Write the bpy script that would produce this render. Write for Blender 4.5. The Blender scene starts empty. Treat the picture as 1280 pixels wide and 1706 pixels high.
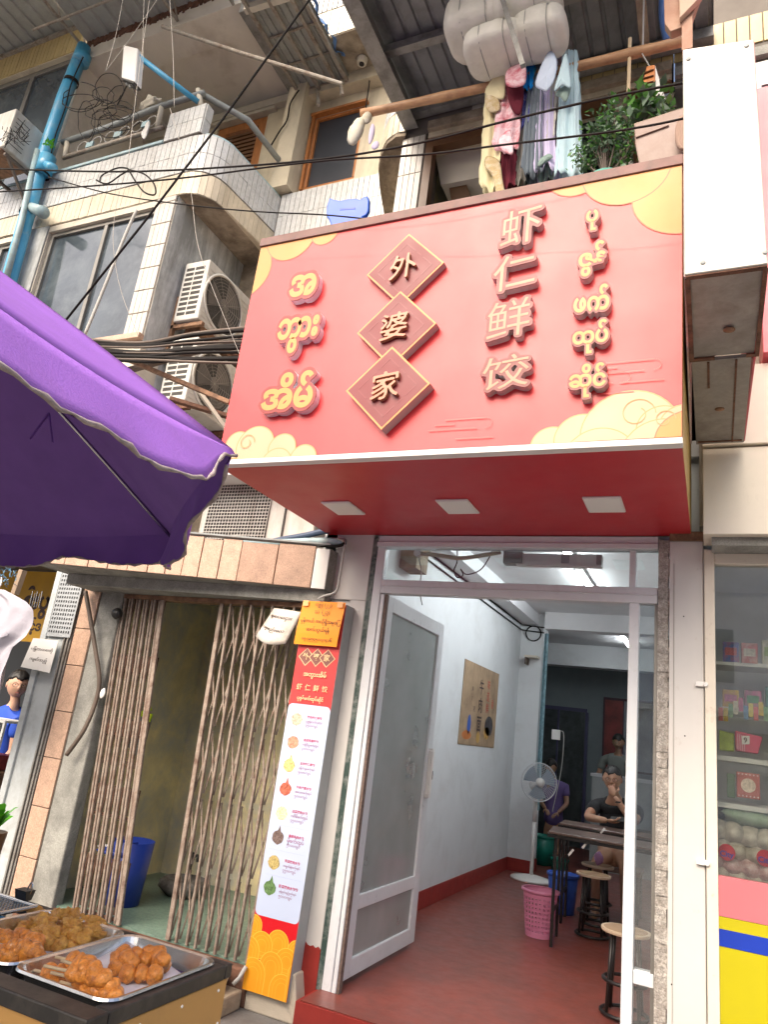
import bpy, bmesh, math, random
import numpy as np
from mathutils import Vector, Matrix

R = math.radians
PI = math.pi
random.seed(7)
sc = bpy.context.scene
COL = sc.collection

# ------------------------------------------------------------------ camera, world, sun, exposure
CAM = Vector((0.0, -4.2, 1.6))
cr = Vector((0.90967441, 0.3971994, 0.12134706))      # right
cu = Vector((0.01053225, -0.31414383, 0.94931698))    # up
cf = Vector((-0.41518857, 0.8622913, 0.28995201))     # forward
FPX = 1196.365                                        # focal length in photo pixels (1280 x 1706)
cam = bpy.data.cameras.new('camera')
camo = bpy.data.objects.new('camera', cam)
COL.objects.link(camo)
m3 = Matrix((cr, cu, -cf)).transposed()
camo.matrix_world = Matrix.Translation(CAM) @ m3.to_4x4()
cam.sensor_fit = 'VERTICAL'
cam.sensor_height = 36.0
cam.lens = FPX / 1706.0 * 36.0
cam.clip_start = 0.02
cam.clip_end = 500
sc.camera = camo

wd = bpy.data.worlds.new('World')
sc.world = wd
wd.use_nodes = True
wn = wd.node_tree
bg = wn.nodes['Background']
sky = wn.nodes.new('ShaderNodeTexSky')
sky.sky_type = 'NISHITA'
sky.sun_disc = False
SUN_EL, SUN_AZ = R(44), R(192)
sky.sun_elevation = SUN_EL
sky.sun_rotation = SUN_AZ
sky.air_density = 1.0
sky.dust_density = 8.0
sky.ozone_density = 1.0
wn.links.new(sky.outputs[0], bg.inputs[0])
bg.inputs[1].default_value = 0.15
sun = bpy.data.lights.new('sun', 'SUN')
suno = bpy.data.objects.new('sun', sun)
COL.objects.link(suno)
sun.energy = 1.35
sun.angle = R(60)
sun.color = (1.0, 0.90, 0.78)
sd = Vector((math.sin(SUN_AZ) * math.cos(SUN_EL), math.cos(SUN_AZ) * math.cos(SUN_EL), math.sin(SUN_EL)))
suno.rotation_euler = sd.to_track_quat('Z', 'Y').to_euler()
suno.location = (0, -8, 12)
sc.view_settings.view_transform = 'Standard'
sc.view_settings.look = 'None'
sc.view_settings.gamma = 1
sc.view_settings.use_curve_mapping = False
sc.view_settings.exposure = 1.08
sc.cycles.use_denoising = True
sc.cycles.max_bounces = 8
sc.cycles.diffuse_bounces = 4
sc.cycles.transparent_max_bounces = 16
sc.cycles.sample_clamp_indirect = 6.0

# ------------------------------------------------------------------ measuring
def at(px, py, **k):
    """the point of the real plane X=, Y= or Z= that the photo shows at this pixel"""
    d = (px - 640) / FPX * cr - (py - 853) / FPX * cu + cf
    a, v = list(k.items())[0]
    i = 'XYZ'.index(a)
    return CAM + d * ((v - CAM[i]) / d[i])

def V(*a):
    return Vector(a)

# ------------------------------------------------------------------ objects
ORG = {}
def wloc(o):
    p = Vector((0, 0, 0))
    while o is not None:
        p += o.location
        o = o.parent
    return p

def tagit(o, label=None, cat=None, group=None, kind=None):
    if label: o['label'] = label
    if cat: o['category'] = cat
    if group: o['group'] = group
    if kind: o['kind'] = kind
    return o

def thing(name, label, cat, loc=(0, 0, 0), group=None):
    o = bpy.data.objects.new(name, None)
    COL.objects.link(o)
    o.empty_display_size = 0.1
    o.location = loc
    return tagit(o, label, cat, group)

class MB:
    def __init__(s):
        s.v = []; s.f = []
    def add(s, vs, fs):
        b = len(s.v)
        s.v += [tuple(x) for x in vs]
        s.f += [tuple(b + i for i in f) for f in fs]
        return s
    def box(s, lo, hi):
        x0, y0, z0 = (min(a, b) for a, b in zip(lo, hi)); x1, y1, z1 = (max(a, b) for a, b in zip(lo, hi))
        return s.add([(x0,y0,z0),(x1,y0,z0),(x1,y1,z0),(x0,y1,z0),(x0,y0,z1),(x1,y0,z1),(x1,y1,z1),(x0,y1,z1)],
                     [(0,3,2,1),(4,5,6,7),(0,1,5,4),(1,2,6,5),(2,3,7,6),(3,0,4,7)])
    def obox(s, c, ux, uy, uz, hx, hy, hz):
        """oriented box: centre, three unit axes, half sizes"""
        c = Vector(c); vs = []
        for k in (-1, 1):
            for (i, j) in ((-1,-1),(1,-1),(1,1),(-1,1)):
                vs.append(c + Vector(ux)*hx*i + Vector(uy)*hy*j + Vector(uz)*hz*k)
        return s.add(vs, [(0,3,2,1),(4,5,6,7),(0,1,5,4),(1,2,6,5),(2,3,7,6),(3,0,4,7)])
    def bar(s, a, b, w, h=None, up=(0, 0, 1)):
        a = Vector(a); b = Vector(b); h = h or w
        d = b - a; L = d.length; d.normalize()
        up = Vector(up)
        if abs(d.dot(up)) > .98: up = Vector((0, 1, 0))
        x = d.cross(up).normalized(); z = x.cross(d).normalized()
        return s.obox((a + b) / 2, x, d, z, w / 2, L / 2, h / 2)
    def prism(s, pts, off):
        """polygon pts (3D, planar) extruded by vector off"""
        n = len(pts); off = Vector(off)
        vs = [Vector(p) for p in pts] + [Vector(p) + off for p in pts]
        fs = [tuple(range(n))[::-1], tuple(range(n, 2 * n))]
        for i in range(n):
            j = (i + 1) % n
            fs.append((i, j, n + j, n + i))
        return s.add(vs, fs)
    def tube(s, pts, r, n=8, cap=True):
        pts = [Vector(p) for p in pts]
        rs = r if isinstance(r, (list, tuple)) else [r] * len(pts)
        rings = []; prev = None
        for i, p in enumerate(pts):
            d = (pts[min(i + 1, len(pts) - 1)] - pts[max(i - 1, 0)])
            if d.length < 1e-9: d = Vector((0, 0, 1))
            d.normalize()
            if prev is None:
                a = d.cross(Vector((0, 0, 1)) if abs(d.z) < .9 else Vector((1, 0, 0))).normalized()
            else:
                a = (prev - d * prev.dot(d)).normalized()
            prev = a
            b = d.cross(a)
            rings.append([p + (a * math.cos(2*PI*k/n) + b * math.sin(2*PI*k/n)) * rs[i] for k in range(n)])
        vs = [q for ring in rings for q in ring]; fs = []
        for i in range(len(rings) - 1):
            for k in range(n):
                k2 = (k + 1) % n
                fs.append((i*n+k, i*n+k2, (i+1)*n+k2, (i+1)*n+k))
        if cap:
            fs.append(tuple(range(n))[::-1]); fs.append(tuple(range((len(rings)-1)*n, len(rings)*n)))
        return s.add(vs, fs)
    def lathe(s, prof, c=(0, 0, 0), n=24, axis='Z', cap=True):
        """prof: (radius, height) list"""
        vs = []; fs = []
        for r, h in prof:
            for k in range(n):
                a = 2 * PI * k / n
                p = (r*math.cos(a), r*math.sin(a), h)
                if axis == 'Y': p = (p[0], p[2], p[1])
                if axis == 'X': p = (p[2], p[0], p[1])
                vs.append((p[0]+c[0], p[1]+c[1], p[2]+c[2]))
        for i in range(len(prof) - 1):
            for k in range(n):
                k2 = (k + 1) % n
                fs.append((i*n+k, i*n+k2, (i+1)*n+k2, (i+1)*n+k))
        if cap:
            fs.append(tuple(range(n))[::-1]); fs.append(tuple(range((len(prof)-1)*n, len(prof)*n)))
        return s.add(vs, fs)
    def blob(s, c, r, seed=0, amp=.15, nu=14, nv=9, fr=3.0):
        """lumpy ellipsoid; r = 3 radii"""
        rng = random.Random(seed)
        ks = [(Vector((rng.uniform(-1,1), rng.uniform(-1,1), rng.uniform(-1,1))).normalized() * fr * rng.uniform(.6, 1.6), rng.uniform(0, 6.28)) for _ in range(6)]
        vs = []; fs = []
        for j in range(nv + 1):
            th = PI * j / nv
            for i in range(nu):
                ph = 2 * PI * i / nu
                d = Vector((math.sin(th)*math.cos(ph), math.sin(th)*math.sin(ph), math.cos(th)))
                k = 1 + amp * sum(math.sin(d.dot(w) + o) for w, o in ks) / 2.5
                vs.append((c[0]+d.x*r[0]*k, c[1]+d.y*r[1]*k, c[2]+d.z*r[2]*k))
        for j in range(nv):
            for i in range(nu):
                i2 = (i + 1) % nu
                fs.append((j*nu+i, (j+1)*nu+i, (j+1)*nu+i2, j*nu+i2))
        return s.add(vs, fs)
    def quad(s, a, b, c, d):
        return s.add([a, b, c, d], [(0, 1, 2, 3)])
    def grid(s, fn, nu, nv):
        b = [fn(i / nu, j / nv) for j in range(nv + 1) for i in range(nu + 1)]
        fs = [(j*(nu+1)+i, j*(nu+1)+i+1, (j+1)*(nu+1)+i+1, (j+1)*(nu+1)+i) for j in range(nv) for i in range(nu)]
        return s.add(b, fs)
    def build(s, name, mat, parent=None, smooth=False, bevel=0, solid=0, kind=None, label=None, fixn=True):
        me = bpy.data.meshes.new(name)
        off = wloc(parent) if parent is not None else Vector((0, 0, 0))
        me.from_pydata([(x - off.x, y - off.y, z - off.z) for x, y, z in s.v], [], s.f)
        if fixn or bevel:
            bm = bmesh.new(); bm.from_mesh(me)
            bmesh.ops.remove_doubles(bm, verts=bm.verts, dist=1e-6) if smooth else None
            bmesh.ops.recalc_face_normals(bm, faces=bm.faces)
            if bevel:
                bmesh.ops.bevel(bm, geom=[e for e in bm.edges if len(e.link_faces) == 2 and e.calc_face_angle(0) > .5],
                                offset=bevel, segments=1 if bevel < .004 else 2, profile=.5, affect='EDGES', clamp_overlap=True)
            bm.to_mesh(me); bm.free()
        o = bpy.data.objects.new(name, me)
        COL.objects.link(o)
        o.parent = parent
        if isinstance(mat, (list, tuple)):
            for m in mat: me.materials.append(m)
        else:
            me.materials.append(mat)
        if smooth:
            for p in me.polygons: p.use_smooth = True
        if solid:
            md = o.modifiers.new('thick', 'SOLIDIFY'); md.thickness = solid; md.offset = 0
        if kind: o['kind'] = kind
        if label: o['label'] = label
        return o

def solo(name, mb, mat, label, cat, group=None, kind=None, **k):
    """a thing that is one mesh"""
    o = mb.build(name, mat, None, **k)
    # put the origin at its base
    vs = [v.co for v in o.data.vertices]
    c = Vector((sum(v.x for v in vs)/len(vs), sum(v.y for v in vs)/len(vs), min(v.z for v in vs)))
    o.data.transform(Matrix.Translation(-c)); o.location = c
    return tagit(o, label, cat, group, kind)

def struct(name, mb, mat, **k):
    o = mb.build(name, mat, None, **k)
    o['kind'] = 'structure'
    return o

def copy_tree(o, parent=None):
    c = o.copy(); COL.objects.link(c); c.parent = parent
    for ch in list(o.children): copy_tree(ch, c)
    return c

# ------------------------------------------------------------------ materials
def pr(nt): return nt.nodes['Principled BSDF']

def mat(name, col, rough=.6, metal=0, var=.12, vscale=3.0, dirt=None, damt=.0, dscale=1.2, streak=False,
        bump=.0, bscale=40, spec=.5, emit=None, estr=1, coat=0, fine=0.0, trans=0, dthr=.5, stretch=None, sub=0):
    m = bpy.data.materials.new(name); m.use_nodes = True
    nt = m.node_tree; N = nt.nodes; L = nt.links; P = pr(nt)
    P.inputs['Roughness'].default_value = rough
    P.inputs['Metallic'].default_value = metal
    P.inputs['Specular IOR Level'].default_value = spec
    if coat: P.inputs['Coat Weight'].default_value = coat
    tc = N.new('ShaderNodeTexCoord')
    c = tuple(col) + (1,) if len(col) == 3 else col
    src = None
    def noise(scale, detail=5, mapping=None, rough_=.6, dist=0):
        n = N.new('ShaderNodeTexNoise'); n.inputs['Scale'].default_value = scale
        n.inputs['Detail'].default_value = detail; n.inputs['Roughness'].default_value = rough_
        n.inputs['Distortion'].default_value = dist
        if mapping:
            mp = N.new('ShaderNodeMapping'); mp.inputs['Scale'].default_value = mapping
            L.new(tc.outputs['Object'], mp.inputs[0]); L.new(mp.outputs[0], n.inputs[0])
        else:
            L.new(tc.outputs['Object'], n.inputs[0])
        return n
    def ramp(inp, a, b, ca=(0,0,0,1), cb=(1,1,1,1)):
        r = N.new('ShaderNodeValToRGB'); r.color_ramp.elements[0].position = a; r.color_ramp.elements[1].position = b
        r.color_ramp.elements[0].color = ca; r.color_ramp.elements[1].color = cb
        L.new(inp, r.inputs[0]); return r
    def mix(fac, a, b, mode='MIX'):
        x = N.new('ShaderNodeMix'); x.data_type = 'RGBA'; x.blend_type = mode
        if isinstance(fac, (int, float)): x.inputs[0].default_value = fac
        else: L.new(fac, x.inputs[0])
        for k, q in ((6, a), (7, b)):
            if isinstance(q, tuple): x.inputs[k].default_value = q
            else: L.new(q, x.inputs[k])
        return x.outputs[2]
    out = c
    if var:
        n = noise(vscale, 6, stretch)
        lo = tuple(max(0, q * (1 - var)) for q in c[:3]) + (1,); hi = tuple(min(1, q * (1 + var)) for q in c[:3]) + (1,)
        out = ramp(n.outputs[0], .3, .7, lo, hi).outputs[0]
    if fine:
        n = noise(120, 2)
        k = ramp(n.outputs[0], .35, .65, (1 - fine,) * 3 + (1,), (1, 1, 1, 1)).outputs[0]
        out = mix(1.0, out, k, 'MULTIPLY')
    if dirt and damt:
        n = noise(dscale, 9, (1, 1, .18) if streak else None, .72, .3)
        r = ramp(n.outputs[0], dthr - .06, dthr + .14)
        mu = N.new('ShaderNodeMath'); mu.operation = 'MULTIPLY'; mu.inputs[1].default_value = damt
        L.new(r.outputs[0], mu.inputs[0])
        out = mix(mu.outputs[0], out, tuple(dirt) + (1,))
    if isinstance(out, tuple): P.inputs['Base Color'].default_value = out
    else: L.new(out, P.inputs['Base Color'])
    if bump:
        n = noise(bscale, 6)
        b = N.new('ShaderNodeBump'); b.inputs['Strength'].default_value = bump; b.inputs['Distance'].default_value = .01
        L.new(n.outputs[0], b.inputs['Height']); L.new(b.outputs[0], P.inputs['Normal'])
    if rough > .15 and not emit:
        n = noise(vscale * 2.3, 4)
        r = N.new('ShaderNodeMapRange'); r.inputs[3].default_value = max(.02, rough - .12); r.inputs[4].default_value = min(1, rough + .12)
        L.new(n.outputs[0], r.inputs[0]); L.new(r.outputs[0], P.inputs['Roughness'])
    if emit:
        P.inputs['Emission Color'].default_value = tuple(emit) + (1,)
        P.inputs['Emission Strength'].default_value = estr
    if trans:
        # thin cloth: some light comes through
        t = N.new('ShaderNodeBsdfTranslucent'); mx = N.new('ShaderNodeMixShader'); mx.inputs[0].default_value = trans
        if isinstance(out, tuple): t.inputs[0].default_value = out
        else: L.new(out, t.inputs[0])
        L.new(P.outputs[0], mx.inputs[1]); L.new(t.outputs[0], mx.inputs[2])
        L.new(mx.outputs[0], N['Material Output'].inputs[0])
    if sub:
        P.inputs['Subsurface Weight'].default_value = sub
        P.inputs['Subsurface Scale'].default_value = .02
    return m

def glass(name, tint=(1, 1, 1), refl=.12, rough=.02, dirty=0.0, even=.4):
    """clear pane: see-through plus mirror reflection by angle"""
    m = bpy.data.materials.new(name); m.use_nodes = True
    nt = m.node_tree; N = nt.nodes; L = nt.links
    N.remove(pr(nt))
    t = N.new('ShaderNodeBsdfTransparent'); t.inputs[0].default_value = tuple(tint) + (1,)
    g = N.new('ShaderNodeBsdfGlossy'); g.inputs['Roughness'].default_value = rough; g.inputs[0].default_value = (.95, .97, 1, 1)
    fr = N.new('ShaderNodeFresnel'); fr.inputs[0].default_value = 1.5
    ad = N.new('ShaderNodeMath'); ad.operation = 'ADD'; ad.inputs[1].default_value = refl; ad.use_clamp = True
    L.new(fr.outputs[0], ad.inputs[0])
    mx = N.new('ShaderNodeMixShader')
    L.new(ad.outputs[0], mx.inputs[0]); L.new(t.outputs[0], mx.inputs[1]); L.new(g.outputs[0], mx.inputs[2])
    last = mx.outputs[0]
    if dirty:  # diffuse film: dirt, and on the door leaf painted-in brightness
        d = N.new('ShaderNodeBsdfDiffuse'); d.inputs[0].default_value = (.66, .69, .67, 1)
        n = N.new('ShaderNodeTexNoise'); n.inputs['Scale'].default_value = 3; n.inputs['Detail'].default_value = 8
        tc = N.new('ShaderNodeTexCoord'); L.new(tc.outputs['Object'], n.inputs[0])
        mr = N.new('ShaderNodeMapRange'); mr.inputs[1].default_value = .35; mr.inputs[2].default_value = .8
        mr.inputs[3].default_value = dirty * even; mr.inputs[4].default_value = dirty
        L.new(n.outputs[0], mr.inputs[0])
        m2 = N.new('ShaderNodeMixShader'); L.new(mr.outputs[0], m2.inputs[0]); L.new(last, m2.inputs[1]); L.new(d.outputs[0], m2.inputs[2])
        last = m2.outputs[0]
    L.new(last, N['Material Output'].inputs[0])
    return m

# ------------------------------------------------------------------ lettering
_tc = {}
def glyphs(s, bold=0.0, shear=0.0):
    """flat outline of a string: vertices and faces, height 1 = font size"""
    key = (s, bold, shear)
    if key not in _tc:
        c = bpy.data.curves.new('lettering', 'FONT'); c.body = s; c.size = 1; c.offset = bold; c.resolution_u = 3
        o = bpy.data.objects.new('lettering', c); COL.objects.link(o)
        bpy.context.view_layer.update()
        me = bpy.data.meshes.new_from_object(o)
        vs = [(v.co.x, v.co.y + shear * v.co.x) for v in me.vertices]; fs = [tuple(p.vertices) for p in me.polygons]
        bpy.data.objects.remove(o); bpy.data.curves.remove(c); bpy.data.meshes.remove(me)
        _tc[key] = (vs, fs)
    return _tc[key]

def put_text(mb, s, c, U, W, h=None, w=None, bold=0.0, shear=0.0, lift=0.0, Nn=None):
    """flat text centred at c; U = right, W = up (unit); fitted to height h and/or width w"""
    vs, fs = glyphs(s, bold, shear)
    if not vs: return
    xs = [v[0] for v in vs]; ys = [v[1] for v in vs]
    cx, cy = (min(xs)+max(xs))/2, (min(ys)+max(ys))/2
    bw, bh = max(xs)-min(xs), max(ys)-min(ys)
    ky = h / bh if h else w / bw
    kx = w / bw if w else ky
    c = Vector(c); U = Vector(U); W = Vector(W)
    n = (Nn or Vector((0, -1, 0))) * lift
    mb.add([c + U*(x-cx)*kx + W*(y-cy)*ky + n for x, y in vs], fs)

def trace_fat(s, rad, bold, shear=0.0, res=64):
    """outline of the lettering grown by rad (font units): closed loops in font units"""
    vs, fs = glyphs(s, bold, shear)
    A = np.array(vs); lo = A.min(0) - rad * 1.8; hi = A.max(0) + rad * 1.8
    st = 1.0 / res
    nx, ny = int((hi[0]-lo[0])/st)+2, int((hi[1]-lo[1])/st)+2
    gx, gy = np.meshgrid(lo[0]+np.arange(nx)*st, lo[1]+np.arange(ny)*st, indexing='ij')
    M = np.zeros((nx, ny), bool)
    for f in fs:
        for k in range(1, len(f)-1):
            p, q, r = A[f[0]], A[f[k]], A[f[k+1]]
            x0, y0 = np.minimum(np.minimum(p, q), r); x1, y1 = np.maximum(np.maximum(p, q), r)
            i0, i1 = max(0, int((x0-lo[0])/st)-1), int((x1-lo[0])/st)+2
            j0, j1 = max(0, int((y0-lo[1])/st)-1), int((y1-lo[1])/st)+2
            X, Y = gx[i0:i1, j0:j1], gy[i0:i1, j0:j1]
            def e(a, b): return (b[0]-a[0])*(Y-a[1]) - (b[1]-a[1])*(X-a[0])
            e1, e2, e3 = e(p, q), e(q, r), e(r, p)
            t = 1e-3
            M[i0:i1, j0:j1] |= ((e1 >= -t*st) & (e2 >= -t*st) & (e3 >= -t*st)) | ((e1 <= t*st) & (e2 <= t*st) & (e3 <= t*st))
    k = int(math.ceil(rad / st)); F = np.zeros_like(M)
    for i in range(-k, k+1):
        for j in range(-k, k+1):
            if i*i + j*j <= (rad/st)**2:
                F |= np.roll(np.roll(M, i, 0), j, 1)
    G = F.astype(float)
    for _ in range(3):
        G = (G + np.roll(G,1,0)+np.roll(G,-1,0)+np.roll(G,1,1)+np.roll(G,-1,1)) / 5
    seg = {}
    def ip(a, b):
        (i, j), (p, q) = a, b
        u, v = G[i, j], G[p, q]; t = (.5-u)/(v-u)
        return (lo[0]+(i+(p-i)*t)*st, lo[1]+(j+(q-j)*t)*st)
    T = {1:[(3,0)],2:[(0,1)],3:[(3,1)],4:[(1,2)],5:[(3,0),(1,2)],6:[(0,2)],7:[(3,2)],8:[(2,3)],9:[(2,0)],10:[(0,1),(2,3)],11:[(2,1)],12:[(1,3)],13:[(1,0)],14:[(0,3)]}
    B = G > .5
    C = B[:-1,:-1].astype(int) + 2*B[1:,:-1] + 4*B[1:,1:] + 8*B[:-1,1:]
    nxt = {}
    for i, j in zip(*np.nonzero((C > 0) & (C < 15))):
        cs = [(i,j),(i+1,j),(i+1,j+1),(i,j+1)]
        ed = [(cs[0],cs[1]),(cs[1],cs[2]),(cs[2],cs[3]),(cs[3],cs[0])]
        for a, b in T[C[i,j]]:
            ka = tuple(sorted(ed[a])); kb = tuple(sorted(ed[b]))
            nxt[ka] = kb
    loops = []; left = set(nxt)
    while left:
        s0 = next(iter(left)); lp = []; k0 = s0
        while k0 in left:
            left.discard(k0); lp.append(ip(*k0)); k0 = nxt.get(k0)
            if k0 is None: break
        if len(lp) > 8: loops.append(lp)
    return loops

def fat_plate(mb, loops, thick, place):
    """filled, extruded plate from loops; place(x, y, z) -> world point"""
    c = bpy.data.curves.new('plate', 'CURVE'); c.dimensions = '2D'; c.fill_mode = 'BOTH'; c.extrude = .5
    for lp in loops:
        lp = lp[::2] if len(lp) > 40 else lp
        sp = c.splines.new('POLY'); sp.points.add(len(lp)-1); sp.use_cyclic_u = True
        for p, q in zip(sp.points, lp): p.co = (q[0], q[1], 0, 1)
    o = bpy.data.objects.new('plate', c); COL.objects.link(o)
    bpy.context.view_layer.update()
    me = bpy.data.meshes.new_from_object(o)
    mb.add([place(v.co.x, v.co.y, (v.co.z + .5) * thick) for v in me.vertices], [tuple(p.vertices) for p in me.polygons])
    bpy.data.objects.remove(o); bpy.data.curves.remove(c); bpy.data.meshes.remove(me)

def sag(a, b, drop, n=14, wob=0, seed=0):
    a = Vector(a); b = Vector(b); rng = random.Random(seed)
    return [a.lerp(b, i/n) - Vector((0, 0, drop * 4 * (i/n) * (1-i/n))) + Vector((rng.uniform(-wob, wob), rng.uniform(-wob, wob), rng.uniform(-wob, wob))) for i in range(n+1)]

def smooth_path(pts, n=6):
    P = [Vector(p) for p in pts]; out = []
    for i in range(len(P)-1):
        p0, p1, p2, p3 = P[max(i-1,0)], P[i], P[i+1], P[min(i+2,len(P)-1)]
        for k in range(n):
            t = k/n
            out.append(.5*((2*p1)+(-p0+p2)*t+(2*p0-5*p1+4*p2-p3)*t*t+(-p0+3*p1-3*p2+p3)*t**3))
    return out + [P[-1]]
# ------------------------------------------------------------------ palette
M = {}
M['white_paint'] = mat('white_paint', (.72,.71,.69), .45, var=.06, dirt=(.42,.38,.32), damt=.35, dscale=6, dthr=.6, bump=.08, bscale=60)
M['pillar_paint'] = mat('pillar_paint', (.57,.555,.53), .42, var=.04, dirt=(.33,.25,.18), damt=.6, dscale=9, dthr=.68, bump=.1, bscale=25)
M['old_white'] = mat('old_white', (.62,.6,.54), .6, var=.12, dirt=(.28,.25,.2), damt=.7, dscale=4, streak=True, dthr=.52, bump=.12, bscale=40)
M['cream'] = mat('cream', (.74,.68,.57), .5, var=.05, dirt=(.35,.3,.22), damt=.3, dscale=5, dthr=.62, bump=.05)
M['cream_frame'] = mat('cream_frame', (.68,.62,.52), .5, var=.06, dirt=(.3,.2,.14), damt=.7, dscale=14, dthr=.64, bump=.1, bscale=80)
M['render_beige'] = mat('render_beige', (.60,.53,.39), .8, var=.12, dirt=(.26,.22,.16), damt=.6, dscale=2.5, streak=True, dthr=.52, bump=.2, bscale=60)
M['render_pale'] = mat('render_pale', (.58,.54,.45), .8, var=.1, dirt=(.3,.27,.22), damt=.5, dscale=2, dthr=.55, bump=.15, bscale=50)
M['ceiling_beige'] = mat('ceiling_beige', (.72,.67,.58), .8, var=.05, dirt=(.34,.28,.2), damt=.5, dscale=1.4, dthr=.58, bump=.08)
M['concrete_brown'] = mat('concrete_brown', (.36,.30,.22), .9, var=.25, vscale=6, dirt=(.13,.10,.07), damt=.85, dscale=3.5, dthr=.48, bump=.5, bscale=18)
M['white_wash'] = mat('white_wash', (.50,.52,.52), .85, var=.25, vscale=5, dirt=(.20,.21,.20), damt=.9, dscale=4, streak=True, dthr=.46, bump=.3, bscale=22)
M['concrete'] = mat('concrete', (.33,.33,.30), .85, var=.25, vscale=4, dirt=(.12,.12,.11), damt=.7, dscale=5, dthr=.52, bump=.35, bscale=30, fine=.25)
M['mortar'] = mat('mortar', (.48,.45,.41), .95, var=.3, vscale=30, dirt=(.2,.17,.14), damt=.6, dscale=25, bump=.9, bscale=70, fine=.4)
M['tile_white'] = mat('tile_white', (.55,.56,.55), .28, var=.08, vscale=9, dirt=(.36,.33,.27), damt=.4, dscale=3, streak=True, dthr=.58)
M['tile_beige'] = mat('tile_beige', (.60,.53,.40), .35, var=.12, vscale=9, dirt=(.33,.28,.2), damt=.5, dscale=3, streak=True, dthr=.54)
M['tile_ochre'] = mat('tile_ochre', (.50,.38,.17), .4, var=.12, vscale=7, dirt=(.26,.19,.1), damt=.5, dscale=5, streak=True, dthr=.52)
M['tile_cream'] = mat('tile_cream', (.50,.47,.42), .35, var=.1, vscale=7, dirt=(.36,.31,.24), damt=.5, dscale=6, streak=True, dthr=.55)
M['grout'] = mat('grout', (.17,.15,.13), .95, var=.2)
M['tile_pink'] = mat('tile_pink', (.60,.40,.29), .4, var=.16, vscale=14, dirt=(.38,.26,.18), damt=.5, dscale=40, dthr=.55, fine=.3)
M['tile_pink2'] = mat('tile_pink2', (.48,.31,.22), .42, var=.2, vscale=10, dirt=(.33,.22,.15), damt=.5, dscale=40, dthr=.5, fine=.35)
M['shade_glass'] = mat('shade_glass', (.055,.07,.085), .07, var=.3, vscale=1.4, spec=.8, dirt=(.16,.19,.2), damt=.5, dscale=2.0, dthr=.52)
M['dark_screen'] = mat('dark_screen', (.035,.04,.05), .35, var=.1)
M['window_metal'] = mat('window_metal', (.22,.21,.19), .45, .5, var=.15)
M['alu_white'] = mat('alu_white', (.66,.68,.70), .32, var=.05, dirt=(.35,.33,.3), damt=.35, dscale=12, dthr=.6)
M['wood_orange'] = mat('wood_orange', (.40,.15,.04), .5, var=.25, vscale=6, stretch=(8,8,1))
M['blue_pipe'] = mat('blue_pipe', (.07,.36,.60), .35, var=.12, dirt=(.35,.45,.5), damt=.5, dscale=5, dthr=.55)
M['blue_pale'] = mat('blue_pale', (.33,.48,.52), .5, var=.15, dirt=(.25,.22,.18), damt=.5, dscale=6)
M['grey_pipe'] = mat('grey_pipe', (.28,.31,.31), .5, var=.2, dirt=(.13,.11,.1), damt=.5, dscale=6)
M['navy_pipe'] = mat('navy_pipe', (.06,.09,.15), .4, var=.2)
M['rust'] = mat('rust', (.16,.075,.045), .85, var=.4, vscale=12, dirt=(.055,.03,.02), damt=.8, dscale=14, bump=.5, bscale=60)
M['rust_light'] = mat('rust_light', (.25,.14,.08), .8, var=.4, vscale=12, dirt=(.08,.045,.03), damt=.8, dscale=10, bump=.4, bscale=60)
M['gate_bar'] = mat('gate_bar', (.30,.245,.20), .65, .1, var=.22, vscale=20, dirt=(.15,.075,.05), damt=.8, dscale=18, dthr=.52, bump=.12, bscale=120)
M['gate_flat'] = mat('gate_flat', (.33,.265,.215), .65, .1, var=.2, vscale=12, dirt=(.12,.06,.04), damt=.85, dscale=14, dthr=.50, bump=.15, bscale=120)
M['truss'] = mat('truss', (.36,.33,.28), .6, .2, var=.25, vscale=9, dirt=(.13,.07,.04), damt=.75, dscale=9)
M['sheet_grey'] = mat('sheet_grey', (.36,.37,.345), .55, .15, var=.14, vscale=3, dirt=(.19,.18,.16), damt=.5, dscale=3)
M['sheet_dark'] = mat('sheet_dark', (.25,.265,.27), .5, .2, var=.12, vscale=2, dirt=(.07,.07,.07), damt=.5, dscale=3)
M['beam_grey'] = mat('beam_grey', (.27,.27,.255), .5, .2, var=.15, dirt=(.09,.08,.07), damt=.6, dscale=7)
M['tarp_blue'] = mat('tarp_blue', (.14,.28,.55), .5, var=.3, vscale=9, trans=.2)
M['ac_white'] = mat('ac_white', (.56,.555,.52), .5, var=.07, dirt=(.3,.26,.2), damt=.55, dscale=7, streak=True, dthr=.55)
M['ac_dark'] = mat('ac_dark', (.045,.043,.04), .7, var=.3, vscale=30)
M['ac_fan'] = mat('ac_fan', (.12,.11,.10), .6, var=.2)
M['wire_pale'] = mat('wire_pale', (.30,.28,.25), .5, .3, var=.2)
M['cable_black'] = mat('cable_black', (.018,.016,.015), .85, spec=.2, var=.3)
M['cable_brown'] = mat('cable_brown', (.12,.09,.07), .6, var=.3)
M['cable_pale'] = mat('cable_pale', (.42,.41,.38), .55, var=.2)
M['bamboo'] = mat('bamboo', (.50,.29,.15), .5, var=.2, vscale=7, dirt=(.27,.11,.05), damt=.5, dscale=9, stretch=(1,6,6))
M['bundle'] = mat('bundle', (.86,.84,.76), .45, var=.12, vscale=5, bump=1.0, bscale=16, trans=.25)
M['plain_white'] = mat('plain_white', (.74,.73,.7), .5, var=.05)
M['grey_white'] = mat('grey_white', (.60,.62,.64), .5, var=.05)
M['purple'] = mat('purple', (.29,.135,.52), .85, var=.07, vscale=2.5, dirt=(.24,.12,.38), damt=.5, dscale=3, trans=.02, bump=.25, bscale=160, spec=.12)
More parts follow.
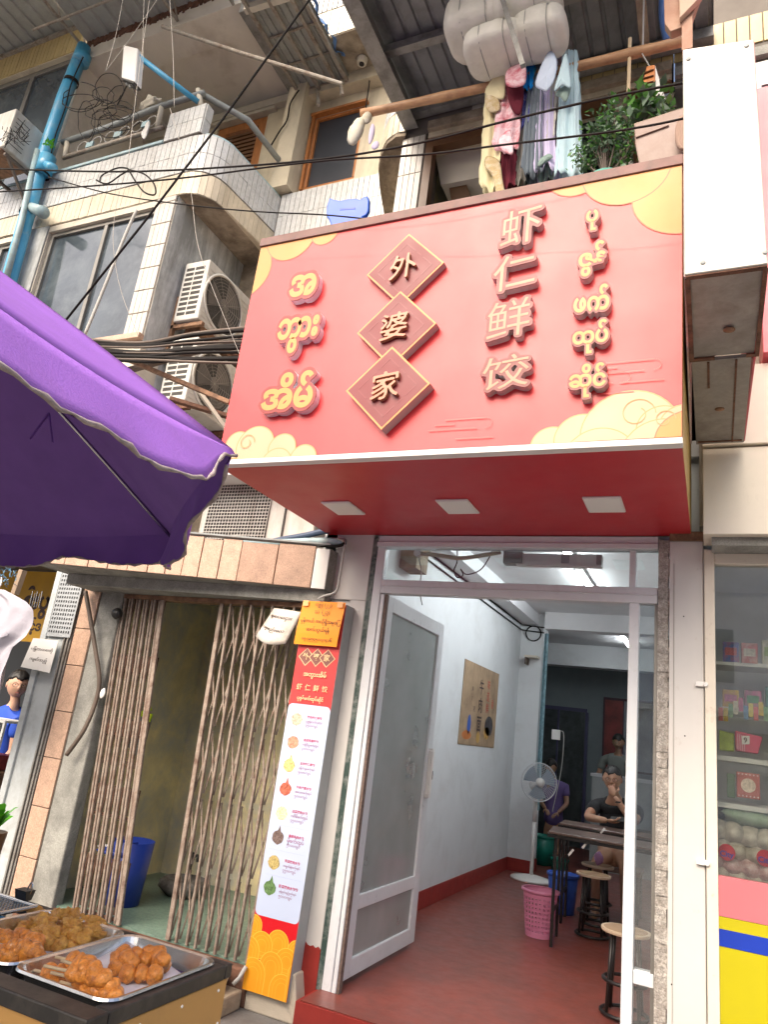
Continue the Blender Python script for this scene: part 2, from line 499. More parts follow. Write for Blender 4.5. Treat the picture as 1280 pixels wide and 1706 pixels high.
M['purple_dark'] = mat('purple_dark', (.20,.10,.38), .75, var=.1, vscale=4, spec=.2)  # darker purple, with the shade under the umbrella put into its colour
M['purple_hem'] = mat('purple_hem', (.33,.28,.27), .8, var=.3, vscale=50)
M['stick'] = mat('stick', (.66,.52,.33), .6, var=.1)
M['steel'] = mat('steel', (.62,.62,.62), .22, .95, var=.06, bump=.04, bscale=20)
M['black_edge'] = mat('black_edge', (.02,.019,.018), .45, var=.3, vscale=9, dirt=(.07,.06,.05), damt=.5, dscale=18)
M['cart_panel'] = mat('cart_panel', (.50,.28,.085), .35, .1, var=.05, vscale=2, dirt=(.28,.17,.07), damt=.3, dscale=6, dthr=.6)
M['cart_brown'] = mat('cart_brown', (.13,.06,.025), .4, var=.2)
M['paper'] = mat('paper', (.74,.75,.79), .7, var=.04, bump=.1, bscale=20)
M['ball'] = mat('ball', (.85,.29,.045), .38, var=.35, vscale=38, dirt=(.25,.06,.012), damt=.75, dscale=55, dthr=.52, bump=.7, bscale=90, coat=.3)
M['fried'] = mat('fried', (.92,.43,.085), .5, var=.4, vscale=40, dirt=(.62,.21,.04), damt=.65, dscale=50, dthr=.52, bump=.9, bscale=110, coat=.15)
M['red_floor'] = mat('red_floor', (.20,.050,.036), .34, var=.16, vscale=5, dirt=(.12,.045,.038), damt=.7, dscale=3.5, bump=.05, bscale=30)
M['red_paint'] = mat('red_paint', (.27,.025,.018), .5, var=.15, vscale=8, bump=.1)
M['room_wall'] = mat('room_wall', (.71,.74,.75), .55, var=.05, vscale=1.5, dirt=(.55,.56,.55), damt=.5, dscale=2.2, dthr=.55, bump=.06, bscale=25)
M['room_ceiling'] = mat('room_ceiling', (.76,.77,.78), .7, var=.04)
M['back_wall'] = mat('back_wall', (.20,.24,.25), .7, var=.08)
M['stair_wall'] = mat('stair_wall', (.80,.70,.42), .85, var=.25, vscale=2.5, dirt=(.52,.52,.47), damt=.9, dscale=1.8, dthr=.5, bump=.2, bscale=25)
M['stair_floor'] = mat('stair_floor', (.14,.23,.18), .35, var=.3, vscale=30, dirt=(.24,.27,.24), damt=.6, dscale=60, dthr=.5)
M['street'] = mat('street', (.20,.19,.18), .8, var=.2, vscale=4, dirt=(.09,.08,.07), damt=.6, dscale=3, bump=.3, bscale=30, fine=.25)
M['glass_clear'] = glass('glass_clear', (.93,.96,.95), .03, .01, .05)
M['glass_shop'] = glass('glass_shop', (.94,.96,.94), .12, .01, .02)
M['glass_door'] = glass('glass_door', (.94,.97,.95), .08, .02, .40, .8)  # milky diffuse layer stands in for the lit wall behind the leaf
M['black_plastic'] = mat('black_plastic', (.02,.02,.02), .4, var=.1)
M['blue_plastic'] = mat('blue_plastic', (.002,.085,.55), .35, var=.06)
M['bin_blue'] = mat('bin_blue', (.015,.045,.33), .4, var=.08)
M['rubber_stone'] = mat('rubber_stone', (.10,.09,.08), .8, var=.4, vscale=14, dirt=(.3,.3,.3), damt=.5, dscale=10, bump=.4)
M['skin'] = mat('skin', (.42,.235,.15), .5, var=.08, vscale=9, sub=.1)
M['skin_pale'] = mat('skin_pale', (.55,.33,.23), .5, var=.06, vscale=9, sub=.1)
M['hair'] = mat('hair', (.012,.01,.009), .45, var=.3, bump=.5, bscale=90)
M['black_cloth'] = mat('black_cloth', (.018,.018,.02), .85, var=.2, bump=.2, bscale=20)
# ------------------------------------------------------------------ ground
b = MB(); b.box((-220, -220, -.2), (220, 220, 0)); struct('street', b, M['street'])

def tile_strip(mb, path, z0, z1, rows, tw, gap=.006, proud=.010, seed=1, side=1, gz=None, pts=None):
    """thin tiles along a plan path (x, y) between z0 and z1"""
    rng = random.Random(seed); gz = gz or gap
    P = [Vector((p[0], p[1], 0)) for p in path]
    cum = [0]
    for i in range(len(P)-1): cum.append(cum[-1] + (P[i+1]-P[i]).length)
    def pos(s):
        for i in range(len(P)-1):
            if s <= cum[i+1] or i == len(P)-2:
                return P[i].lerp(P[i+1], (s-cum[i])/(cum[i+1]-cum[i]))
    n = max(1, int(cum[-1] / tw)); w = cum[-1]/n; rh = (z1-z0)/rows
    for i in range(n):
        a = pos(i*w + gap/2); c = pos((i+1)*w - gap/2)
        d = (c-a); L = d.length; d.normalize(); nrm = Vector((d.y, -d.x, 0)) * side
        for r in range(rows):
            za = z0 + r*rh + gz/2; zb = z0 + (r+1)*rh - gz/2
            pd = proud + rng.uniform(-.0015, .0015)
            m = (a+c)/2 + nrm*(pd/2 - .002); m.z = (za+zb)/2
            mb.obox(m, d, nrm, (0,0,1), L/2, pd/2+.002, (zb-za)/2)
    return mb

def prism_z(mb, poly, z0, z1):
    return mb.prism([(x, y, z0) for x, y in poly], (0, 0, z1-z0))

def arc(cx, cy, r, a0, a1, n=8):
    return [(cx + r*math.cos(R(a0+(a1-a0)*i/n)), cy + r*math.sin(R(a0+(a1-a0)*i/n))) for i in range(n+1)]

# ------------------------------------------------------------------ left apartment building (front plane Y = 0, side wall X = -4.65)
LB = thing('apartment_building', 'weathered beige apartment block on the left with tiled balcony parapet and dark sliding windows', 'building', (-7, 0, 0))
w = MB()
w.box((-9.5, 0, 2.9), (-4.86, .25, 4.72))           # below first floor window
w.box((-9.5, 0, 6.17), (-4.62, .25, 6.24))
w.box((-4.86, 0, 2.9), (-4.62, .25, 6.24))          # corner pillar
w.box((-6.72, 0, 4.72), (-6.33, .25, 6.17))
w.box((-9.5, 0, 4.72), (-7.6, .25, 6.17))
w.build('front_wall', M['render_pale'], LB)
w = MB(); w.box((-4.72, .25, 2.9), (-4.62, 1.25, 6.24)); w.box((-4.62, .003, 4.6), (-4.617, .25, 6.235)); w.build('side_wall', M['white_wash'], LB)
# slab under the balcony, curved corner
cor = arc(-4.6, .3, .3, -90, 0, 8)
slab = [(-9.5, -.02)] + [(x, y) for x, y in cor] + [(-4.3, 1.3), (-9.5, 1.3)]
w = MB(); prism_z(w, slab, 6.242, 6.30); w.build('balcony_slab', M['concrete_brown'], LB)
path = [(-9.5, -.02)] + cor + [(-4.22, 1.0)]
def ribbon(mb, path, z0, z1, th=.08, side=1, ztop=None):
    P = [Vector((p[0], p[1], 0)) for p in path]
    nn = []
    for i in range(len(P)):
        d = (P[min(i+1, len(P)-1)] - P[max(i-1, 0)]).normalized(); nn.append(Vector((d.y, -d.x, 0)) * side)
    for i in range(len(P)-1):
        za, zb = (z1, z1) if ztop is None else (ztop(P[i]), ztop(P[i+1]))
        a, c = P[i], P[i+1]; ai, ci = a - nn[i]*th, c - nn[i+1]*th
        vs = [(a.x,a.y,z0),(c.x,c.y,z0),(ci.x,ci.y,z0),(ai.x,ai.y,z0),(a.x,a.y,za),(c.x,c.y,zb),(ci.x,ci.y,zb),(ai.x,ai.y,za)]
        mb.add(vs, [(0,3,2,1),(4,5,6,7),(0,1,5,4),(1,2,6,5),(2,3,7,6),(3,0,4,7)])
w = MB(); ribbon(w, path, 6.243, 6.50, .1); w.build('fascia_band', M['tile_beige'], LB)
t = MB(); tile_strip(t, path, 6.25, 6.50, 1, .062, .0035, .006, 5); t.build('fascia_tile', M['tile_beige'], LB, kind='stuff')
pz = lambda p: 6.95
w = MB(); ribbon(w, path, 6.50, 6.95, .1); w.box((-4.98, -.02, 6.95), (-4.52, .08, 7.31)); w.build('parapet', M['grout'], LB)
t = MB(); tile_strip(t, path, 6.51, 6.95, 2, .062, .0055, .010, 6)
tile_strip(t, [(-4.98, -.02), (-4.52, -.02)], 6.955, 7.31, 2, .062, .0055, .010, 7)
tile_strip(t, [(-4.52, -.02), (-4.52, .08)], 6.955, 7.31, 2, .05, .0055, .010, 8)
t.build('parapet_tile', M['tile_white'], LB, kind='stuff')
w = MB()
w.box((-9.0, -.03, 6.955), (-4.99, .09, 6.985)); ribbon(w, cor[2:] + [(-4.22, 1.0)], 6.955, 6.975, .12); w.build('coping', M['blue_pale'], LB)
# white tile pillar beside the first floor window, big tiles one by one
z = 4.70; k = 0
while z < 6.2:
    zb = min(z + .245, 6.235); t = MB(); t.box((-4.855, -.022, z+.004), (-4.625, 0, zb-.004))
    for q in range(1, 4): pass
    o = t.build('tile', M['tile_cream'], LB, bevel=.003); z = zb; k += 1
t = MB()
for z0 in [4.70 + .245*i for i in range(6)]:
    for x in (-4.80, -4.74, -4.68): t.box((x-.0015, -.0235, z0+.006), (x+.0015, -.0215, z0+.239))
t.build('tile_joint', M['grout'], LB, kind='stuff')
# balcony back wall (Y = 1.1) carrying a wooden door and the stairwell window
w = MB()
def wall_holes(mb, x0, x1, z0, z1, y0, y1, holes):
    """wall in X-Z with rectangular holes (x0,x1,z0,z1) sorted in x"""
    cur = x0
    for hx0, hx1, hz0, hz1 in sorted(holes):
        if hx0 > cur: mb.box((cur, y0, z0), (hx0, y1, z1))
        if hz0 > z0: mb.box((hx0, y0, z0), (hx1, y1, hz0))
        if hz1 < z1: mb.box((hx0, y0, hz1), (hx1, y1, z1))
        cur = hx1
    if cur < x1: mb.box((cur, y0, z0), (x1, y1, z1))
wall_holes(w, -6.6, -4.22, 6.3, 8.55, 1.1, 1.35, [(-5.45, -4.72, 6.3, 8.38)])
w.build('balcony_wall', M['render_beige'], LB)
w = MB(); w.box((-6.68, .252, 6.3), (-6.6, 1.35, 8.86)); w.box((-6.75, -.01, 6.95), (-6.598, .25, 8.86)); w.build('balcony_side_wall', M['ceiling_beige'], LB)
w = MB(); w.box((-4.3, .88, 7.0), (-4.08, 1.2, 8.5)); w.build('pilaster', M['render_beige'], LB)
w = MB(); w.box((-6.6, 1.02, 8.40), (-4.3, 1.12, 8.50)); w.box((-5.5, 1.04, 8.36), (-4.6, 1.12, 8.40)); w.build('moulding', M['render_pale'], LB)
w = MB()
for i in range(9): w.box((-6.5+i*.24, 1.09, 8.49), (-6.5+i*.24+.225, 1.1, 8.555))
w.build('cornice_block', M['render_pale'], LB)
# ceiling slab of the balcony with a framed recess
w = MB()
w.box((-6.6, -.05, 8.56), (-4.35, .30, 8.86)); w.box((-6.6, .30, 8.56), (-6.3, 1.35, 8.86)); w.box((-4.72, .30, 8.56), (-4.35, 1.35, 8.86)); w.box((-6.3, .30, 8.62), (-4.72, 1.35, 8.86))
w.build('balcony_ceiling', M['ceiling_beige'], LB)
w = MB(); w.box((-4.349, -.06, 8.40), (-4.25, 1.12, 8.9)); w.build('ceiling_edge_beam', M['beam_grey'], LB)
w = MB(); w.box((-9.5, .3, 8.87), (-4.2, 1.35, 13.5)); w.box((-4.2, 1.4, 8.87), (0.5, 1.5, 14)); w.build('upper_wall', M['render_beige'], LB)
w = MB()
random.seed(3)
for i in range(90):
    x = -6.6 + i*.026; h = random.uniform(.015, .07); w.box((x, -.055-random.random()*.01, 8.80-h), (x+.028, -.03, 8.87))
w.build('rusted_edge', M['rust'], LB)
# wooden door with a dark carved panel
d = MB(); wall_holes(d, -5.45, -4.73, 6.35, 8.36, 1.12, 1.19, [(-5.33, -4.85, 7.35, 8.25)])
dd = d.build('door', M['wood_orange'], LB, bevel=.006)
t = MB()
pts = [(-5.33, 1.15, 7.36)] + [(-5.09 + .24*math.cos(R(a)), 1.15, 8.02 + .2*math.sin(R(a))) for a in range(180, -1, -15)] + [(-4.85, 1.15, 7.36)]
t.prism(pts, (0, .02, 0)); t.build('door_panel', M['cart_brown'], dd)
t = MB()
for i in range(14): t.box((-5.33, 1.135, 7.4+i*.06), (-4.85, 1.15, 7.4+i*.06+.035))
t.build('louvre', M['cart_brown'], dd, kind='stuff')
# first floor windows (Y = .06): frames and panes
def window(parent, x0, x1, z0, z1, y, splits, fw=.045, glassm=None, framem=None, depth=.05):
    f = MB()
    f.box((x0, y-depth/2, z0), (x1, y+depth/2, z0+fw)); f.box((x0, y-depth/2, z1-fw), (x1, y+depth/2, z1))
    xs = [x0] + list(splits) + [x1]
    for i, x in enumerate(xs):
        a = x if i == 0 else (x-fw if i == len(xs)-1 else x-fw/2)
        f.box((a, y-depth/2-.002, z0+fw), (a+fw, y+depth/2, z1-fw))
    fr = f.build('window', framem or M['window_metal'], parent, bevel=.003)
    for a, c in zip(xs[:-1], xs[1:]):
        p = MB(); p.box((a+fw*.5, y+.004, z0+fw*.5), (c-fw*.5, y+.012, z1-fw*.5)); p.build('pane', glassm or M['shade_glass'], fr)
    return fr
window(LB, -6.33, -4.86, 4.72, 6.17, .06, [-5.54])
window(LB, -7.6, -6.72, 4.72, 6.17, .06, [-7.1])
# upper left window wing
w = MB(); wall_holes(w, -9.5, -6.75, 6.95, 9.6, 0, .25, [(-8.6, -6.84, 6.97, 8.85)]); w.build('wing_wall', M['render_beige'], LB)
t = MB(); tile_strip(t, [(-9.5, 0), (-6.76, 0)], 8.86, 9.25, 1, .066, .006, .010, 9); t.build('band_tile', M['tile_ochre'], LB, kind='stuff')
window(LB, -8.6, -6.84, 6.97, 8.85, .08, [-7.62], .07, M['shade_glass'])
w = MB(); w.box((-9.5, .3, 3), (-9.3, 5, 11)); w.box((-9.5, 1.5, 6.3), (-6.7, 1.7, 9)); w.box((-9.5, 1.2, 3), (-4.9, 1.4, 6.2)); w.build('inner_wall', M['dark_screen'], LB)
# sill under the first floor window
w = MB(); w.box((-6.4, -.06, 4.66), (-4.62, .02, 4.715)); w.build('sill', M['tile_pink'], LB, bevel=.004)
# patchy plaster beside the blue pipe
w = MB(); w.box((-6.72, -.018, 4.8), (-6.34, -.001, 6.24)); w.build('plaster_patch', M['white_wash'], LB)

# ------------------------------------------------------------------ stairwell bay (X -4.6 .. -2.3)
SB = thing('stairwell_block', 'narrow stairwell bay between the two shops with tiled spandrel and dark upstairs window', 'building', (-3.3, 1.1, 0))
w = MB(); wall_holes(w, -4.22, -2.2, 7.0, 8.45, 1.1, 1.35, [(-4.02, -3.40, 7.1, 8.08)]); w.build('upper_wall', M['render_beige'], SB)
w = MB(); w.box((-4.62, 1.1, 2.9), (-2.2, 1.35, 6.0)); w.box((-4.62, 1.1, 6.0), (-4.221, 1.35, 6.295)); w.build('lower_wall', M['concrete_brown'], SB)
w = MB(); w.box((-4.22, 1.0, 6.0), (-2.2, 1.1, 6.98)); w.build('spandrel', M['grout'], SB)
t = MB(); tile_strip(t, [(-4.20, 1.0), (-2.2, 1.0)], 6.40, 6.98, 2, .062, .0055, .010, 11); t.build('spandrel_tile', M['tile_white'], SB, kind='stuff')
t = MB(); tile_strip(t, [(-4.20, 1.0), (-2.2, 1.0)], 6.0, 6.39, 1, .062, .0055, .010, 12); t.build('spandrel_band_tile', M['tile_beige'], SB, kind='stuff')
wf = window(SB, -4.02, -3.40, 7.1, 8.08, 1.13, [], .03, M['dark_screen'], M['wood_orange'])
w = MB(); w.box((-4.06, 1.04, 8.08), (-3.36, 1.10, 8.11)); w.box((-4.05, 1.06, 7.08), (-4.02, 1.10, 8.08)); w.build('lintel', M['wood_orange'], wf)
w = MB(); w.box((-3.88, 1.135, 7.62), (-3.875, 1.14, 7.72)); w.build('latch', M['plain_white'], wf)
# upper overhang with brown soffit, white tile parapet over it
w = MB(); w.box((-4.2, .52, 8.46), (-2.2, 1.35, 8.6)); w.build('overhang_slab', M['concrete_brown'], SB)
w = MB(); w.box((-4.2, .52, 8.6), (-2.2, .60, 13)); w.build('overhang_parapet', M['grout'], SB)
t = MB(); tile_strip(t, [(-4.2, .52), (-2.2, .52)], 8.47, 8.85, 1, .062, .006, .01, 13); t.build('overhang_band_tile', M['tile_beige'], SB, kind='stuff')
t = MB(); tile_strip(t, [(-4.2, .52), (-2.2, .52)], 8.86, 12.9, 16, .062, .014, .01, 14); t.build('overhang_tile', M['tile_white'], SB, kind='stuff')
w = MB(); c = at(604, 99, Z=8.455); w.lathe([(.0, -.06), (.05, -.06), (.06, .0), (.03, .01), (.03, .05)], (c.x, c.y, c.z), 16); w.build('drain_outlet', M['render_pale'], SB)
w = MB(); w.lathe([(.0, -.07), (.028, -.07), (.028, -.062)], (c.x, c.y, c.z), 12); w.build('drain_hole', M['black_plastic'], SB)
w = MB(); w.box((-4.22, .96, 8.30), (-2.2, 1.12, 8.46)); w.build('beam', M['render_beige'], SB)

# ------------------------------------------------------------------ shop building above the sign
HB = thing('shop_building', 'old shophouse above the red sign with ochre tiled band and open balcony doorway', 'building', (-1.1, 0, 0))
# pillar, tiles one by one
z = 4.3
w = MB(); w.box((-2.28, 0, 2.86), (-2.07, .3, 6.25)); w.build('pillar', M['grout'], HB)
for zi in range(5):
    z0 = 4.36 + zi*.375
    for xi in range(4):
        t = MB(); x0 = -2.275 + xi*.05
        t.box((x0+.0025, -.012, z0+.004), (x0+.0475, .0, z0+.371)); t.build('tile', M['tile_cream'], HB)
# ochre tile band, tiles one by one
t = MB(); t.box((-2.28, 0, 6.25), (-.22, .25, 6.66)); t.build('band_wall', M['grout'], HB)
rng = random.Random(4); proto = MB(); proto.box((-.037, -.011, 0), (.037, .0, .255))
po = proto.build('tile', M['tile_ochre'], HB, bevel=.002); px0 = -2.235; n = 25
po.location = Vector((px0, 0, 6.33)) - HB.location
for i in range(1, n):
    c = po.copy(); COL.objects.link(c); c.location = Vector((px0 + i*.0805, rng.uniform(-.0015, .001), 6.33 + rng.uniform(-.002, .002))) - HB.location
t = MB(); tile_strip(t, [(-2.27, 0), (-.23, 0)], 6.59, 6.80, 1, .0805, .006, .01, 15); t.build('upper_tile', M['tile_white'], HB, kind='stuff')
w = MB(); w.box((-2.05, -.05, 6.24), (-.22, .02, 6.325)); w.build('ledge', M['concrete_brown'], HB, bevel=.006)
w = MB(); w.box((-2.05, -.01, 6.19), (-.22, .2, 6.239)); w.build('lintel', M['render_beige'], HB)
w = MB(); w.box((-2.066, .0, 4.25), (-2.0, .08, 6.19)); w.box((-2.0, .0, 6.10), (-.22, .08, 6.189)); w.build('door_frame', M['cart_brown'], HB)
w = MB(); w.box((-.61, -.01, 4.25), (-.50, .1, 6.09)); w.box((-.60, -.03, 6.0), (-.51, -.012, 6.15)); w.build('door_post', M['concrete_brown'], HB)
w = MB(); w.box((-.498, .0, 4.25), (-.47, .08, 6.09)); w.build('post_edge', M['render_pale'], HB)
w = MB(); w.box((-.28, .02, 4.25), (-.22, .06, 6.10)); w.build('window_stile', mat('stile_blue', (.38, .47, .58), .5), HB)
# inside of the upstairs room
w = MB(); w.box((-2.28, .31, 4.2), (-2.2, 3, 6.9)); w.build('room_side_wall', M['stair_wall'], HB)
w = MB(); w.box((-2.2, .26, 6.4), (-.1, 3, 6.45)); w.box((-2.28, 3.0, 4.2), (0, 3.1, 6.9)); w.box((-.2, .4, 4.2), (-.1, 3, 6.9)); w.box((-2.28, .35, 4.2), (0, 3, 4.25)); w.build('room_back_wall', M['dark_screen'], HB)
p = [at(724, 250, Y=.2), at(850, 218, Y=.2), at(850, 286, Y=.2), at(735, 308, Y=.2)]
w = MB(); w.prism(p, (0, .5, 0)); w.build('loft_slab', M['ceiling_beige'], HB)
p = [at(748, 306, Y=.25), at(775, 300, Y=.25), at(790, 345, Y=.25), at(755, 352, Y=.25)]
w = MB(); w.prism(p, (0, .1, 0)); w.build('loft_bracket', M['cart_brown'], HB)
w = MB(); w.box((-2.0, .8, 4.25), (-1.3, .9, 6.3)); w.build('inner_wall', M['render_pale'], HB)
# curved slab corner over the stair bay
pts = [at(x, y, Z=6.24) for x, y in ((676, 226), (660, 228), (645, 240), (636, 258), (631, 285), (634, 320), (642, 366), (660, 366))]
w = MB(); w.prism(pts, (0, 0, .03)); w.build('curved_slab', M['concrete_brown'], HB)
pth = [(p.x, p.y) for p in pts[:7]][::-1]
w = MB(); ribbon(w, pth, 6.27, 6.75, .03, side=1); w.build('curved_band', M['grout'], HB)
t = MB(); tile_strip(t, pth, 6.275, 6.50, 1, .062, .0055, .009, 16); t.build('curved_tile', M['tile_beige'], HB, kind='stuff')
t = MB(); tile_strip(t, pth, 6.505, 6.75, 1, .062, .0055, .009, 17); t.build('curved_white_tile', M['tile_white'], HB, kind='stuff')
w = MB(); w.box((-2.28, .0, 2.86), (-.12, .3, 4.2)); w.build('front_wall', M['concrete_brown'], HB)
w = MB(); w.box((-2.28, -1.0, 4.0), (-.13, 0, 4.1)); w.build('balcony_floor', M['concrete'], HB)

# ------------------------------------------------------------------ right neighbour
RB = thing('neighbour_building', 'cream neighbouring shophouse at the right edge with white tiled upper wall', 'building', (1.5, 0, 0))
w = MB(); w.box((-.20, .0, 6.1), (3.5, .25, 8)); w.build('upper_wall', M['grout'], RB)
def tile_row(mbp, name, x0, x1, z0, z1, tw, m, y=0, seed=2):
    rng = random.Random(seed); n = int((x1-x0)/tw); pr_ = MB(); pr_.box((-tw/2+.0025, -.011, 0), (tw/2-.0025, 0, z1-z0))
    po = pr_.build('tile', m, mbp, bevel=.002)
    for i in range(n):
        c = po if i == 0 else po.copy()
        if i: COL.objects.link(c)
        c.location = Vector((x0 + tw*(i+.5), y + rng.uniform(-.0015, .001), z0)) - mbp.location
tile_row(RB, 'tile', -.20, .62, 6.26, 6.50, .08, M['tile_cream'])
tile_row(RB, 'tile', -.20, .62, 6.505, 7.0, .08, M['tile_white'])
w = MB(); w.box((-.20, -.04, 6.18), (.62, .02, 6.255)); w.build('ledge', M['concrete'], RB)
w = MB(); w.box((-.06, -.03, 2.9), (0.28, .12, 6.18)); w.build('party_wall', M['render_pale'], RB)
w = MB(); w.box((.28, -.01, 5.95), (.8, .05, 6.15)); w.box((.28, -.01, 5.2), (.33, .05, 5.95)); w.build('window_frame', M['alu_white'], RB)
w = MB(); w.box((.33, .0, 5.2), (.8, .02, 5.95)); w.build('pane', M['shade_glass'], RB)
w = MB(); w.box((.28, .05, 2.9), (3.5, .3, 5.2)); w.build('front_wall', M['cream'], RB)
w = MB(); w.box((-.03, .3, .0), (.0, 4, 2.9)); w.build('shop_side_wall', M['cream'], RB)
w = MB(); w.box((.0, 1.2, .0), (3.5, 1.3, 2.9)); w.box((0, .1, 2.8), (3.5, 1.2, 2.9)); w.box((0, .05, 0), (3.5, 2.2, .3)); w.build('shop_back_wall', M['grey_white'], RB)
# cream fascia panels
w = MB(); w.box((-.04, -.25, 2.785), (1.6, -.02, 3.27)); fp = w.build('fascia_panel', M['cream'], RB, bevel=.004)
w = MB(); w.box((-.04, -.27, 3.28), (1.6, -.02, 3.75)); w.build('fascia_panel', M['cream'], RB, bevel=.004)
w = MB(); w.box((.0, -.20, 2.74), (1.6, -.0, 2.784)); w.build('fascia_foot', M['concrete'], RB)
w = MB(); w.box((.262, -.33, 3.78), (1.6, -.05, 5.6)); w.build('pink_panel', mat('pink_panel', (.72, .16, .20), .4, var=.05), RB, bevel=.004)
# shop window: frame, pane, painted base
w = MB()
w.box((-.04, -.045, .3), (.012, .03, 2.76)); w.box((.012, -.04, 2.68), (1.6, .02, 2.74)); w.build('window_frame', M['cream_frame'], RB, bevel=.004)
w = MB(); w.box((.012, -.005, 1.14), (1.6, .003, 2.68)); w.build('pane', M['glass_shop'], RB)
for a, c, n, m in ((.964, 1.139, 'pink_band', mat('pink_band', (.52, .15, .17), .35, var=.04)), (.3, .964, 'yellow_panel', mat('yellow_panel', (.42, .37, .004), .35, var=.05, dirt=(.4,.33,.02), damt=.5, dscale=14, dthr=.66))):
    w = MB(); w.box((.012, -.035, a), (1.6, .02, c-.002)); w.build(n, m, RB)
w = MB(); w.box((.012, -.0375, .838), (1.6, -.0352, .910)); w.build('blue_stripe', mat('blue_stripe', (.008, .035, .34), .35), RB)
w = MB(); w.box((.0, -.03, .0), (1.6, .02, .3)); w.build('base', M['concrete'], RB)

# ------------------------------------------------------------------ ground floor shop interior
w = MB(); w.box((-2.42, -.0, .0), (.0, 9.0, .168)); struct('floor', w, M['red_floor'])
w = MB(); w.prism([(-2.06, -.24, .001), (-1.0, -.24, .001), (.02, -.24, .001), (.02, -.002, .001), (-2.06, -.002, .001)], (0, 0, .168)); struct('doorstep', w, M['red_paint'])
w = MB(); w.prism([(-2.04, -.225, .171), (.0, -.225, .171), (.0, -.001, .171), (-2.04, -.001, .171)], (0, 0, .004)); struct('doorstep_top', w, M['red_floor'])
w = MB(); w.box((-2.45, .0, .17), (-2.35, 5.4, 3.35)); w.box((-2.45, 5.4, .17), (-2.06, 5.75, 3.35)); struct('wall_left', w, M['room_wall'])
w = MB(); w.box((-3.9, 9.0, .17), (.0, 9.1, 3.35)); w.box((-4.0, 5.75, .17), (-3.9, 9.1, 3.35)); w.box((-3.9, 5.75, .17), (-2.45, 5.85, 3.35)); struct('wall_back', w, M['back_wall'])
w = MB(); w.box((-3.9, 5.86, .0), (-2.43, 9.0, .166)); struct('back_floor', w, M['red_floor'])
w = MB(); w.box((-.12, .1, .17), (-.03, 9.0, 3.35)); struct('wall_right', w, M['room_wall'])
w = MB(); w.box((-3.9, .05, 3.35), (.0, 9.1, 3.45)); w.box((-2.35, .05, 2.82), (-.12, .12, 3.35)); struct('ceiling', w, M['room_ceiling'])
w = MB(); w.box((-2.0, 5.2, 3.13), (-.12, 5.45, 3.349)); struct('ceiling_beam', w, M['room_ceiling'])
w = MB(); w.box((-2.35, .3, 3.20), (-2.12, 5.4, 3.349)); struct('cornice', w, M['room_ceiling'])
w = MB(); w.box((-3.9, 8.0, 3.0), (-.12, 8.3, 3.349)); struct('back_beam', w, M['room_wall'])
w = MB(); w.box((-2.349, .3, .17), (-2.335, 5.39, .315)); w.box((-2.35, 5.385, .17), (-2.055, 5.399, .315)); w.box((-2.06, 5.4, .17), (-2.05, 5.75, .315)); struct('skirting', w, M['red_paint'])
# white shopfront pillars
PL = thing('pillar', 'narrow white plastered pillar between the menu board and the glass door', 'pillar', (-2.1, 0, 0))
w = MB(); w.box((-2.44, -.0, 2.40), (-2.07, .25, 2.86)); w.box((-2.19, 0, .02), (-2.07, .25, 2.40)); w.box((-2.45, .02, 0), (-2.19, .25, 2.40)); w.build('shaft', M['pillar_paint'], PL, bevel=.006)
rng = random.Random(8); w = MB()
pts = [(-2.192, -.004, .0), (-2.068, -.004, .0)] + [(-2.068 - .124*i/7, -.004, .37 + .012*i/7 + rng.uniform(-.008, .008)) for i in range(8)]
w.prism(pts, (0, .003, 0)); w.build('painted_base', M['red_paint'], PL)
w = MB(); w.box((-2.069, .0, .15), (-2.035, .05, 2.83)); w.build('mortar_joint', mat('green_gap', (.03,.06,.05), .6, dirt=(.35,.36,.34), damt=.6, dscale=12), PL)
w = MB(); w.prism([(-2.46, -.10, .0), (-2.10, -.10, .0), (-2.16, -.10, .24), (-2.46, -.10, .24)], (0, .12, 0)); PB = w.build('plinth', mat('plinth_cream', (.50,.44,.35), .8, dirt=(.12,.13,.13), damt=.9, dscale=5, dthr=.56, bump=.4, bscale=30), PL, bevel=.008)
PR = thing('pillar', 'wide white painted board pillar right of the glass door with a small latch', 'pillar', (-.13, 0, 0))
w = MB(); w.box((-.215, -.03, .0), (-.044, .08, 2.81)); w.build('shaft', M['pillar_paint'], PR, bevel=.005)
w = MB(); w.box((-.192, -.034, .2), (-.1905, -.03, 2.68)); w.build('seam', M['grout'], PR)
w = MB()
rng = random.Random(2); zz = 0.02; 
while zz < 2.8:
    h = rng.uniform(.02, .06); w.box((-.274, -.01-rng.uniform(0,.008), zz), (-.216+rng.uniform(-.006,.004), .05, min(2.82, zz+h))); zz += h
w.build('mortar_joint', M['mortar'], PR)
for (x, y, lab) in ((345, 1052, 0), (0, 0, 1)): pass
for zc in (at(1165, 1140, Y=-.03).z, at(1175, 1437, Y=-.03).z):
    w = MB(); w.box((-.085, -.05, zc-.012), (-.035, -.031, zc+.012)); w.lathe([(.0,-.004),(.012,-.004),(.012,.01),(0,.01)], (-.036, -.056, zc), 10, 'Y'); w.build('latch', M['plain_white'], PR, bevel=.002)
w = MB(); w.box((-.214, -.05, 2.81), (-.02, .05, 2.86)); w.build('rusty_cap', M['rust_light'], PR)
for q in ((1140, 1027), (1142, 1226), (1120, 1640)):
    c = at(*q, Y=-.031); w = MB(); w.lathe([(.004, 0), (.004, .002)], (c.x, c.y-.002, c.z), 8, 'Y'); w.build('nail_hole', M['black_plastic'], PR)
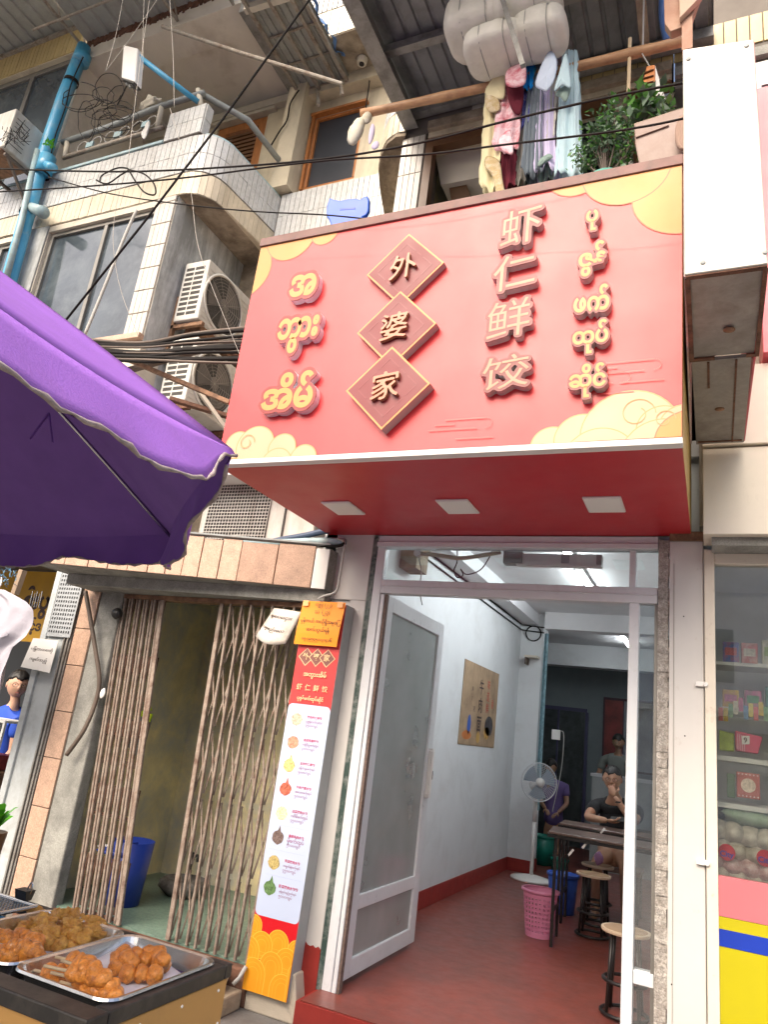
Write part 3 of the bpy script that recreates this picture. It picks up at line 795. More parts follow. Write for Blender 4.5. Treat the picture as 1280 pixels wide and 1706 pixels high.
# ------------------------------------------------------------------ aluminium shopfront
AF = thing('shopfront', 'white aluminium shopfront with transom glass and a wide doorway', 'shopfront', (-1.15, 0, .17))
Y0, Y1 = -.0, .07
w = MB()
w.box((-2.034, Y0, .17), (-1.975, Y1, 2.80)); w.box((-1.971, Y0+.004, .17), (-1.945, Y1-.004, 2.45))
w.build('jamb', M['alu_white'], AF, bevel=.004)
w = MB(); w.box((-2.034, Y0-.002, 2.80), (-.276, Y1, 2.845)); w.box((-2.034, Y0-.02, 2.765), (-.276, Y1, 2.798)); w.build('head_frame', M['alu_white'], AF, bevel=.004)
w = MB(); w.box((-1.974, Y0-.006, 2.455), (-.276, Y1, 2.545)); w.box((-1.974, Y0-.012, 2.50), (-.276, Y0-.006, 2.506)); w.build('transom_bar', M['alu_white'], AF, bevel=.003)
w = MB(); w.box((-.425, Y0-.008, .17), (-.372, Y1, 2.454)); w.box((-.43, Y0-.004, 2.546), (-.395, Y1, 2.764)); w.build('mullion', M['alu_white'], AF, bevel=.004)
for za, zb2 in ((.585, .645), (.17, .22)):
    w = MB(); w.box((-.371, Y0, za), (-.276, Y1, zb2)); w.build('side_light_rail', M['alu_white'], AF, bevel=.003)
w = MB(); w.box((-.292, Y0+.003, .22), (-.276, Y1-.004, 2.45)); w.build('side_light_stile', M['window_metal'], AF)
w = MB(); w.box((-.371, .03, .646), (-.293, .036, 2.453)); w.build('side_pane', M['glass_shop'], AF)
w = MB(); w.box((-.371, .03, .221), (-.293, .036, .584)); w.build('lower_side_pane', M['glass_shop'], AF)
w = MB(); w.box((-1.974, .03, 2.546), (-.431, .036, 2.764)); w.build('transom_pane', M['glass_clear'], AF)
w = MB(); w.box((-.394, .03, 2.546), (-.278, .036, 2.764)); w.build('transom_pane', M['glass_clear'], AF)
w = MB(); w.box((-2.03, .01, .17), (-1.97, .06, .22)); w.build('sill', M['alu_white'], AF)
# the leaf, opened inward, at X = -1.98
LF = thing('glass_door', 'open white framed glass door leaf swung into the shop', 'door', (-1.98, .1, .17))
xa, xb = -2.005, -1.965
w = MB(); w.box((xa, .12, .20), (xb, .22, 2.47)); w.box((xa, 1.16, .20), (xb, 1.27, 2.47)); w.box((xa, .22, 2.37), (xb, 1.16, 2.47)); w.box((xa, .22, .20), (xb, 1.16, .30)); w.box((xa, .22, .56), (xb, 1.16, .64))
w.build('frame', M['alu_white'], LF, bevel=.004)
w = MB(); w.box((-1.988, .22, .64), (-1.982, 1.16, 2.37)); w.build('upper_pane', M['glass_door'], LF)
w = MB(); w.box((-1.988, .22, .30), (-1.982, 1.16, .56)); w.build('lower_pane', M['glass_door'], LF)
w = MB(); w.box((xb, 1.19, 1.17), (xb+.03, 1.24, 1.52)); w.tube([(xb+.02, 1.14, 1.2), (xb+.05, 1.14, 1.2), (xb+.05, 1.14, 1.5), (xb+.02, 1.14, 1.5)], .011, 8); w.build('handle', M['plain_white'], LF, bevel=.003, smooth=False)
w = MB(); w.box((xb, 1.20, 1.30), (xb+.035, 1.23, 1.36)); w.build('lock', M['steel'], LF)
w = MB()
for z in (.5, 1.3, 2.1): w.tube([(-1.965, .10, z), (-1.965, .10, z+.1)], .012, 8)
w.build('hinge', M['steel'], LF)
w = MB()   # brown pile weather strip along the jamb
w.box((-1.944, .012, .17), (-1.930, .05, 2.45)); w.build('weather_strip', mat('pile_strip', (.16,.11,.09), .9, var=.4, vscale=60), AF)

# ------------------------------------------------------------------ the big red sign
XL, XR, YF, ZB, ZT = -2.42, -.105, -1.306, 2.852, 4.24
SG = thing('shop_sign', 'big red lightbox sign with gold clouds, raised Burmese and Chinese letters above the doorway', 'sign', (-1.26, YF, ZB))
m_red = mat('sign_red', (.64, .034, .040), .42, var=.05, vscale=1.4, spec=.5, coat=.1, dirt=(.52,.05,.05), damt=.35, dscale=2.5)
# faint panel lines in the red film
nt = m_red.node_tree; Nn_, Ln_ = nt.nodes, nt.links
wv = Nn_.new('ShaderNodeTexWave'); wv.bands_direction = 'Z'; wv.inputs['Scale'].default_value = 60; wv.inputs['Distortion'].default_value = 1.2; wv.inputs['Detail'].default_value = 2
tcx = Nn_.new('ShaderNodeTexCoord'); Ln_.new(tcx.outputs['Object'], wv.inputs[0])
bp = Nn_.new('ShaderNodeBump'); bp.inputs['Strength'].default_value = .08; bp.inputs['Distance'].default_value = .003
Ln_.new(wv.outputs[1], bp.inputs['Height']); Ln_.new(bp.outputs[0], pr(nt).inputs['Normal'])
w = MB(); w.box((XL, YF, ZB+.025), (XR, YF+.04, ZT)); w.build('face', m_red, SG)
w = MB(); w.box((XL-.003, YF-.008, ZB-.004), (XR+.003, YF+.045, ZB+.024)); w.build('bottom_trim', M['plain_white'], SG, bevel=.002)
w = MB(); w.box((XL-.004, YF-.012, ZT), (XR+.004, YF+.05, ZT+.055)); w.build('top_trim', mat('trim_brown', (.20,.10,.085), .6, dirt=(.1,.07,.06), damt=.6, dscale=8), SG, bevel=.002)
w = MB(); w.box((XR-.004, YF+.041, ZB), (XR+.002, -.0, ZT)); w.build('side_panel', mat('side_ochre', (.5,.34,.1), .5), SG)
w = MB(); w.box((XL, YF+.041, ZB), (XL+.006, -.0, ZT)); w.build('side_panel', m_red, SG)
w = MB(); w.box((XL, YF+.041, ZT-.01), (XR, -.0, ZT)); w.build('roof_panel', M['sheet_grey'], SG)
m_sof = mat('soffit_red', (.50, .020, .028), .38, var=.06, vscale=2, spec=.5, bump=.03, bscale=120)
nt = m_sof.node_tree; wv = nt.nodes.new('ShaderNodeTexWave'); wv.bands_direction = 'Y'; wv.inputs['Scale'].default_value = 55; wv.inputs['Distortion'].default_value = .6
tcx = nt.nodes.new('ShaderNodeTexCoord'); nt.links.new(tcx.outputs['Object'], wv.inputs[0])
bp = nt.nodes.new('ShaderNodeBump'); bp.inputs['Strength'].default_value = .14; bp.inputs['Distance'].default_value = .003
nt.links.new(wv.outputs[1], bp.inputs['Height']); nt.links.new(bp.outputs[0], pr(nt).inputs['Normal'])
w = MB(); w.box((XL, YF+.046, ZB-.004), (XR, -.003, ZB+.01)); SF = w.build('soffit', m_sof, SG)
for xc in (-2.012, -1.291, -.50):
    w = MB(); w.box((xc-.094, -.70, ZB-.016), (xc+.094, -.47, ZB-.0045)); ff = w.build('downlight', M['plain_white'], SG, bevel=.003)
    w = MB(); w.box((xc-.085, -.69, ZB-.0175), (xc+.085, -.48, ZB-.0162)); w.build('diffuser', mat('diffuser', (.8,.8,.77), .5, var=0), ff)

# printed clouds: flat gold discs and white scalloped clouds, each print a few tenths of a mm proud of the film
m_gold = mat('cloud_gold', (.54, .245, .055), .45, var=.12, vscale=2.2)
m_gold_rim = mat('cloud_gold_rim', (.42, .13, .045), .45, var=.05)
m_cream = mat('cloud_cream', (.52, .35, .21), .45, var=.08, vscale=2)
m_cream_rim = mat('cloud_cream_rim', (.50, .26, .09), .45, var=.05)
m_faint = mat('cloud_faint', (.80, .085, .075), .4, var=.03)
def clip_disc(mb, cx, cz, r, y, lo=None, n=40):
    """disc clipped to the sign face"""
    pts = []
    for i in range(n):
        x = cx + r*math.cos(2*PI*i/n); z = cz + r*math.sin(2*PI*i/n)
        pts.append((min(max(x, XL+.001), XR-.001), min(max(z, ZB+.026), ZT-.001)))
    out = []
    for p in pts:
        if not out or abs(p[0]-out[-1][0]) + abs(p[1]-out[-1][1]) > 1e-5: out.append(p)
    if len(out) > 2: mb.add([(x, y, z) for x, z in out], [tuple(range(len(out)))])
def S(px, py):
    p = at(px, py, Y=YF); return p.x, p.z
lay = [0]
def cloud_print(discs, m, rim, rimw=.006):
    for (px, py, r) in discs:
        cx, cz = S(px, py); lay[0] += 1; y = YF - .0004 - .00035*lay[0]
        a = MB(); clip_disc(a, cx, cz, r + rimw, y); a.build('cloud_outline', rim, SG, fixn=False)
        a = MB(); clip_disc(a, cx, cz, r, y - .0002); a.build('cloud_print', m, SG, fixn=False)
cloud_print([(436, 415, .085), (406, 452, .19), (486, 394, .16), (542, 386, .085)], m_gold, m_gold_rim)
cloud_print([(1105, 262, .16), (962, 285, .145), (1142, 318, .225), (1044, 282, .20)], m_gold, m_gold_rim)
cloud_print([(396, 742, .075), (425, 745, .115), (470, 748, .08), (505, 765, .075), (460, 775, .09)], m_cream, m_cream_rim)
cloud_print([(920, 745, .09), (970, 733, .115), (1050, 725, .20), (1105, 715, .10), (1140, 710, .09), (1000, 770, .15), (1105, 760, .16)], m_cream, m_cream_rim)
cloud_print([(1150, 735, .13)], m_gold, m_gold_rim)
# swirls in the clouds
def swirl(px, py, r, turns=1.15, m=m_cream_rim, wd_=.004, a0=0):
    cx, cz = S(px, py); lay[0] += 1; y = YF - .0006 - .00035*lay[0]; a = MB(); n = 40; vs = []
    for i in range(n+1):
        t = i/n; ang = a0 + 2*PI*turns*t; rr = r*(1-.62*t)
        for q in (-1, 1): vs.append((cx + (rr+q*wd_/2)*math.cos(ang), y, cz + (rr+q*wd_/2)*math.sin(ang)))
    a.add(vs, [(2*i, 2*i+1, 2*i+3, 2*i+2) for i in range(n)]); a.build('cloud_swirl', m, SG, fixn=False)
swirl(1062, 690, .075); swirl(412, 738, .05); swirl(1108, 700, .045, 1.0)
# faint line clouds in the red
def faint(px, py, L):
    cx, cz = S(px, py); lay[0] += 1; y = YF - .0006 - .0003*lay[0]; a = MB()
    for (dx, dz, l) in ((0, .05, L), (-.06, .0, L*1.2), (.05, -.05, L*.9), (-.1, .025, L*.5)):
        a.box((cx+dx-l/2, y, cz+dz-.002), (cx+dx+l/2, y+.0003, cz+dz+.002))
    for i in range(12):
        an = PI*i/11 - PI/2; a.box((cx+L/2+.028*math.cos(an)-.002, y, cz+.025+.025*math.sin(an)-.002), (cx+L/2+.028*math.cos(an)+.002, y+.0003, cz+.025+.025*math.sin(an)+.002))
    a.build('faint_cloud', m_faint, SG)
faint(1050, 620, .20); faint(775, 715, .20); faint(1010, 640, .15)

# raised letters
m_gold_l = mat('letter_gold', (.55, .245, .05), .4, var=.05, vscale=4)
m_peach_l = mat('letter_peach', (.43, .19, .105), .4, var=.06, vscale=4)
m_rim_l = mat('letter_rim', (.24, .022, .018), .45, var=.05)
m_rim_d = mat('letter_rim_dark', (.19, .035, .032), .45, var=.05)
m_side = mat('letter_side', (.72, .72, .78), .4, var=.03)
m_side_d = mat('letter_side_worn', (.44, .41, .41), .5, var=.08)
UX, UZ = Vector((1, 0, 0)), Vector((0, 0, 1))
def raised(s, box, depth, bold, fat, face, rim, side, shear=0.0, name='letter'):
    """box = pixel corners of the front outline (x0,y0 top left .. x1,y1 bottom right), measured on the raised plane"""
    YL = YF - depth
    p0, p1 = at(box[0], box[1], Y=YL), at(box[2], box[3], Y=YL)
    cx, cz = (p0.x+p1.x)/2, (p0.z+p1.z)/2; wv_, hv = abs(p1.x-p0.x), abs(p0.z-p1.z)
    vs, fs = glyphs(s, bold, shear)
    xs = [v[0] for v in vs]; ys = [v[1] for v in vs]
    gx, gy = (min(xs)+max(xs))/2, (min(ys)+max(ys))/2
    kx = wv_/((max(xs)-min(xs)) + 2*fat); kz = hv/((max(ys)-min(ys)) + 2*fat)
    loops = trace_fat(s, fat, bold, shear)
    a = MB(); fat_plate(a, loops, 1.0, lambda x, y, z: (cx+(x-gx)*kx, YL + (1-z)*depth*1.0 - 0.0, cz+(y-gy)*kz))
    body = a.build(name, side, SG)
    a = MB(); fat_plate(a, loops, 1.0, lambda x, y, z: (cx+(x-gx)*kx, YL - .004*z - .0003, cz+(y-gy)*kz)); a.build('letter_rim', rim, body)
    a = MB(); a.add([(cx+(x-gx)*kx, YL-.0055, cz+(y-gy)*kz) for x, y in vs], fs); a.build('letter_face', face, body, fixn=False)
D_ = .038
raised('အ', (484, 456, 528, 496), D_, .038, .10, m_gold_l, m_rim_l, m_side)
raised('ဘွား', (465, 528, 527, 590), D_, .038, .10, m_gold_l, m_rim_l, m_side)
raised('အိမ်', (441, 620, 523, 684), D_, .038, .10, m_gold_l, m_rim_l, m_side)
for s, bx in (('ပု', (975, 350, 1000, 386)), ('ဇွန်', (963, 404, 1014, 462)), ('ဖက်', (955, 477, 1019, 520)), ('ထုပ်', (953, 535, 1017, 590)), ('ဆိုင်', (947, 606, 1013, 664))):
    raised(s, bx, D_, .034, .10, m_gold_l, m_rim_d, m_side_d)
for s, bx in (('虾', (834, 351, 905, 405)), ('仁', (821, 428, 896, 483)), ('鲜', (811, 500, 887, 563)), ('饺', (802, 592, 886, 650))):
    raised(s, bx, D_, -.002, .072, m_peach_l, m_rim_d, m_side_d, .12)
# three diamonds
m_dia = mat('diamond_red', (.17, .010, .014), .45, var=.08)
m_dia_line = mat('diamond_line', (.20, .015, .02), .35)
m_dia_rim = mat('diamond_rim', (.60, .24, .06), .4)
for i, (s, zc, yo) in enumerate((('外', 3.876+.012, .036), ('婆', 3.530, .046), ('家', 3.195, .056))):
    xc = -1.435; h = .218 if i < 2 else .226; yf = YF - yo
    def dia(r): return [(xc-r, 0, zc), (xc, 0, zc-r), (xc+r, 0, zc), (xc, 0, zc+r)]
    a = MB(); a.prism([(x, yf, z) for x, y, z in dia(h)], (0, yo, 0)); bd = a.build('diamond', m_side_d if i else m_side_d, SG)
    a = MB(); a.prism([(x, yf-.0032, z) for x, y, z in dia(h)], (0, .003, 0)); a.build('diamond_rim', m_dia_rim, bd)
    a = MB(); a.prism([(x, yf-.0045, z) for x, y, z in dia(h*.94)], (0, .001, 0)); a.build('diamond_face', m_dia, bd)
    a = MB()
    for r in (.70,):
        q = dia(h*r)
        for j in range(4):
            p, r2_ = Vector(q[j]), Vector(q[(j+1) % 4])
            for t0, t1 in ((.0, .34), (.42, .58), (.66, 1.0)):
                a.bar(p.lerp(r2_, t0) + V(0, yf-.005, 0), p.lerp(r2_, t1) + V(0, yf-.005, 0), .005, .001, up=(0, 1, 0))
    a.build('key_line', m_dia_line, bd)
    # the character stands off the plate
    a = MB(); vs, fs = glyphs(s, .008, .12); xs = [v[0] for v in vs]; ys = [v[1] for v in vs]; gx, gy = (min(xs)+max(xs))/2, (min(ys)+max(ys))/2
    k = .15/(max(xs)-min(xs))
    loops = trace_fat(s, .012, .008, .12)
    fat_plate(a, loops, 1.0, lambda x, y, z: (xc+(x-gx)*k, yf-.005-.022*z, zc+(y-gy)*k)); ch = a.build('character', m_peach_l, bd)
# ------------------------------------------------------------------ stairwell entry with collapsible gates
ST = thing('stairwell_entry', 'dim stairwell entry with mouldy yellow walls and green terrazzo floor behind rusty gates', 'entrance', (-3.3, 0, 0))
w = MB(); w.box((-4.46, .0, .02), (-4.40, 1.45, 2.6)); w.box((-4.40, 1.40, .02), (-2.5, 1.45, 2.6)); w.build('wall', M['stair_wall'], ST)
w = MB(); w.box((-2.5, .0, .02), (-2.46, 1.45, 2.6)); w.box((-4.40, .05, 2.55), (-2.5, 1.40, 2.6)); w.build('side_wall', M['concrete'], ST)
w = MB(); w.box((-4.40, -.02, .02), (-2.5, 1.40, .2)); w.build('floor', M['stair_floor'], ST)
w = MB(); w.box((-4.40, -.10, .0), (-2.46, -.022, .19)); w.build('threshold', M['rust'], ST, bevel=.01)
w = MB(); w.prism([(-4.324, -.06, .0), (-4.10, -.06, .0), (-4.10, -.06, 2.55), (-4.324, -.06, 2.55)], (0, .1, 0)); w.build('plaster_jamb', M['concrete'], ST, bevel=.012)
# pink tile pilaster, tiles one by one
TX0, TX1 = -4.50, -4.33
TP = thing('tiled_pilaster', 'narrow pilaster of pink marble tiles beside the grey shutter channel', 'pilaster', (-4.42, 0, 0))
w = MB(); w.box((TX0-.004, -.055, 0), (TX1+.004, .2, 2.56)); w.build('core', M['grout'], TP)
zs = [2.56, 2.07, 1.79, 1.45, 1.12, .785, .45, .13]
for i in range(len(zs)-1):
    t = MB(); t.box((TX0, -.07, zs[i+1]+.003), (TX1, -.055, zs[i]-.003)); t.build('tile', M['tile_pink'], TP, bevel=.002)
# grey steel shutter channel
SC = thing('shutter_channel', 'pale grey steel shutter channel with pierced upper panel left of the pink tiles', 'shutter', (-4.83, -.1, 0))
w = MB(); w.box((-4.83, -.09, .0), (-4.77, .02, 2.7)); w.box((-4.77, -.07, .0), (-4.58, .0, 2.7)); w.build('channel', mat('channel_grey', (.46,.50,.51), .5, dirt=(.25,.25,.23), damt=.7, dscale=3, dthr=.52), SC, bevel=.003)
w = MB()
for i in range(4): w.box((-4.578+.018*i, -.085+.012*(i % 2), .0), (-4.578+.018*i+.013, -.0, 2.7))
w.build('guide_rail', mat('guide_grey', (.30,.29,.27), .5, .4, dirt=(.14,.11,.08), damt=.6, dscale=6), SC)
w = MB(); w.box((-4.76, -.093, 1.99), (-4.51, -.089, 2.7)); pp = w.build('pierced_panel', mat('pierced_grey', (.42,.45,.47), .5, .3), SC)
hb = MB()
for i in range(9):
    for j in range(20):
        hb.box((-4.748+i*.026, -.0950, 2.02+j*.034), (-4.748+i*.026+.012, -.0935, 2.02+j*.034+.018))
hb.build('hole', M['black_plastic'], pp, kind='stuff')

# pink marble lintel beam, slabs one by one
BM = thing('lintel_beam', 'sagging lintel beam faced with pink marble slabs over the stairwell gates', 'beam', (-3.3, -.2, 2.44))
d = Vector((-1, -.275, 0)).normalized(); o = Vector((-2.33, -.10, 0)); nrm = Vector((d.y, -d.x, 0)); nrm = -nrm if nrm.y > 0 else nrm
def on(s, z, off=0): p = o + d*s + nrm*off; return V(p.x, p.y, z)
w = MB(); w.prism([on(0, 2.44), on(2.2, 2.44), V(-4.45, .1, 2.44), V(-2.33, .1, 2.44)], (0, 0, .28)); w.build('core', M['concrete'], BM)
ss = [.0, .10, .36, .62, .76, .90, 1.02, 1.14, 1.27, 1.42, 1.57, 1.72, 1.9, 2.1]
for i in range(len(ss)-1):
    a, c = ss[i]+.003, ss[i+1]-.003; t = MB()
    t.prism([on(a, 2.442, .001), on(c, 2.442, .001), on(c, 2.715+.012*(i % 2), .001), on(a, 2.715+.012*(i % 2), .001)], nrm*(.014 + .002*(i % 3)))
    t.build('slab', M['plain_white'] if i == 0 else (M['tile_pink2'] if i < 3 else M['tile_pink']), BM, bevel=.002)
w = MB(); w.prism([on(0, 2.73), on(2.2, 2.73), on(2.2, 2.74, .03), on(0, 2.74, .03)], (0, 0, .012)); w.build('top_edge', M['grey_pipe'], BM)
w = MB(); w.prism([V(-2.34, -.08, 2.36), V(-4.4, -.35, 2.36), V(-4.4, .05, 2.36), V(-2.34, .05, 2.36)], (0, 0, .078)); w.build('soffit', M['concrete'], BM)
w = MB(); w.box((-4.15, -.05, 2.325), (-2.46, .04, 2.357)); w.build('gate_track', M['rust_light'], BM)
w = MB(); w.tube(smooth_path([at(562, 897, Y=-.12), at(574, 905, Y=-.12), at(571, 930, Y=-.12), at(566, 960, Y=-.12), at(560, 985, Y=-.12), at(540, 993, Y=-.12), at(530, 998, Y=-.1)]), .008, 8)
solo('wall_cable', w, M['cable_pale'], 'pale cable looping down the white pillar edge by the pink beam', 'cable', smooth=True)

def gate(name, label, xt0, xt1, xb0, xb1, nbar, lattice, loc, yoff, flat_first):
    G = thing(name, label, 'gate', loc)
    zt, zb = 2.325, .20
    def P(u, z, y=0):
        t = (z-zb)/(zt-zb); return V((xb0+(xb1-xb0)*u)*(1-t) + (xt0+(xt1-xt0)*u)*t, yoff+y, z)
    rng = random.Random(nbar)
    for i in range(nbar):
        u = i/(nbar-1); ww = .032 if (i == (0 if flat_first else nbar-1)) else .0165
        a = MB(); a.bar(P(u, zb, -.012 if i % 2 else .0), P(u, zt, -.012 if i % 2 else .0), ww, .022, up=(0, 1, 0))
        a.build('bar', M['gate_flat'] if ww > .03 else M['gate_bar'], G, bevel=.003)
    if lattice:
        nn = nbar-1; rows = 5; hh = (zt-zb)/rows
        for r in range(rows):
            for i in range(nn):
                for dn in (1, -1):
                    u0, u1 = i/nn, (i+1)/nn
                    zc = zb + hh*(r+.5); k = hh*.46*dn
                    a = MB(); a.bar(P(u0, zc-k, .018+.005*dn), P(u1, zc+k, .018+.005*dn), .011, .004, up=(0, 1, 0)); a.build('lattice_strip', M['gate_bar'], G)
    else:
        a = MB(); rr = random.Random(5)
        for r in range(5):
            zc = zb + .2 + r*.45
            for i in range(nbar-1):
                a.bar(P(i/(nbar-1), zc-.16, .02), P((i+1)/(nbar-1), zc+.16, .02), .014, .006, up=(0, 1, 0))
        a.build('folded_lattice', M['rust'], G, kind='stuff')
    for z in (zb+.02, zb+.62, zb+1.15, zb+1.6):
        if not lattice:
            a = MB(); a.bar(P(0, z, .006), P(1, z, .006), .006, .02); a.build('tie_rod', M['rust'], G)
    return G
gate('folding_gate', 'rusty collapsible gate folded tight against the left side of the stairwell', -4.12, -3.72, -3.93, -3.52, 12, False, (-3.8, -.02, .2), -.03, False)
gate('folding_gate', 'rusty collapsible gate stretched out in diamonds behind the hanging paper', -3.19, -2.49, -3.12, -2.53, 9, True, (-2.8, -.02, .2), -.03, True)
w = MB(); w.lathe([(.0, -.03), (.03, -.025), (.045, .0), (.03, .03), (0, .035)], (at(194, 1022, Y=-.1).x, -.1, at(194, 1022, Y=-.1).z), 14, 'Y'); solo('gate_lamp', w, M['black_plastic'], 'small round black lamp head fixed at the top of the folded gate', 'lamp', smooth=True)
pts = [at(142, 985, Y=-.12), at(150, 1030, Y=-.13), at(158, 1080, Y=-.12), at(165, 1130, Y=-.1), at(160, 1165, Y=-.09), at(140, 1215, Y=-.12), at(110, 1258, Y=-.14)]
w = MB(); w.tube(smooth_path(pts), .016, 8); solo('hose', w, M['cable_brown'], 'thick brown flexible hose hanging down the pink tile pilaster', 'hose', smooth=True)
w = MB(); c = at(171, 1155, Y=-.1); w.blob(c, (.02, .012, .035), 3, .2); solo('plastic_tag', w, M['plain_white'], 'crumpled white plastic tag tied to the folded gate', 'tag', smooth=True)

# things in the stairwell
def lathe_thing(name, prof, loc, m, label, cat, n=28, parts=(), **k):
    T = thing(name, label, cat, loc)
    w = MB(); w.lathe(prof, loc, n, cap=False); w.build('body', m, T, smooth=True, solid=.004)
    return T
BN = lathe_thing('bin', [(.0, .002), (.125, .004), (.155, .42), (.155, .42)], (-3.88, .36, .2), M['bin_blue'], 'tall dark blue plastic bin on the stairwell floor', 'bin')
w = MB(); w.lathe([(.145, .325), (.163, .33), (.166, .352), (.145, .357)], (-3.93, .34, .2), 28, cap=False); w.build('rim', M['bin_blue'], BN, smooth=True, solid=.003)
w = MB(); w.obox((-3.98, .32, .565), (.9, .1, .3), (0, 1, 0), (-.3, 0, .9), .10, .10, .006); w.build('lid', M['bin_blue'], BN)
w = MB(); w.obox((-4.0, .26, .57), Vector((.9, .2, .1)).normalized(), (0, .5, .2), (0, 0, 1), .09, .02, .004); w.build('papers', M['paper'], BN)
BS = thing('stone_basin', 'low round grey stone basin with a tap on the terrazzo', 'basin', (-3.78, .93, .2))
w = MB(); w.lathe([(.0, .0), (.13, .0), (.20, .06), (.19, .10), (.16, .12), (.14, .10), (0, .09)], (-3.78, .93, .2), 24); w.build('bowl', M['rubber_stone'], BS, smooth=True)
w = MB(); w.tube([(-3.80, .98, .30), (-3.80, .98, .50)], .022, 10); w.tube([(-3.80, .98, .47), (-3.72, .95, .49), (-3.70, .94, .45)], .012, 8); w.build('tap', M['black_plastic'], BS, smooth=True)
w = MB()
c = at(236, 1205, Y=.35); w.blob((c.x, c.y, c.z-.08), (.09, .03, .16), 9, .25); solo('plastic_bag', w, mat('clear_bag', (.30, .32, .30), .3, trans=.3), 'clear plastic bag hanging behind the folded gate', 'bag', smooth=True)
w = MB(); c = at(243, 1185, Y=.3); w.obox(c, (.8, 0, .6), (0, 1, 0), (-.6, 0, .8), .05, .01, .02); c = at(248, 1200, Y=.3); w.obox(c, (.2, 0, .98), (0, 1, 0), (-.98, 0, .2), .05, .01, .012); solo('neon_hanger', w, mat('neon', (.55, .75, .02), .4), 'neon yellow green plastic clip hanging over the clear bag', 'hanger', bevel=.004)
w = MB(); w.tube(smooth_path([at(401, 1585, Y=-.15), at(396, 1600, Y=-.17), at(402, 1632, Y=-.17), at(388, 1642, Y=-.2)]), .006, 6)
w = MB(); w.tube([at(410, 1610, Y=-.14), at(398, 1630, Y=-.16), at(388, 1640, Y=-.18)], .012, 8); solo('pvc_pipe', w, M['cable_pale'], 'short pale pipe end poking out at the foot of the menu board', 'pipe', smooth=True)
w = MB(); w.box((-2.78, -.34, .0), (-2.47, -.12, .10)); solo('kerb_block', w, M['concrete_brown'], 'dirty concrete block on the ground below the menu board', 'block', bevel=.012)
w = MB(); w.lathe([(.0, 0), (.13, 0), (.15, .07), (.12, .075), (.11, .02), (0, .02)], (-2.66, -.26, .10), 20); solo('drain_bowl', w, M['concrete_brown'], 'shallow brown bowl in the dark corner below the menu board', 'bowl', smooth=True)

# ------------------------------------------------------------------ menu board
MN = thing('menu_board', 'tall narrow red and pale blue menu board with eight dumpling dishes on the pillar', 'menu board', (-2.32, -.12, .10))
bx0t, bx1t, bx0b, bx1b = -2.455, -2.145, -2.475, -2.175
zt_, zb_ = 2.345, .10
def MBp(u, z, y=-.12):
    t = (z-zb_)/(zt_-zb_); x0 = bx0b+(bx0t-bx0b)*t; x1 = bx1b+(bx1t-bx1b)*t; return V(x0+(x1-x0)*u, y, z)
a = MB(); a.prism([MBp(0, zb_), MBp(1, zb_), MBp(1, zt_), MBp(0, zt_)], (0, .115, 0)); a.build('box', mat('board_grey', (.36, .38, .38), .5), MN, bevel=.002)
def mrect(u0, u1, z0, z1, m, name, y=-.1206, rad=0):
    a = MB()
    if rad:
        ru = rad/.3; pts = []
        for (cu_, cz_, a0) in ((u1-ru, z1-rad, 0), (u0+ru, z1-rad, 90), (u0+ru, z0+rad, 180), (u1-ru, z0+rad, 270)):
            for q in range(5):
                an = R(a0+q*22.5); pts.append(MBp(cu_+ru*math.cos(an), cz_+rad*math.sin(an), y))
        a.add(pts, [tuple(range(len(pts)))])
    else: a.add([MBp(u0, z0, y), MBp(u1, z0, y), MBp(u1, z1, y), MBp(u0, z1, y)], [(0, 1, 2, 3)])
    return a.build(name, m, MN, fixn=False)
mrect(0.005, .995, 1.60, 2.34, mat('menu_red', (.62, .055, .055), .4, var=.05), 'red_header')
mrect(0.005, .995, zb_+.004, .60, mat('menu_deep_red', (.62, .004, .012), .4, var=.03), 'red_footer')
mrect(0.005, .995, .49, 1.70, mat('menu_blue', (.52, .60, .78), .4, var=.02), 'pale_panel', -.1212, .03)
# footer scales
m_sc = mat('scale_gold', (.82, .33, .012), .45, var=.08, vscale=8); m_scl = mat('scale_line', (.85, .50, .06), .45)
k = 0
for (u, z, r) in ((.02, .43, .06), (.62, .37, .073), (1.03, .36, .055), (.27, .34, .075), (.0, .30, .075), (.86, .29, .075), (.55, .25, .078), (.18, .19, .085), (.85, .155, .08), (1.1, .25, .05)):
    k += 1
    for j, (rr, m) in enumerate(((r, m_scl), (r-.004, m_sc), (r*.72, m_scl), (r*.72-.0015, m_sc), (r*.45, m_scl), (r*.45-.0015, m_sc))):
        pts = []
        for i in range(28):
            an = 2*PI*i/28; uu = min(max(u + rr/.3*math.cos(an), .006), .994); zz = max(z + rr*math.sin(an), zb_+.005)
            if rr*math.sin(an) < 0: zz = zb_+.005 if k > 6 else max(zb_+.005, z-rr*.9)
            pts.append(MBp(uu, zz, -.1214-.0006*k-.00008*j))
        out = [pts[0]]
        for p in pts[1:]:
            if (p-out[-1]).length > 1e-5: out.append(p)
        a = MB(); a.add(out, [tuple(range(len(out)))]); a.build('scale_print', m, MN, fixn=False)
m_mgold = mat('menu_gold', (.80, .58, .32), .4)
def mtext(s, u, z, h=None, wd=None, m=None, y=-.1285, bold=.015, name='lettering', tilt=0):
    a = MB(); c = MBp(u, z, y); U = Vector((1, 0, -tilt)).normalized(); put_text(a, s, c, U, Vector((0, 0, 1)), h=h, w=wd, bold=bold)
    return a.build(name, m or m_mgold, MN, fixn=False)
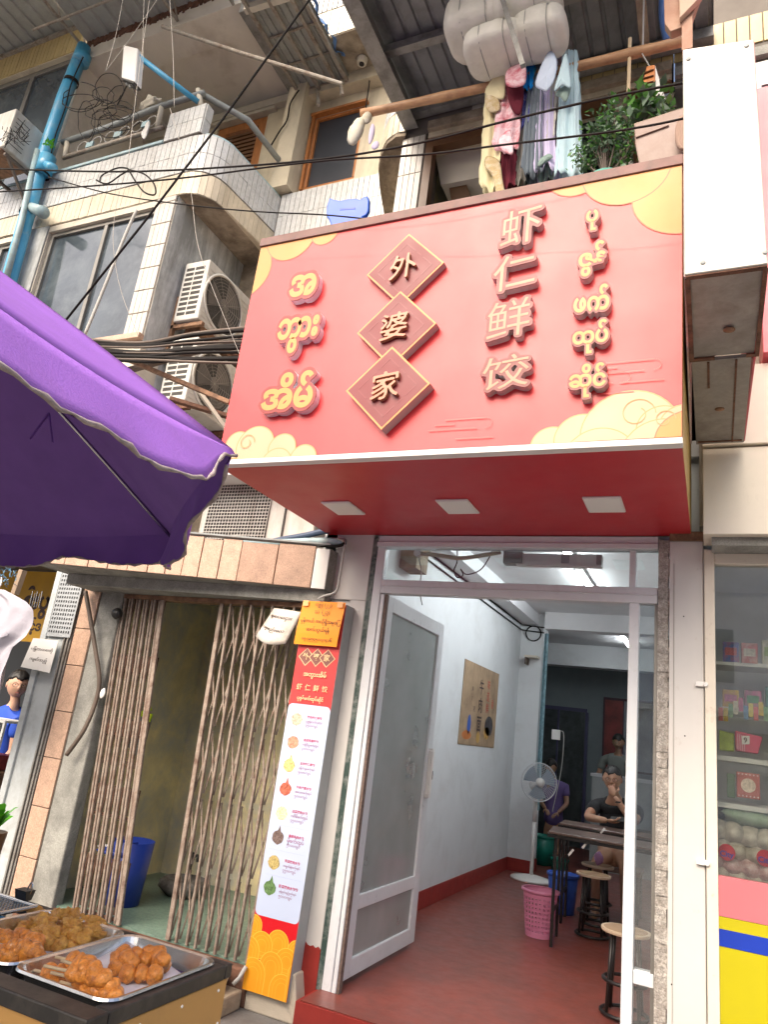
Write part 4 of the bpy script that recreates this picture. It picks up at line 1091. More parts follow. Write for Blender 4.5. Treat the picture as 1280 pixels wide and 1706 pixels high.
for i, s in enumerate('外婆家'):
    u = .24 + i*.25; z = 1.995; r = .052
    for rr, m, yy in ((r+.006, m_mgold, -.1215-.0004*i), (r, mat('menu_dia', (.24, .10, .08), .4), -.1217-.0004*i)):
        c = MBp(u, z, yy); a = MB(); a.add([c+V(-rr, 0, 0), c+V(0, 0, -rr), c+V(rr, 0, 0), c+V(0, 0, rr)], [(0, 1, 2, 3)]); a.build('diamond_print', m, MN, fixn=False)
    mtext(s, u, z+.003, wd=.045)
mtext('အဘွားအိမ်', .52, 1.885, wd=.165, bold=.03)
for i, s in enumerate('虾仁鲜饺'): mtext(s, .20+i*.20, 1.805, wd=.040, bold=.01)
mtext('ပုဇွန်ဖက်ထုပ်ဆိုင်', .50, 1.735, wd=.19, bold=.03)
m_mr = mat('menu_print_red', (.50, .03, .12), .5); m_mp = mat('menu_print_dark', (.32, .10, .22), .5)
dishes = [('猪肉虾仁鲜饺', 'ပုဇွန်ဝက်သား', (.62, .38, .28)), ('韭菜鸡蛋虾饺', 'ကြက်ဥဖက်ထုပ်', (.50, .22, .14)), ('玉米虾仁鲜饺', 'ပြောင်းဖူးဖက်ထုပ်', (.50, .42, .16)), ('牛肉洋葱水饺', 'အမဲသားဖက်ထုပ်', (.38, .09, .05)),
          ('白菜猪肉水饺', 'ဂေါ်ဖီဖက်ထုပ်', (.72, .60, .32)), ('香菇鸡肉水饺', 'မှိုဖက်ထုပ်', (.12, .08, .07)), ('芹菜猪肉水饺', 'တရုတ်နံနံဖက်ထုပ်', (.36, .28, .10)), ('酸菜猪肉水饺饺', 'မုန်ညင်းချဉ်ဖက်ထုပ်', (.08, .16, .05))]
prices = ['၄၅၀၀ကျပ်', '၄၀၀၀ကျပ်', '၅၀၀၀ကျပ်', '၅၀၀၀ကျပ်', '၄၅၀၀ကျပ်', '၅၀၀၀ကျပ်', '၄၅၀၀ကျပ်', '၅၀၀၀ကျပ်']
for i, (c1, c2, col) in enumerate(dishes):
    z = 1.605 - i*.1375
    rng = random.Random(i+20); a = MB(); c = MBp(.25, z, -.1222); n = 22; rad = .040
    pts = [c + V(rad*(1+rng.uniform(-.08, .08))*math.cos(2*PI*q/n), 0, rad*.95*(1+rng.uniform(-.08, .08))*math.sin(2*PI*q/n)) for q in range(n)]
    if i in (2, 3, 5, 7): pts[5] = c + V(.005, 0, .068)
    a.add(pts, [tuple(range(n))])
    a.build('dish_picture', mat('dish_%s' % 'abcdefgh'[i], col, .45, var=.6, vscale=55, dirt=tuple(min(1, q*1.9+.05) for q in col), damt=.9, dscale=70, dthr=.5), MN, fixn=False)
    mtext(c1, .66, z+.022, wd=.105 if i != 7 else .13, m=m_mr, y=-.1222, bold=.02)
    mtext(c2, .66, z-.006, wd=.115, m=m_mp, y=-.1222, bold=.01)
    mtext(prices[i], .62, z-.030, wd=.09, m=m_mp, y=-.1222, bold=.0)
    if i < 7:
        a = MB(); a.box(MBp(.1, z-.068, -.1217), MBp(.92, z-.0672, -.1221)); a.build('divider', mat('divider', (.40, .47, .62), .5), MN)
# orange notice over the top of the board
NO = thing('orange_notice', 'bright orange handwritten notice taped over the top of the menu board', 'notice', (-2.30, -.15, 2.08))
no = lambda u, v: V(-2.455+.315*u - .02*(1-v), -.150 - .004*math.sin(v*5), 2.068+.285*v)
a = MB(); a.grid(lambda u, v: no(u, v), 8, 8); a.build('sheet', mat('orange_paper', (.90, .30, .008), .5, var=.03), NO, solid=.001)
m_ink = mat('ink', (.05, .025, .02), .6)
for s, u, v, wd in (('ကြွား (၂၂)', .52, .91, .12), ('သ  (၂၃)', .52, .73, .11), ('ပုန်ကယ် ကလိုရှိသမုဒြ', .52, .53, .29), ('ဆက်သွယ်ရန်', .50, .34, .17), ('၀၉-၇၉၇၄၅၁၁၃၁၄၁၆', .52, .13, .22)):
    a = MB(); c = no(u, v); c.y = -.1565; put_text(a, s, c, Vector((1, 0, -.02)), Vector((0, 0, 1)), w=wd, bold=.004); a.build('handwriting', m_ink, NO, fixn=False)
for u in (.09, .9):
    a = MB(); c = no(u, .94); a.box((c.x-.02, -.1572, c.z-.018), (c.x+.02, -.1570, c.z+.018)); a.build('tape', mat('tape', (.92, .48, .2), .3), NO)
# hanging paper on the gate
HP = thing('hanging_notice', 'curled dirty white notice with handwriting hanging on the diamond gate', 'notice', (-2.63, -.12, 2.05))
c4 = [at(457, 1013, Y=-.13), at(503, 1020, Y=-.13), at(475, 1078, Y=-.16), at(426, 1060, Y=-.16)]
def hp(u, v):
    p = c4[0].lerp(c4[1], u).lerp(c4[3].lerp(c4[2], u), v); q = p.copy(); q.y += -.035*math.sin(PI*u)*(.4+.6*v) - .0; q.z -= .03*math.sin(PI*u)*v - .02*u*v; return q
a = MB(); a.grid(hp, 12, 8); a.build('sheet', mat('dirty_paper', (.56, .53, .48), .6, dirt=(.3,.22,.14), damt=.5, dscale=9, dthr=.55), HP, smooth=True, solid=.002)
for s, u, v, wd in (('ဈေးပေးငှား', .45, .27, .19), ('ပစ္စည်းဗလ', .42, .62, .19)):
    vs, fs = glyphs(s, .012); xs = [q[0] for q in vs]; ys = [q[1] for q in vs]; kx = .75/(max(xs)-min(xs)); ky = kx*.75
    a = MB(); cx_, cy_ = (max(xs)+min(xs))/2, (max(ys)+min(ys))/2
    a.add([hp(min(1, max(0, u+(x-cx_)*kx)), min(1, max(0, v-(y-cy_)*ky))) + V(0, -.004, 0) for x, y in vs], fs); a.build('handwriting', m_ink, HP, fixn=False)

# ------------------------------------------------------------------ left shop
LS = thing('left_shop', 'dark open shop front at the far left with yellow signboard inside', 'shop', (-6, 1, 0))
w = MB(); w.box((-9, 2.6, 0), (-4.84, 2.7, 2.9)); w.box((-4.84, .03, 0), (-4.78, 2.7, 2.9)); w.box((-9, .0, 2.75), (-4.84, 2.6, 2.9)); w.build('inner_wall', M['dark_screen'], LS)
w = MB(); w.box((-9, -.02, 0), (-4.84, 2.6, .12)); w.build('floor', M['concrete'], LS)
YS = thing('yellow_signboard', 'amber yellow board with black Burmese letters deep in the left shop', 'sign', (-6.5, 1.0, 2.0))
w = MB(); w.box((-7.5, 1.0, 2.02), (-6.0, 1.03, 2.74)); w.build('board', mat('amber', (.50, .27, .01), .5), YS)
w = MB(); put_text(w, 'စီးပွား', (-6.20, .998, 2.42), UX, UZ, h=.34, bold=.04); w.build('lettering', m_ink, YS, fixn=False)
w = MB(); put_text(w, 'နှင့်ဒ', (-6.25, .998, 2.17), UX, UZ, h=.2, bold=.04); w.build('lettering', m_ink, YS, fixn=False)
w = MB()
for i in range(5): w.tube([at(54+i*4, 985+i % 2*4, Y=.3), at(48+i*4, 1012, Y=.3)], .004, 6)
solo('wind_chime', w, M['steel'], 'small metal wind chime hanging before the yellow board', 'wind chime')
w = MB(); w.bar(at(38, 950, Y=-.3), at(24, 990, Y=-.3), .045); solo('wooden_batten', w, mat('batten', (.30,.22,.15), .7), 'short wooden batten under the purple umbrella by the white shirt', 'batten')
NP = thing('paper_notice', 'small white card with handwriting taped to the grey shutter channel', 'notice', (-4.7, -.12, 1.7))
c4b = [at(55, 1063, Y=-.12), at(97, 1067, Y=-.12), at(82, 1121, Y=-.13), at(34, 1111, Y=-.14)]
def npf(u, v): return c4b[0].lerp(c4b[1], u).lerp(c4b[3].lerp(c4b[2], u), v)
w = MB(); w.grid(npf, 4, 4); w.build('card', M['plain_white'], NP, solid=.002)
for s, v in (('ပြန်တာသေးတို', .35), ('ကျော်သည့်', .68)):
    vs, fs = glyphs(s, .006); xs = [q[0] for q in vs]; ys = [q[1] for q in vs]; kx = (.8 if v < .5 else .62)/(max(xs)-min(xs))
    a = MB(); cx_, cy_ = (max(xs)+min(xs))/2, (max(ys)+min(ys))/2
    a.add([npf(.5+(x-cx_)*kx, v-(y-cy_)*kx*.9) + V(0, -.003, 0) for x, y in vs], fs); a.build('handwriting', m_ink, NP, fixn=False)
# hanging white shirt
SH = thing('hanging_shirt', 'white short sleeved shirt hanging at the left edge under the umbrella', 'shirt', (-4.6, -.6, 1.6))
EDG = [(983, 8), (992, 26), (1003, 45), (1015, 53), (1040, 49), (1060, 42), (1072, 30), (1080, 21), (1110, 13), (1140, 3), (1156, -3)]
def shf(u, v, back=0):
    yy = 983 + 173*v
    for (y0_, x0_), (y1_, x1_) in zip(EDG[:-1], EDG[1:]):
        if y0_ <= yy <= y1_: xr = x0_ + (x1_-x0_)*(yy-y0_)/(y1_-y0_); break
    else: xr = EDG[-1][1]
    xl = -110 + 12*v; x = xl + (xr-xl)*u
    p = at(x, yy - 14*(1-u)*(1-v)*(1 if u > .3 else .5), Y=-.6); e = min(1, (1-u)*6)
    f = .016*math.sin(u*26 + v*5) * (.3+v) + .012*math.sin(u*11 - v*9) + .007*math.sin(u*47+v*17)
    return V(p.x, -.6 + (f + .05*e*(1 if back else -1)), p.z)
m_sw = mat('shirt_white', (.40, .39, .44), .85, var=.08, bump=.35, bscale=30, spec=.2)
w = MB(); w.grid(lambda u, v: shf(u, v), 44, 36); w.build('front', m_sw, SH, smooth=True)
w = MB(); w.grid(lambda u, v: shf(u, v, 1), 20, 20); w.build('back', m_sw, SH, smooth=True)
w = MB(); w.tube([shf(.86+.02*math.sin(i), .42+.1*i/6) + V(0, -.004, 0) for i in range(7)], .0025, 5); w.build('sleeve_seam', m_sw, SH)
w = MB(); w.tube(smooth_path([shf(.62, .0), shf(.66, .12) + V(0, -.012, 0), shf(.74, .06) + V(0, -.012, 0), shf(.82, .02)]), .006, 6); w.build('collar', m_sw, SH, smooth=True)
w = MB(); w.tube(smooth_path([at(-10, 984, Y=-.6), at(0, 975, Y=-.6), at(2, 962, Y=-.6)]), .006, 6); w.build('hanger', M['plain_white'], SH)
rng = random.Random(12); w = MB()
for i in range(60):
    c = at(rng.uniform(-8, 26), rng.uniform(945, 975), Y=-.5) ; dd_ = V(rng.uniform(-1, 1), rng.uniform(-1, 1), rng.uniform(-1, 1)).normalized()*.03
    w.bar(c, c+dd_, .006, .002)
solo('feather_duster', w, mat('duster_blue', (.10, .22, .32), .8), 'blue fluffy duster hanging above the white shirt', 'duster', kind='stuff')
GC = thing('glass_case', 'small glass display case below the woman in blue', 'display case', (-5.2, .1, .9))
w = MB(); w.box((-5.6, .0, .93), (-5.08, .005, 1.30)); w.build('pane', M['glass_clear'], GC)
w = MB(); w.box((-5.6, -.01, 1.30), (-5.06, .3, 1.318)); w.box((-5.08, -.01, .9), (-5.06, .01, 1.3)); w.build('frame', M['plain_white'], GC)
w = MB(); w.box((-5.6, .0, .1), (-5.06, .4, .93)); w.build('base', M['rust_light'], GC)
w = MB(); w.box((-5.55, .06, .94), (-5.15, .25, 1.05)); w.build('goods', mat('goods_red', (.35,.06,.06), .5, var=.4, vscale=12), GC)
def leafy(name, root_pt, leaves, m, label, cat, ln=(.1, .2), wd=.03, seed=0, stem=True, spread=1.0):
    T = thing(name, label, cat, root_pt); rng = random.Random(seed); w = MB()
    for i in range(leaves):
        an = rng.uniform(0, 2*PI); el = rng.uniform(.5, 1.35); L = rng.uniform(*ln)
        d = V(math.cos(an)*math.cos(el)*spread, math.sin(an)*math.cos(el)*spread, math.sin(el)); s = d.cross(V(0, 0, 1)).normalized()*wd/2; r = V(*root_pt)
        p0, p1, p2, p3 = r, r+d*L*.45 + V(0, 0, .01), r+d*L*.8 - V(0, 0, .01), r+d*L - V(0, 0, .04)
        w.add([p0-s*.3, p0+s*.3, p1+s, p1-s, p2+s*.8, p2-s*.8, p3], [(0, 1, 2, 3), (3, 2, 4, 5), (5, 4, 6)])
    w.build('foliage', m, T, kind='stuff', fixn=False)
    return T
c = at(-12, 1385, Y=-.9)
m_bg = mat('bright_green', (.10, .40, .02), .4, trans=.3, var=.3)
T = leafy('potted_plant', (c.x, c.y, c.z), 22, m_bg, 'bright green broad leaves poking in at the left edge above the food cart', 'plant', (.12, .22), .05, 3)
w = MB(); w.lathe([(.0, -.75), (.05, -.75), (.07, -.1), (.08, 0), (0, 0)], (c.x, c.y, c.z), 16); w.build('pot', M['cart_brown'], T)
# ------------------------------------------------------------------ blue drain pipe
DP = thing('drain_pipe', 'bright blue plastic drain pipe running up the left building', 'pipe', (-6.62, -.12, 3))
def axis(pts, Y): return [at(x, y, Y=Y) for x, y in pts]
w = MB(); w.tube(axis([(140, 78), (105, 165), (72, 262), (50, 340), (18, 455), (-20, 600)], -.12), .075, 14); w.build('main_pipe', M['blue_pipe'], DP, smooth=True)
w = MB(); c0 = at(138, 92, Y=-.12); c1 = at(133, 105, Y=-.12); w.tube([c0, c1], .095, 14); w.build('collar', M['blue_pipe'], DP, smooth=True)
w = MB(); c0 = at(76, 275, Y=-.13); w.tube([at(80, 262, Y=-.13), at(72, 288, Y=-.13)], .086, 14); w.tube([c0, at(88, 280, Y=-.2)], .05, 12); w.build('joint', M['blue_pipe'], DP, smooth=True)
w = MB(); w.tube([at(50, 345, Y=-.12), at(72, 354, Y=-.2)], [.05, .065], 12); w.build('branch', M['blue_pale'], DP, smooth=True)
w = MB(); w.tube(axis([(62, 250), (50, 300), (35, 370), (8, 470)], -.2), .03, 10); w.build('thin_pipe', M['blue_pale'], DP, smooth=True)
w = MB(); w.tube(smooth_path(axis([(138, 95), (118, 140), (108, 180), (92, 225), (85, 255)], -.215)), .008, 6); w.build('cable', M['cable_black'], DP, smooth=True)
for q in ((118, 137), (70, 290), (45, 355)):
    a = at(*q, Y=-.12); w = MB(); w.lathe([(.08, -.02), (.08, .02)], (a.x, a.y, a.z), 14, cap=False); w.build('strap', M['cable_black'], DP, solid=.004)

# ------------------------------------------------------------------ air conditioners
def outdoor_unit(label, fx, y0, y1, z0, z1, depth, group, fan=True):
    """outdoor unit whose fan face looks +X at X = fx; coil side faces the street"""
    T = thing('air_conditioner', label, 'air conditioner', (fx-depth/2, (y0+y1)/2, z0), group)
    x0 = fx-depth
    w = MB(); w.box((x0, y0, z0), (fx, y1, z1)); w.build('case', M['ac_white'], T, bevel=.012)
    # coil side: two columns of slots
    w = MB()
    n = 10; hh = (z1-z0-.10)/n
    for c0, c1 in ((x0+.03, x0+depth*.42), (x0+depth*.47, fx-.045)):
        for i in range(n):
            za = z0+.05+i*hh; w.box((c0, y0-.0015, za+.006), (c1, y0+.003, za+hh*.72))
    w.build('slot', M['ac_dark'], T, kind='stuff')
    # fan face: ribbed panel, dark round grille with wires
    w = MB(); n = 12
    for i in range(n): w.box((fx+.0005, y0+.03, z0+.05+i*(z1-z0-.1)/n), (fx+.004, y1-.03, z0+.05+i*(z1-z0-.1)/n+.006))
    w.build('rib', M['ac_white'], T, kind='stuff')
    yc = y0+(y1-y0)*.42; zc = (z0+z1)/2; r = min((y1-y0)*.40, (z1-z0)*.44)
    w = MB(); w.lathe([(r+.02, .0), (r+.02, .012), (r-.004, .014), (r-.004, .002)], (fx+.001, yc, zc), 32, 'X'); w.build('fan_ring', M['ac_white'], T, smooth=True)
    w = MB(); w.lathe([(0, .003), (r-.006, .003), (r-.006, .005), (0, .005)], (fx+.001, yc, zc), 32, 'X'); w.build('fan_opening', M['ac_dark'], T)
    w = MB()
    for i in range(3):
        a0 = 2*PI*i/3+.4; P = [(0, 0)] + [(r*.85*math.cos(a0+q*.28), r*.85*math.sin(a0+q*.28)) for q in range(5)]
        w.prism([(fx+.007, yc+p[0], zc+p[1]) for p in P], (.003, 0, 0))
    w.lathe([(0, 0), (r*.22, 0), (r*.2, .01), (0, .012)], (fx+.007, yc, zc), 16, 'X'); w.build('fan_blade', M['ac_fan'], T)
    w = MB()
    for k in range(1, 9): w.lathe([(r*k/9-.0012, 0), (r*k/9+.0012, .002)], (fx+.016, yc, zc), 30, 'X', cap=False)
    for k in range(12):
        an = 2*PI*k/12; w.bar((fx+.018, yc, zc), (fx+.018, yc+r*math.cos(an), zc+r*math.sin(an)), .0022)
    w.build('wire_guard', M['wire_pale'], T, kind='stuff')
    return T
AG = 'air conditioner outdoor units on the side wall'
T = outdoor_unit('upper outdoor air conditioner on the whitewashed side wall with rusty bracket', -4.285, .25, .97, 5.0, 5.64, .29, AG)
w = MB(); w.box((-4.62, .28, 4.95), (-4.25, .32, 4.985)); w.bar((-4.61, .30, 4.6), (-4.61, .30, 5.3), .04); w.build('bracket', M['rust_light'], T)
w = MB(); w.box((-4.62, .85, 4.95), (-4.25, .89, 4.985)); w.build('bracket', M['rust'], T)
w = MB(); w.box((-4.50, .35, 4.93), (-4.32, .9, 4.998)); w.build('underside', M['rust_light'], T)
T = outdoor_unit('lower outdoor air conditioner behind the bundle of black cables', -4.22, .25, 1.0, 4.16, 4.80, .31, AG)
for ya in (.28, .88):
    w = MB(); w.box((-4.62, ya, 4.10), (-4.2, ya+.05, 4.15)); w.build('bracket', M['rust'], T)
# far left unit, seen from below
T = thing('air_conditioner', 'air conditioner with white case cut off by the left edge above the blue pipe', 'air conditioner', (-6.95, -.35, 6.9))
w = MB(); w.box((-7.35, -.5, 6.95), (-6.72, -.12, 7.45)); w.build('case', M['ac_white'], T, bevel=.015)
w = MB(); w.box((-7.3, -.48, 6.93), (-6.78, -.15, 6.949)); w.build('underside', M['rust_light'], T)
w = MB(); w.bar((-6.75, -.45, 6.90), (-6.75, .0, 6.90), .03); w.bar((-6.75, -.42, 6.9), (-6.75, .0, 6.5), .025); w.build('bracket', M['cable_brown'], T)
w = MB(); w.bar((-7.2, -.45, 6.90), (-7.2, .0, 6.90), .03); w.build('bracket', M['cable_brown'], T)
w = MB()
for i in range(7): w.box((-6.7185, -.46, 7.02+i*.055), (-6.715, -.3, 7.02+i*.055+.004))
w.build('slot', M['ac_dark'], T, kind='stuff')
# big grille unit behind the pink beam
T = thing('air_conditioner', 'large air conditioner with mesh grille behind the pink marble beam', 'air conditioner', (-3.2, .4, 2.78))
w = MB(); w.box((-3.80, .28, 2.80), (-2.72, .7, 3.42)); w.build('case', M['ac_white'], T, bevel=.012)
w = MB(); w.box((-3.74, .274, 2.83), (-3.14, .2795, 3.36)); w.build('grille_opening', M['ac_dark'], T)
w = MB()
for i in range(20): w.box((-3.74, .262, 2.84+i*.027), (-3.14, .268, 2.84+i*.027+.005))
for i in range(22): w.bar((-3.74+i*.028, .265, 2.83), (-3.72+i*.028, .265, 3.36), .0045)
w.build('grille_wire', M['ac_white'], T, kind='stuff')
w = MB(); w.box((-3.0, .270, 2.80), (-2.985, .279, 3.42)); w.build('seam', M['ac_dark'], T)
w = MB(); w.box((-3.9, .0, 2.755), (-2.6, .75, 2.785)); solo('unit_shelf', w, M['rust'], 'rusty shelf carrying the large grille unit above the beam', 'shelf')

# pipes over the beam
w = MB(); w.tube(smooth_path(axis([(440, 905), (470, 899), (510, 892), (540, 885), (570, 880)], -.05)), .022, 10); solo('pipe', w, M['navy_pipe'], 'dark blue pipe running over the pink beam to the sign', 'pipe', smooth=True)
w = MB(); w.tube(smooth_path(axis([(400, 902), (470, 904), (520, 902), (575, 903)], -.08)), .026, 10); solo('pipe', w, M['blue_pale'], 'pale blue green pipe lying along the top of the pink beam', 'pipe', smooth=True)
w = MB(); w.tube(smooth_path(axis([(470, 912), (520, 908), (560, 910), (575, 905)], -.12)), .012, 8); solo('cable', w, M['cable_black'], 'black cable lying under the two pipes on the beam', 'cable', smooth=True)

# ------------------------------------------------------------------ railing on the left balcony
RL = thing('balcony_railing', 'battered pipe railing with ring ornaments on the left tiled balcony', 'railing', (-5.6, -.03, 6.98))
w = MB(); w.tube(axis([(88, 243), (180, 212), (260, 180), (340, 155)], .02), .032, 10); w.build('top_rail', M['grey_pipe'], RL, smooth=True)
w = MB(); w.tube(axis([(105, 263), (180, 240), (272, 212)], .02), .024, 10); w.build('lower_rail', M['truss'], RL, smooth=True)
w = MB(); w.tube([at(330, 155, Y=.02), at(345, 162, Y=.1), V(-4.3, .35, 7.40), V(-4.24, .98, 7.36)], .032, 10); w.build('side_rail', M['grey_pipe'], RL, smooth=True)
for q in ((112, 236, 108, 262), (270, 175, 262, 212), (330, 150, 335, 178)):
    w = MB(); w.tube([at(q[0], q[1], Y=.02), at(q[2], q[3], Y=.02)], .028, 10); w.build('post', M['render_pale'], RL, smooth=True)
w = MB(); w.blob(at(250, 172, Y=.08), (.11, .05, .06), 4, .35, 16, 12, 6); w.build('mortar_lump', M['render_pale'], RL, smooth=True)
for i in range(6):
    a = at(137+i*23, 245-i*8.5, Y=.02); rw = MB()
    ring = [a + V(.075*math.cos(2*PI*q/14), 0, .07*math.sin(2*PI*q/14)) for q in range(15)]
    rw.tube(ring, .006, 6, cap=False); rw.build('ring', M['cable_pale'], RL, smooth=True)
    if i % 2 == 0:
        rw = MB(); rw.box((a.x+.06, .01, a.z-.035), (a.x+.16, .03, a.z+.035)); rw.build('plate', M['blue_pale'], RL)
w = MB(); w.blob(at(243, 216, Y=-.04), (.04, .02, .09), 6, .35, 16, 12, 5); solo('white_glove', w, M['plain_white'], 'off white glove hanging from the left balcony railing', 'glove', smooth=True)
# blue diagonal prop and antenna
AN = thing('wireless_antenna', 'white rectangular wireless antenna box mounted on a blue pipe arm', 'antenna', at(215, 130, Y=-.5))
q = [(205, 74), (229, 80), (224, 136), (201, 129)]
w = MB(); w.prism(axis(q, -.5), (0, .10, 0)); w.build('case', M['plain_white'], AN, bevel=.012)
w = MB(); w.prism(axis([(202, 129), (224, 136), (222, 139), (203, 132)], -.495), (0, .09, 0)); w.build('base_plate', M['black_plastic'], AN)
w = MB(); w.tube([at(229, 93, Y=-.46), V(*at(330, 170, Y=.0))], .028, 10); w.build('blue_arm', M['blue_pipe'], AN, smooth=True)
w = MB()
for (x, y) in ((211, 138), (216, 142), (219, 139)): w.tube([at(x, y-4, Y=-.46), at(x, y+4, Y=-.46)], .012, 8)
w.build('connector', M['grey_pipe'], AN)
w = MB(); w.tube(smooth_path([at(212, 140, Y=-.46), at(205, 155, Y=-.4), at(195, 175, Y=-.3)]), .007, 6); w.build('lead', M['cable_black'], AN, smooth=True)

# ------------------------------------------------------------------ sheet canopies
def sheet_panels(T, x0, x1, y0, y1, z, m, n, zt=None, rib=True, rt=.018):
    """separate trapezoidal sheets side by side in X, ribs along Y"""
    wd = (x1-x0)/n
    for i in range(n):
        a = MB(); xa = x0+i*wd; prof = []
        for k in range(4):
            s = xa + wd*k/4; prof += [(s, 0), (s+wd*.17, 0), (s+wd*.19, rt), (s+wd*.23, rt)]
        prof.append((xa+wd, 0)); vs = []
        for (x, h) in prof:
            vs += [(x, y0, z+h+.002*(i % 2)), (x, y1, (zt if zt is not None else z)+h+.002*(i % 2))]
        a.add(vs, [(2*j, 2*j+2, 2*j+3, 2*j+1) for j in range(len(prof)-1)])
        a.build('sheet', m, T, solid=.0015, fixn=False)
CR = thing('canopy', 'dark corrugated steel canopy over the shop balcony with grey edge beams', 'canopy', (-1.2, -.8, 6.35))
sheet_panels(CR, -2.22, .05, -2.6, .0, 6.50, M['sheet_dark'], 5, 6.52)
w = MB(); w.box((-2.26, -2.7, 6.30), (-2.20, -.03, 6.50)); w.box((-2.20, -2.7, 6.30), (-2.14, -.03, 6.31)); w.build('edge_beam', M['beam_grey'], CR)
for y in (-.62, -1.28):
    w = MB(); w.bar((-2.2, y, 6.455), (.05, y, 6.455), .06, .07); w.build('purlin', M['beam_grey'], CR)
w = MB(); w.box((-2.2, -.09, 6.40), (.05, -.02, 6.49)); w.build('wall_plate', M['beam_grey'], CR)
w = MB(); w.bar((-1.28, -1.6, 6.41), (-1.22, -.12, 6.41), .03); w.build('tie_bar', M['beam_grey'], CR)
w = MB(); w.box((-.42, -2.6, 6.38), (-.36, -.03, 6.45)); w.build('side_beam', M['concrete_brown'], CR)

CL = thing('canopy', 'grey corrugated canopy at the top left carried by thin welded trusses', 'canopy', (-6.5, -.8, 8.9))
sheet_panels(CL, -9.4, -6.62, -2.6, .02, 9.34, M['sheet_grey'], 4, 9.32)
sheet_panels(CL, -6.60, -4.30, -2.6, -.03, 9.10, M['sheet_grey'], 3, 8.84)
w = MB(); w.bar((-9.4, -.03, 9.24), (-6.6, -.03, 9.24), .04); w.build('angle_bar', M['truss'], CL)
def truss(T, a, b, h, n, r=.018):
    a, b = Vector(a), Vector(b)
    w = MB(); w.tube([a, b], r, 6); w.build('chord', M['truss'], T)
    w = MB(); w.tube([a+V(0, 0, h), b+V(0, 0, h)], r, 6); w.build('chord', M['truss'], T)
    for i in range(n):
        p = a.lerp(b, i/n); q = a.lerp(b, (i+1)/n); w = MB()
        m_ = (p+q)/2 + V(0, 0, h)
        w.tube([p, m_], r*.6, 5); w.build('web_bar', M['truss'], T)
        w = MB(); w.tube([m_, q], r*.6, 5); w.build('web_bar', M['truss'], T)
truss(CL, (-6.62, -.02, 8.75), (-6.62, -2.4, 8.85), .28, 6)
truss(CL, (-5.2, -.06, 8.62), (-5.2, -2.4, 8.7), .26, 6)
truss(CL, (-4.45, -.06, 8.55), (-4.45, -2.4, 8.62), .26, 6)
for y, z in ((-.45, 8.66), (-.95, 8.66)):
    w = MB(); w.tube([(-7.0, y, z+.06), (-4.3, y, z)], .016, 6); w.build('cross_bar', M['truss'], CL)
w = MB(); w.tube([at(270, 44, Y=-.3), at(400, 88, Y=-.1), V(*at(570, 140, Y=.3))], .02, 8); w.build('brace', M['truss'], CL)
for (x0, y0_, x1, y1_) in ((200, 370/4, 440, 15), (0, 95, 110, 52)): pass

CS = thing('canopy', 'small narrow canopy over the stairwell bay draped with torn blue tarpaulin', 'canopy', (-3.9, .4, 8.3))
sheet_panels(CS, -4.22, -3.58, -.5, 1.08, 8.42, M['sheet_grey'], 2, 8.40)
for x in (-4.2, -3.95, -3.72, -3.60):
    w = MB(); w.bar((x, -.5, 8.36), (x, 1.1, 8.34), .035); w.build('rafter', M['truss'], CS)
for i in range(5):
    w = MB(); w.bar((-4.2, -.4+i*.34, 8.39), (-3.6, -.4+i*.34, 8.39), .02); w.build('batten', M['truss'], CS)
w = MB(); w.bar((-4.25, -.08, 8.38), (-3.62, -.06, 8.38), .06, .08); w.build('front_beam', M['render_pale'], CS)
w = MB(); w.bar((-3.66, .93, 8.3), (-3.52, .80, 7.95), .03); w.build('strut', M['truss'], CS)
w = MB(); w.bar((-3.95, .93, 8.3), (-3.80, .80, 7.9), .03); w.build('strut', M['truss'], CS)
w = MB()
rng = random.Random(5)
w.grid(lambda u, v: V(-3.60 + .05*v + .025*math.sin(u*40), -.5+1.25*u, 8.46 - (.07+.05*math.sin(u*23)+.03*math.sin(u*51))*v*(1-.4*u)), 60, 4)
w.build('tarpaulin', M['tarp_blue'], CS, smooth=True, solid=.002)

# ------------------------------------------------------------------ laundry pole, clothes, bundles
w = MB(); pa, pb = at(603, 190, Y=-.75), at(1143, 68, Y=-.75)
n = 14; w.tube([pa.lerp(pb, i/n) + V(0, 0, -.012*math.sin(PI*i/n)) for i in range(n+1)], [.030 + (.004 if i % 4 == 0 else 0) for i in range(n+1)], 12)
solo('laundry_pole', w, M['bamboo'], 'long reddish bamboo laundry pole hung under the dark canopy', 'pole', smooth=True)
def poleat(px):
    t = (px-603)/(1143-603); return pa.lerp(pb, t)
w = MB(); c = poleat(1083); w.tube([c + V(0, 0, .03), V(c.x, c.y, 6.5)], .006, 6); solo('rope', w, M['cable_pale'], 'pale rope tying the laundry pole to the canopy near the basket', 'rope')
w = MB(); c = poleat(1064); w.tube([c + V(0, 0, .12), c + V(0, 0, -.30)], .011, 6); solo('wooden_peg', w, M['stick'], 'thin pale stick hooked on the laundry pole beside the orange basket', 'stick')
w = MB(); w.tube(smooth_path([at(1105, -20, Y=-.6), at(1104, 10, Y=-.6), at(1106, 40, Y=-.55), at(1112, 66, Y=-.5)]), .022, 8); solo('blue_pipe_drop', w, mat('cornflower', (.10, .22, .55), .4), 'thin cornflower blue pipe coming down beside the brown box', 'pipe', smooth=True)
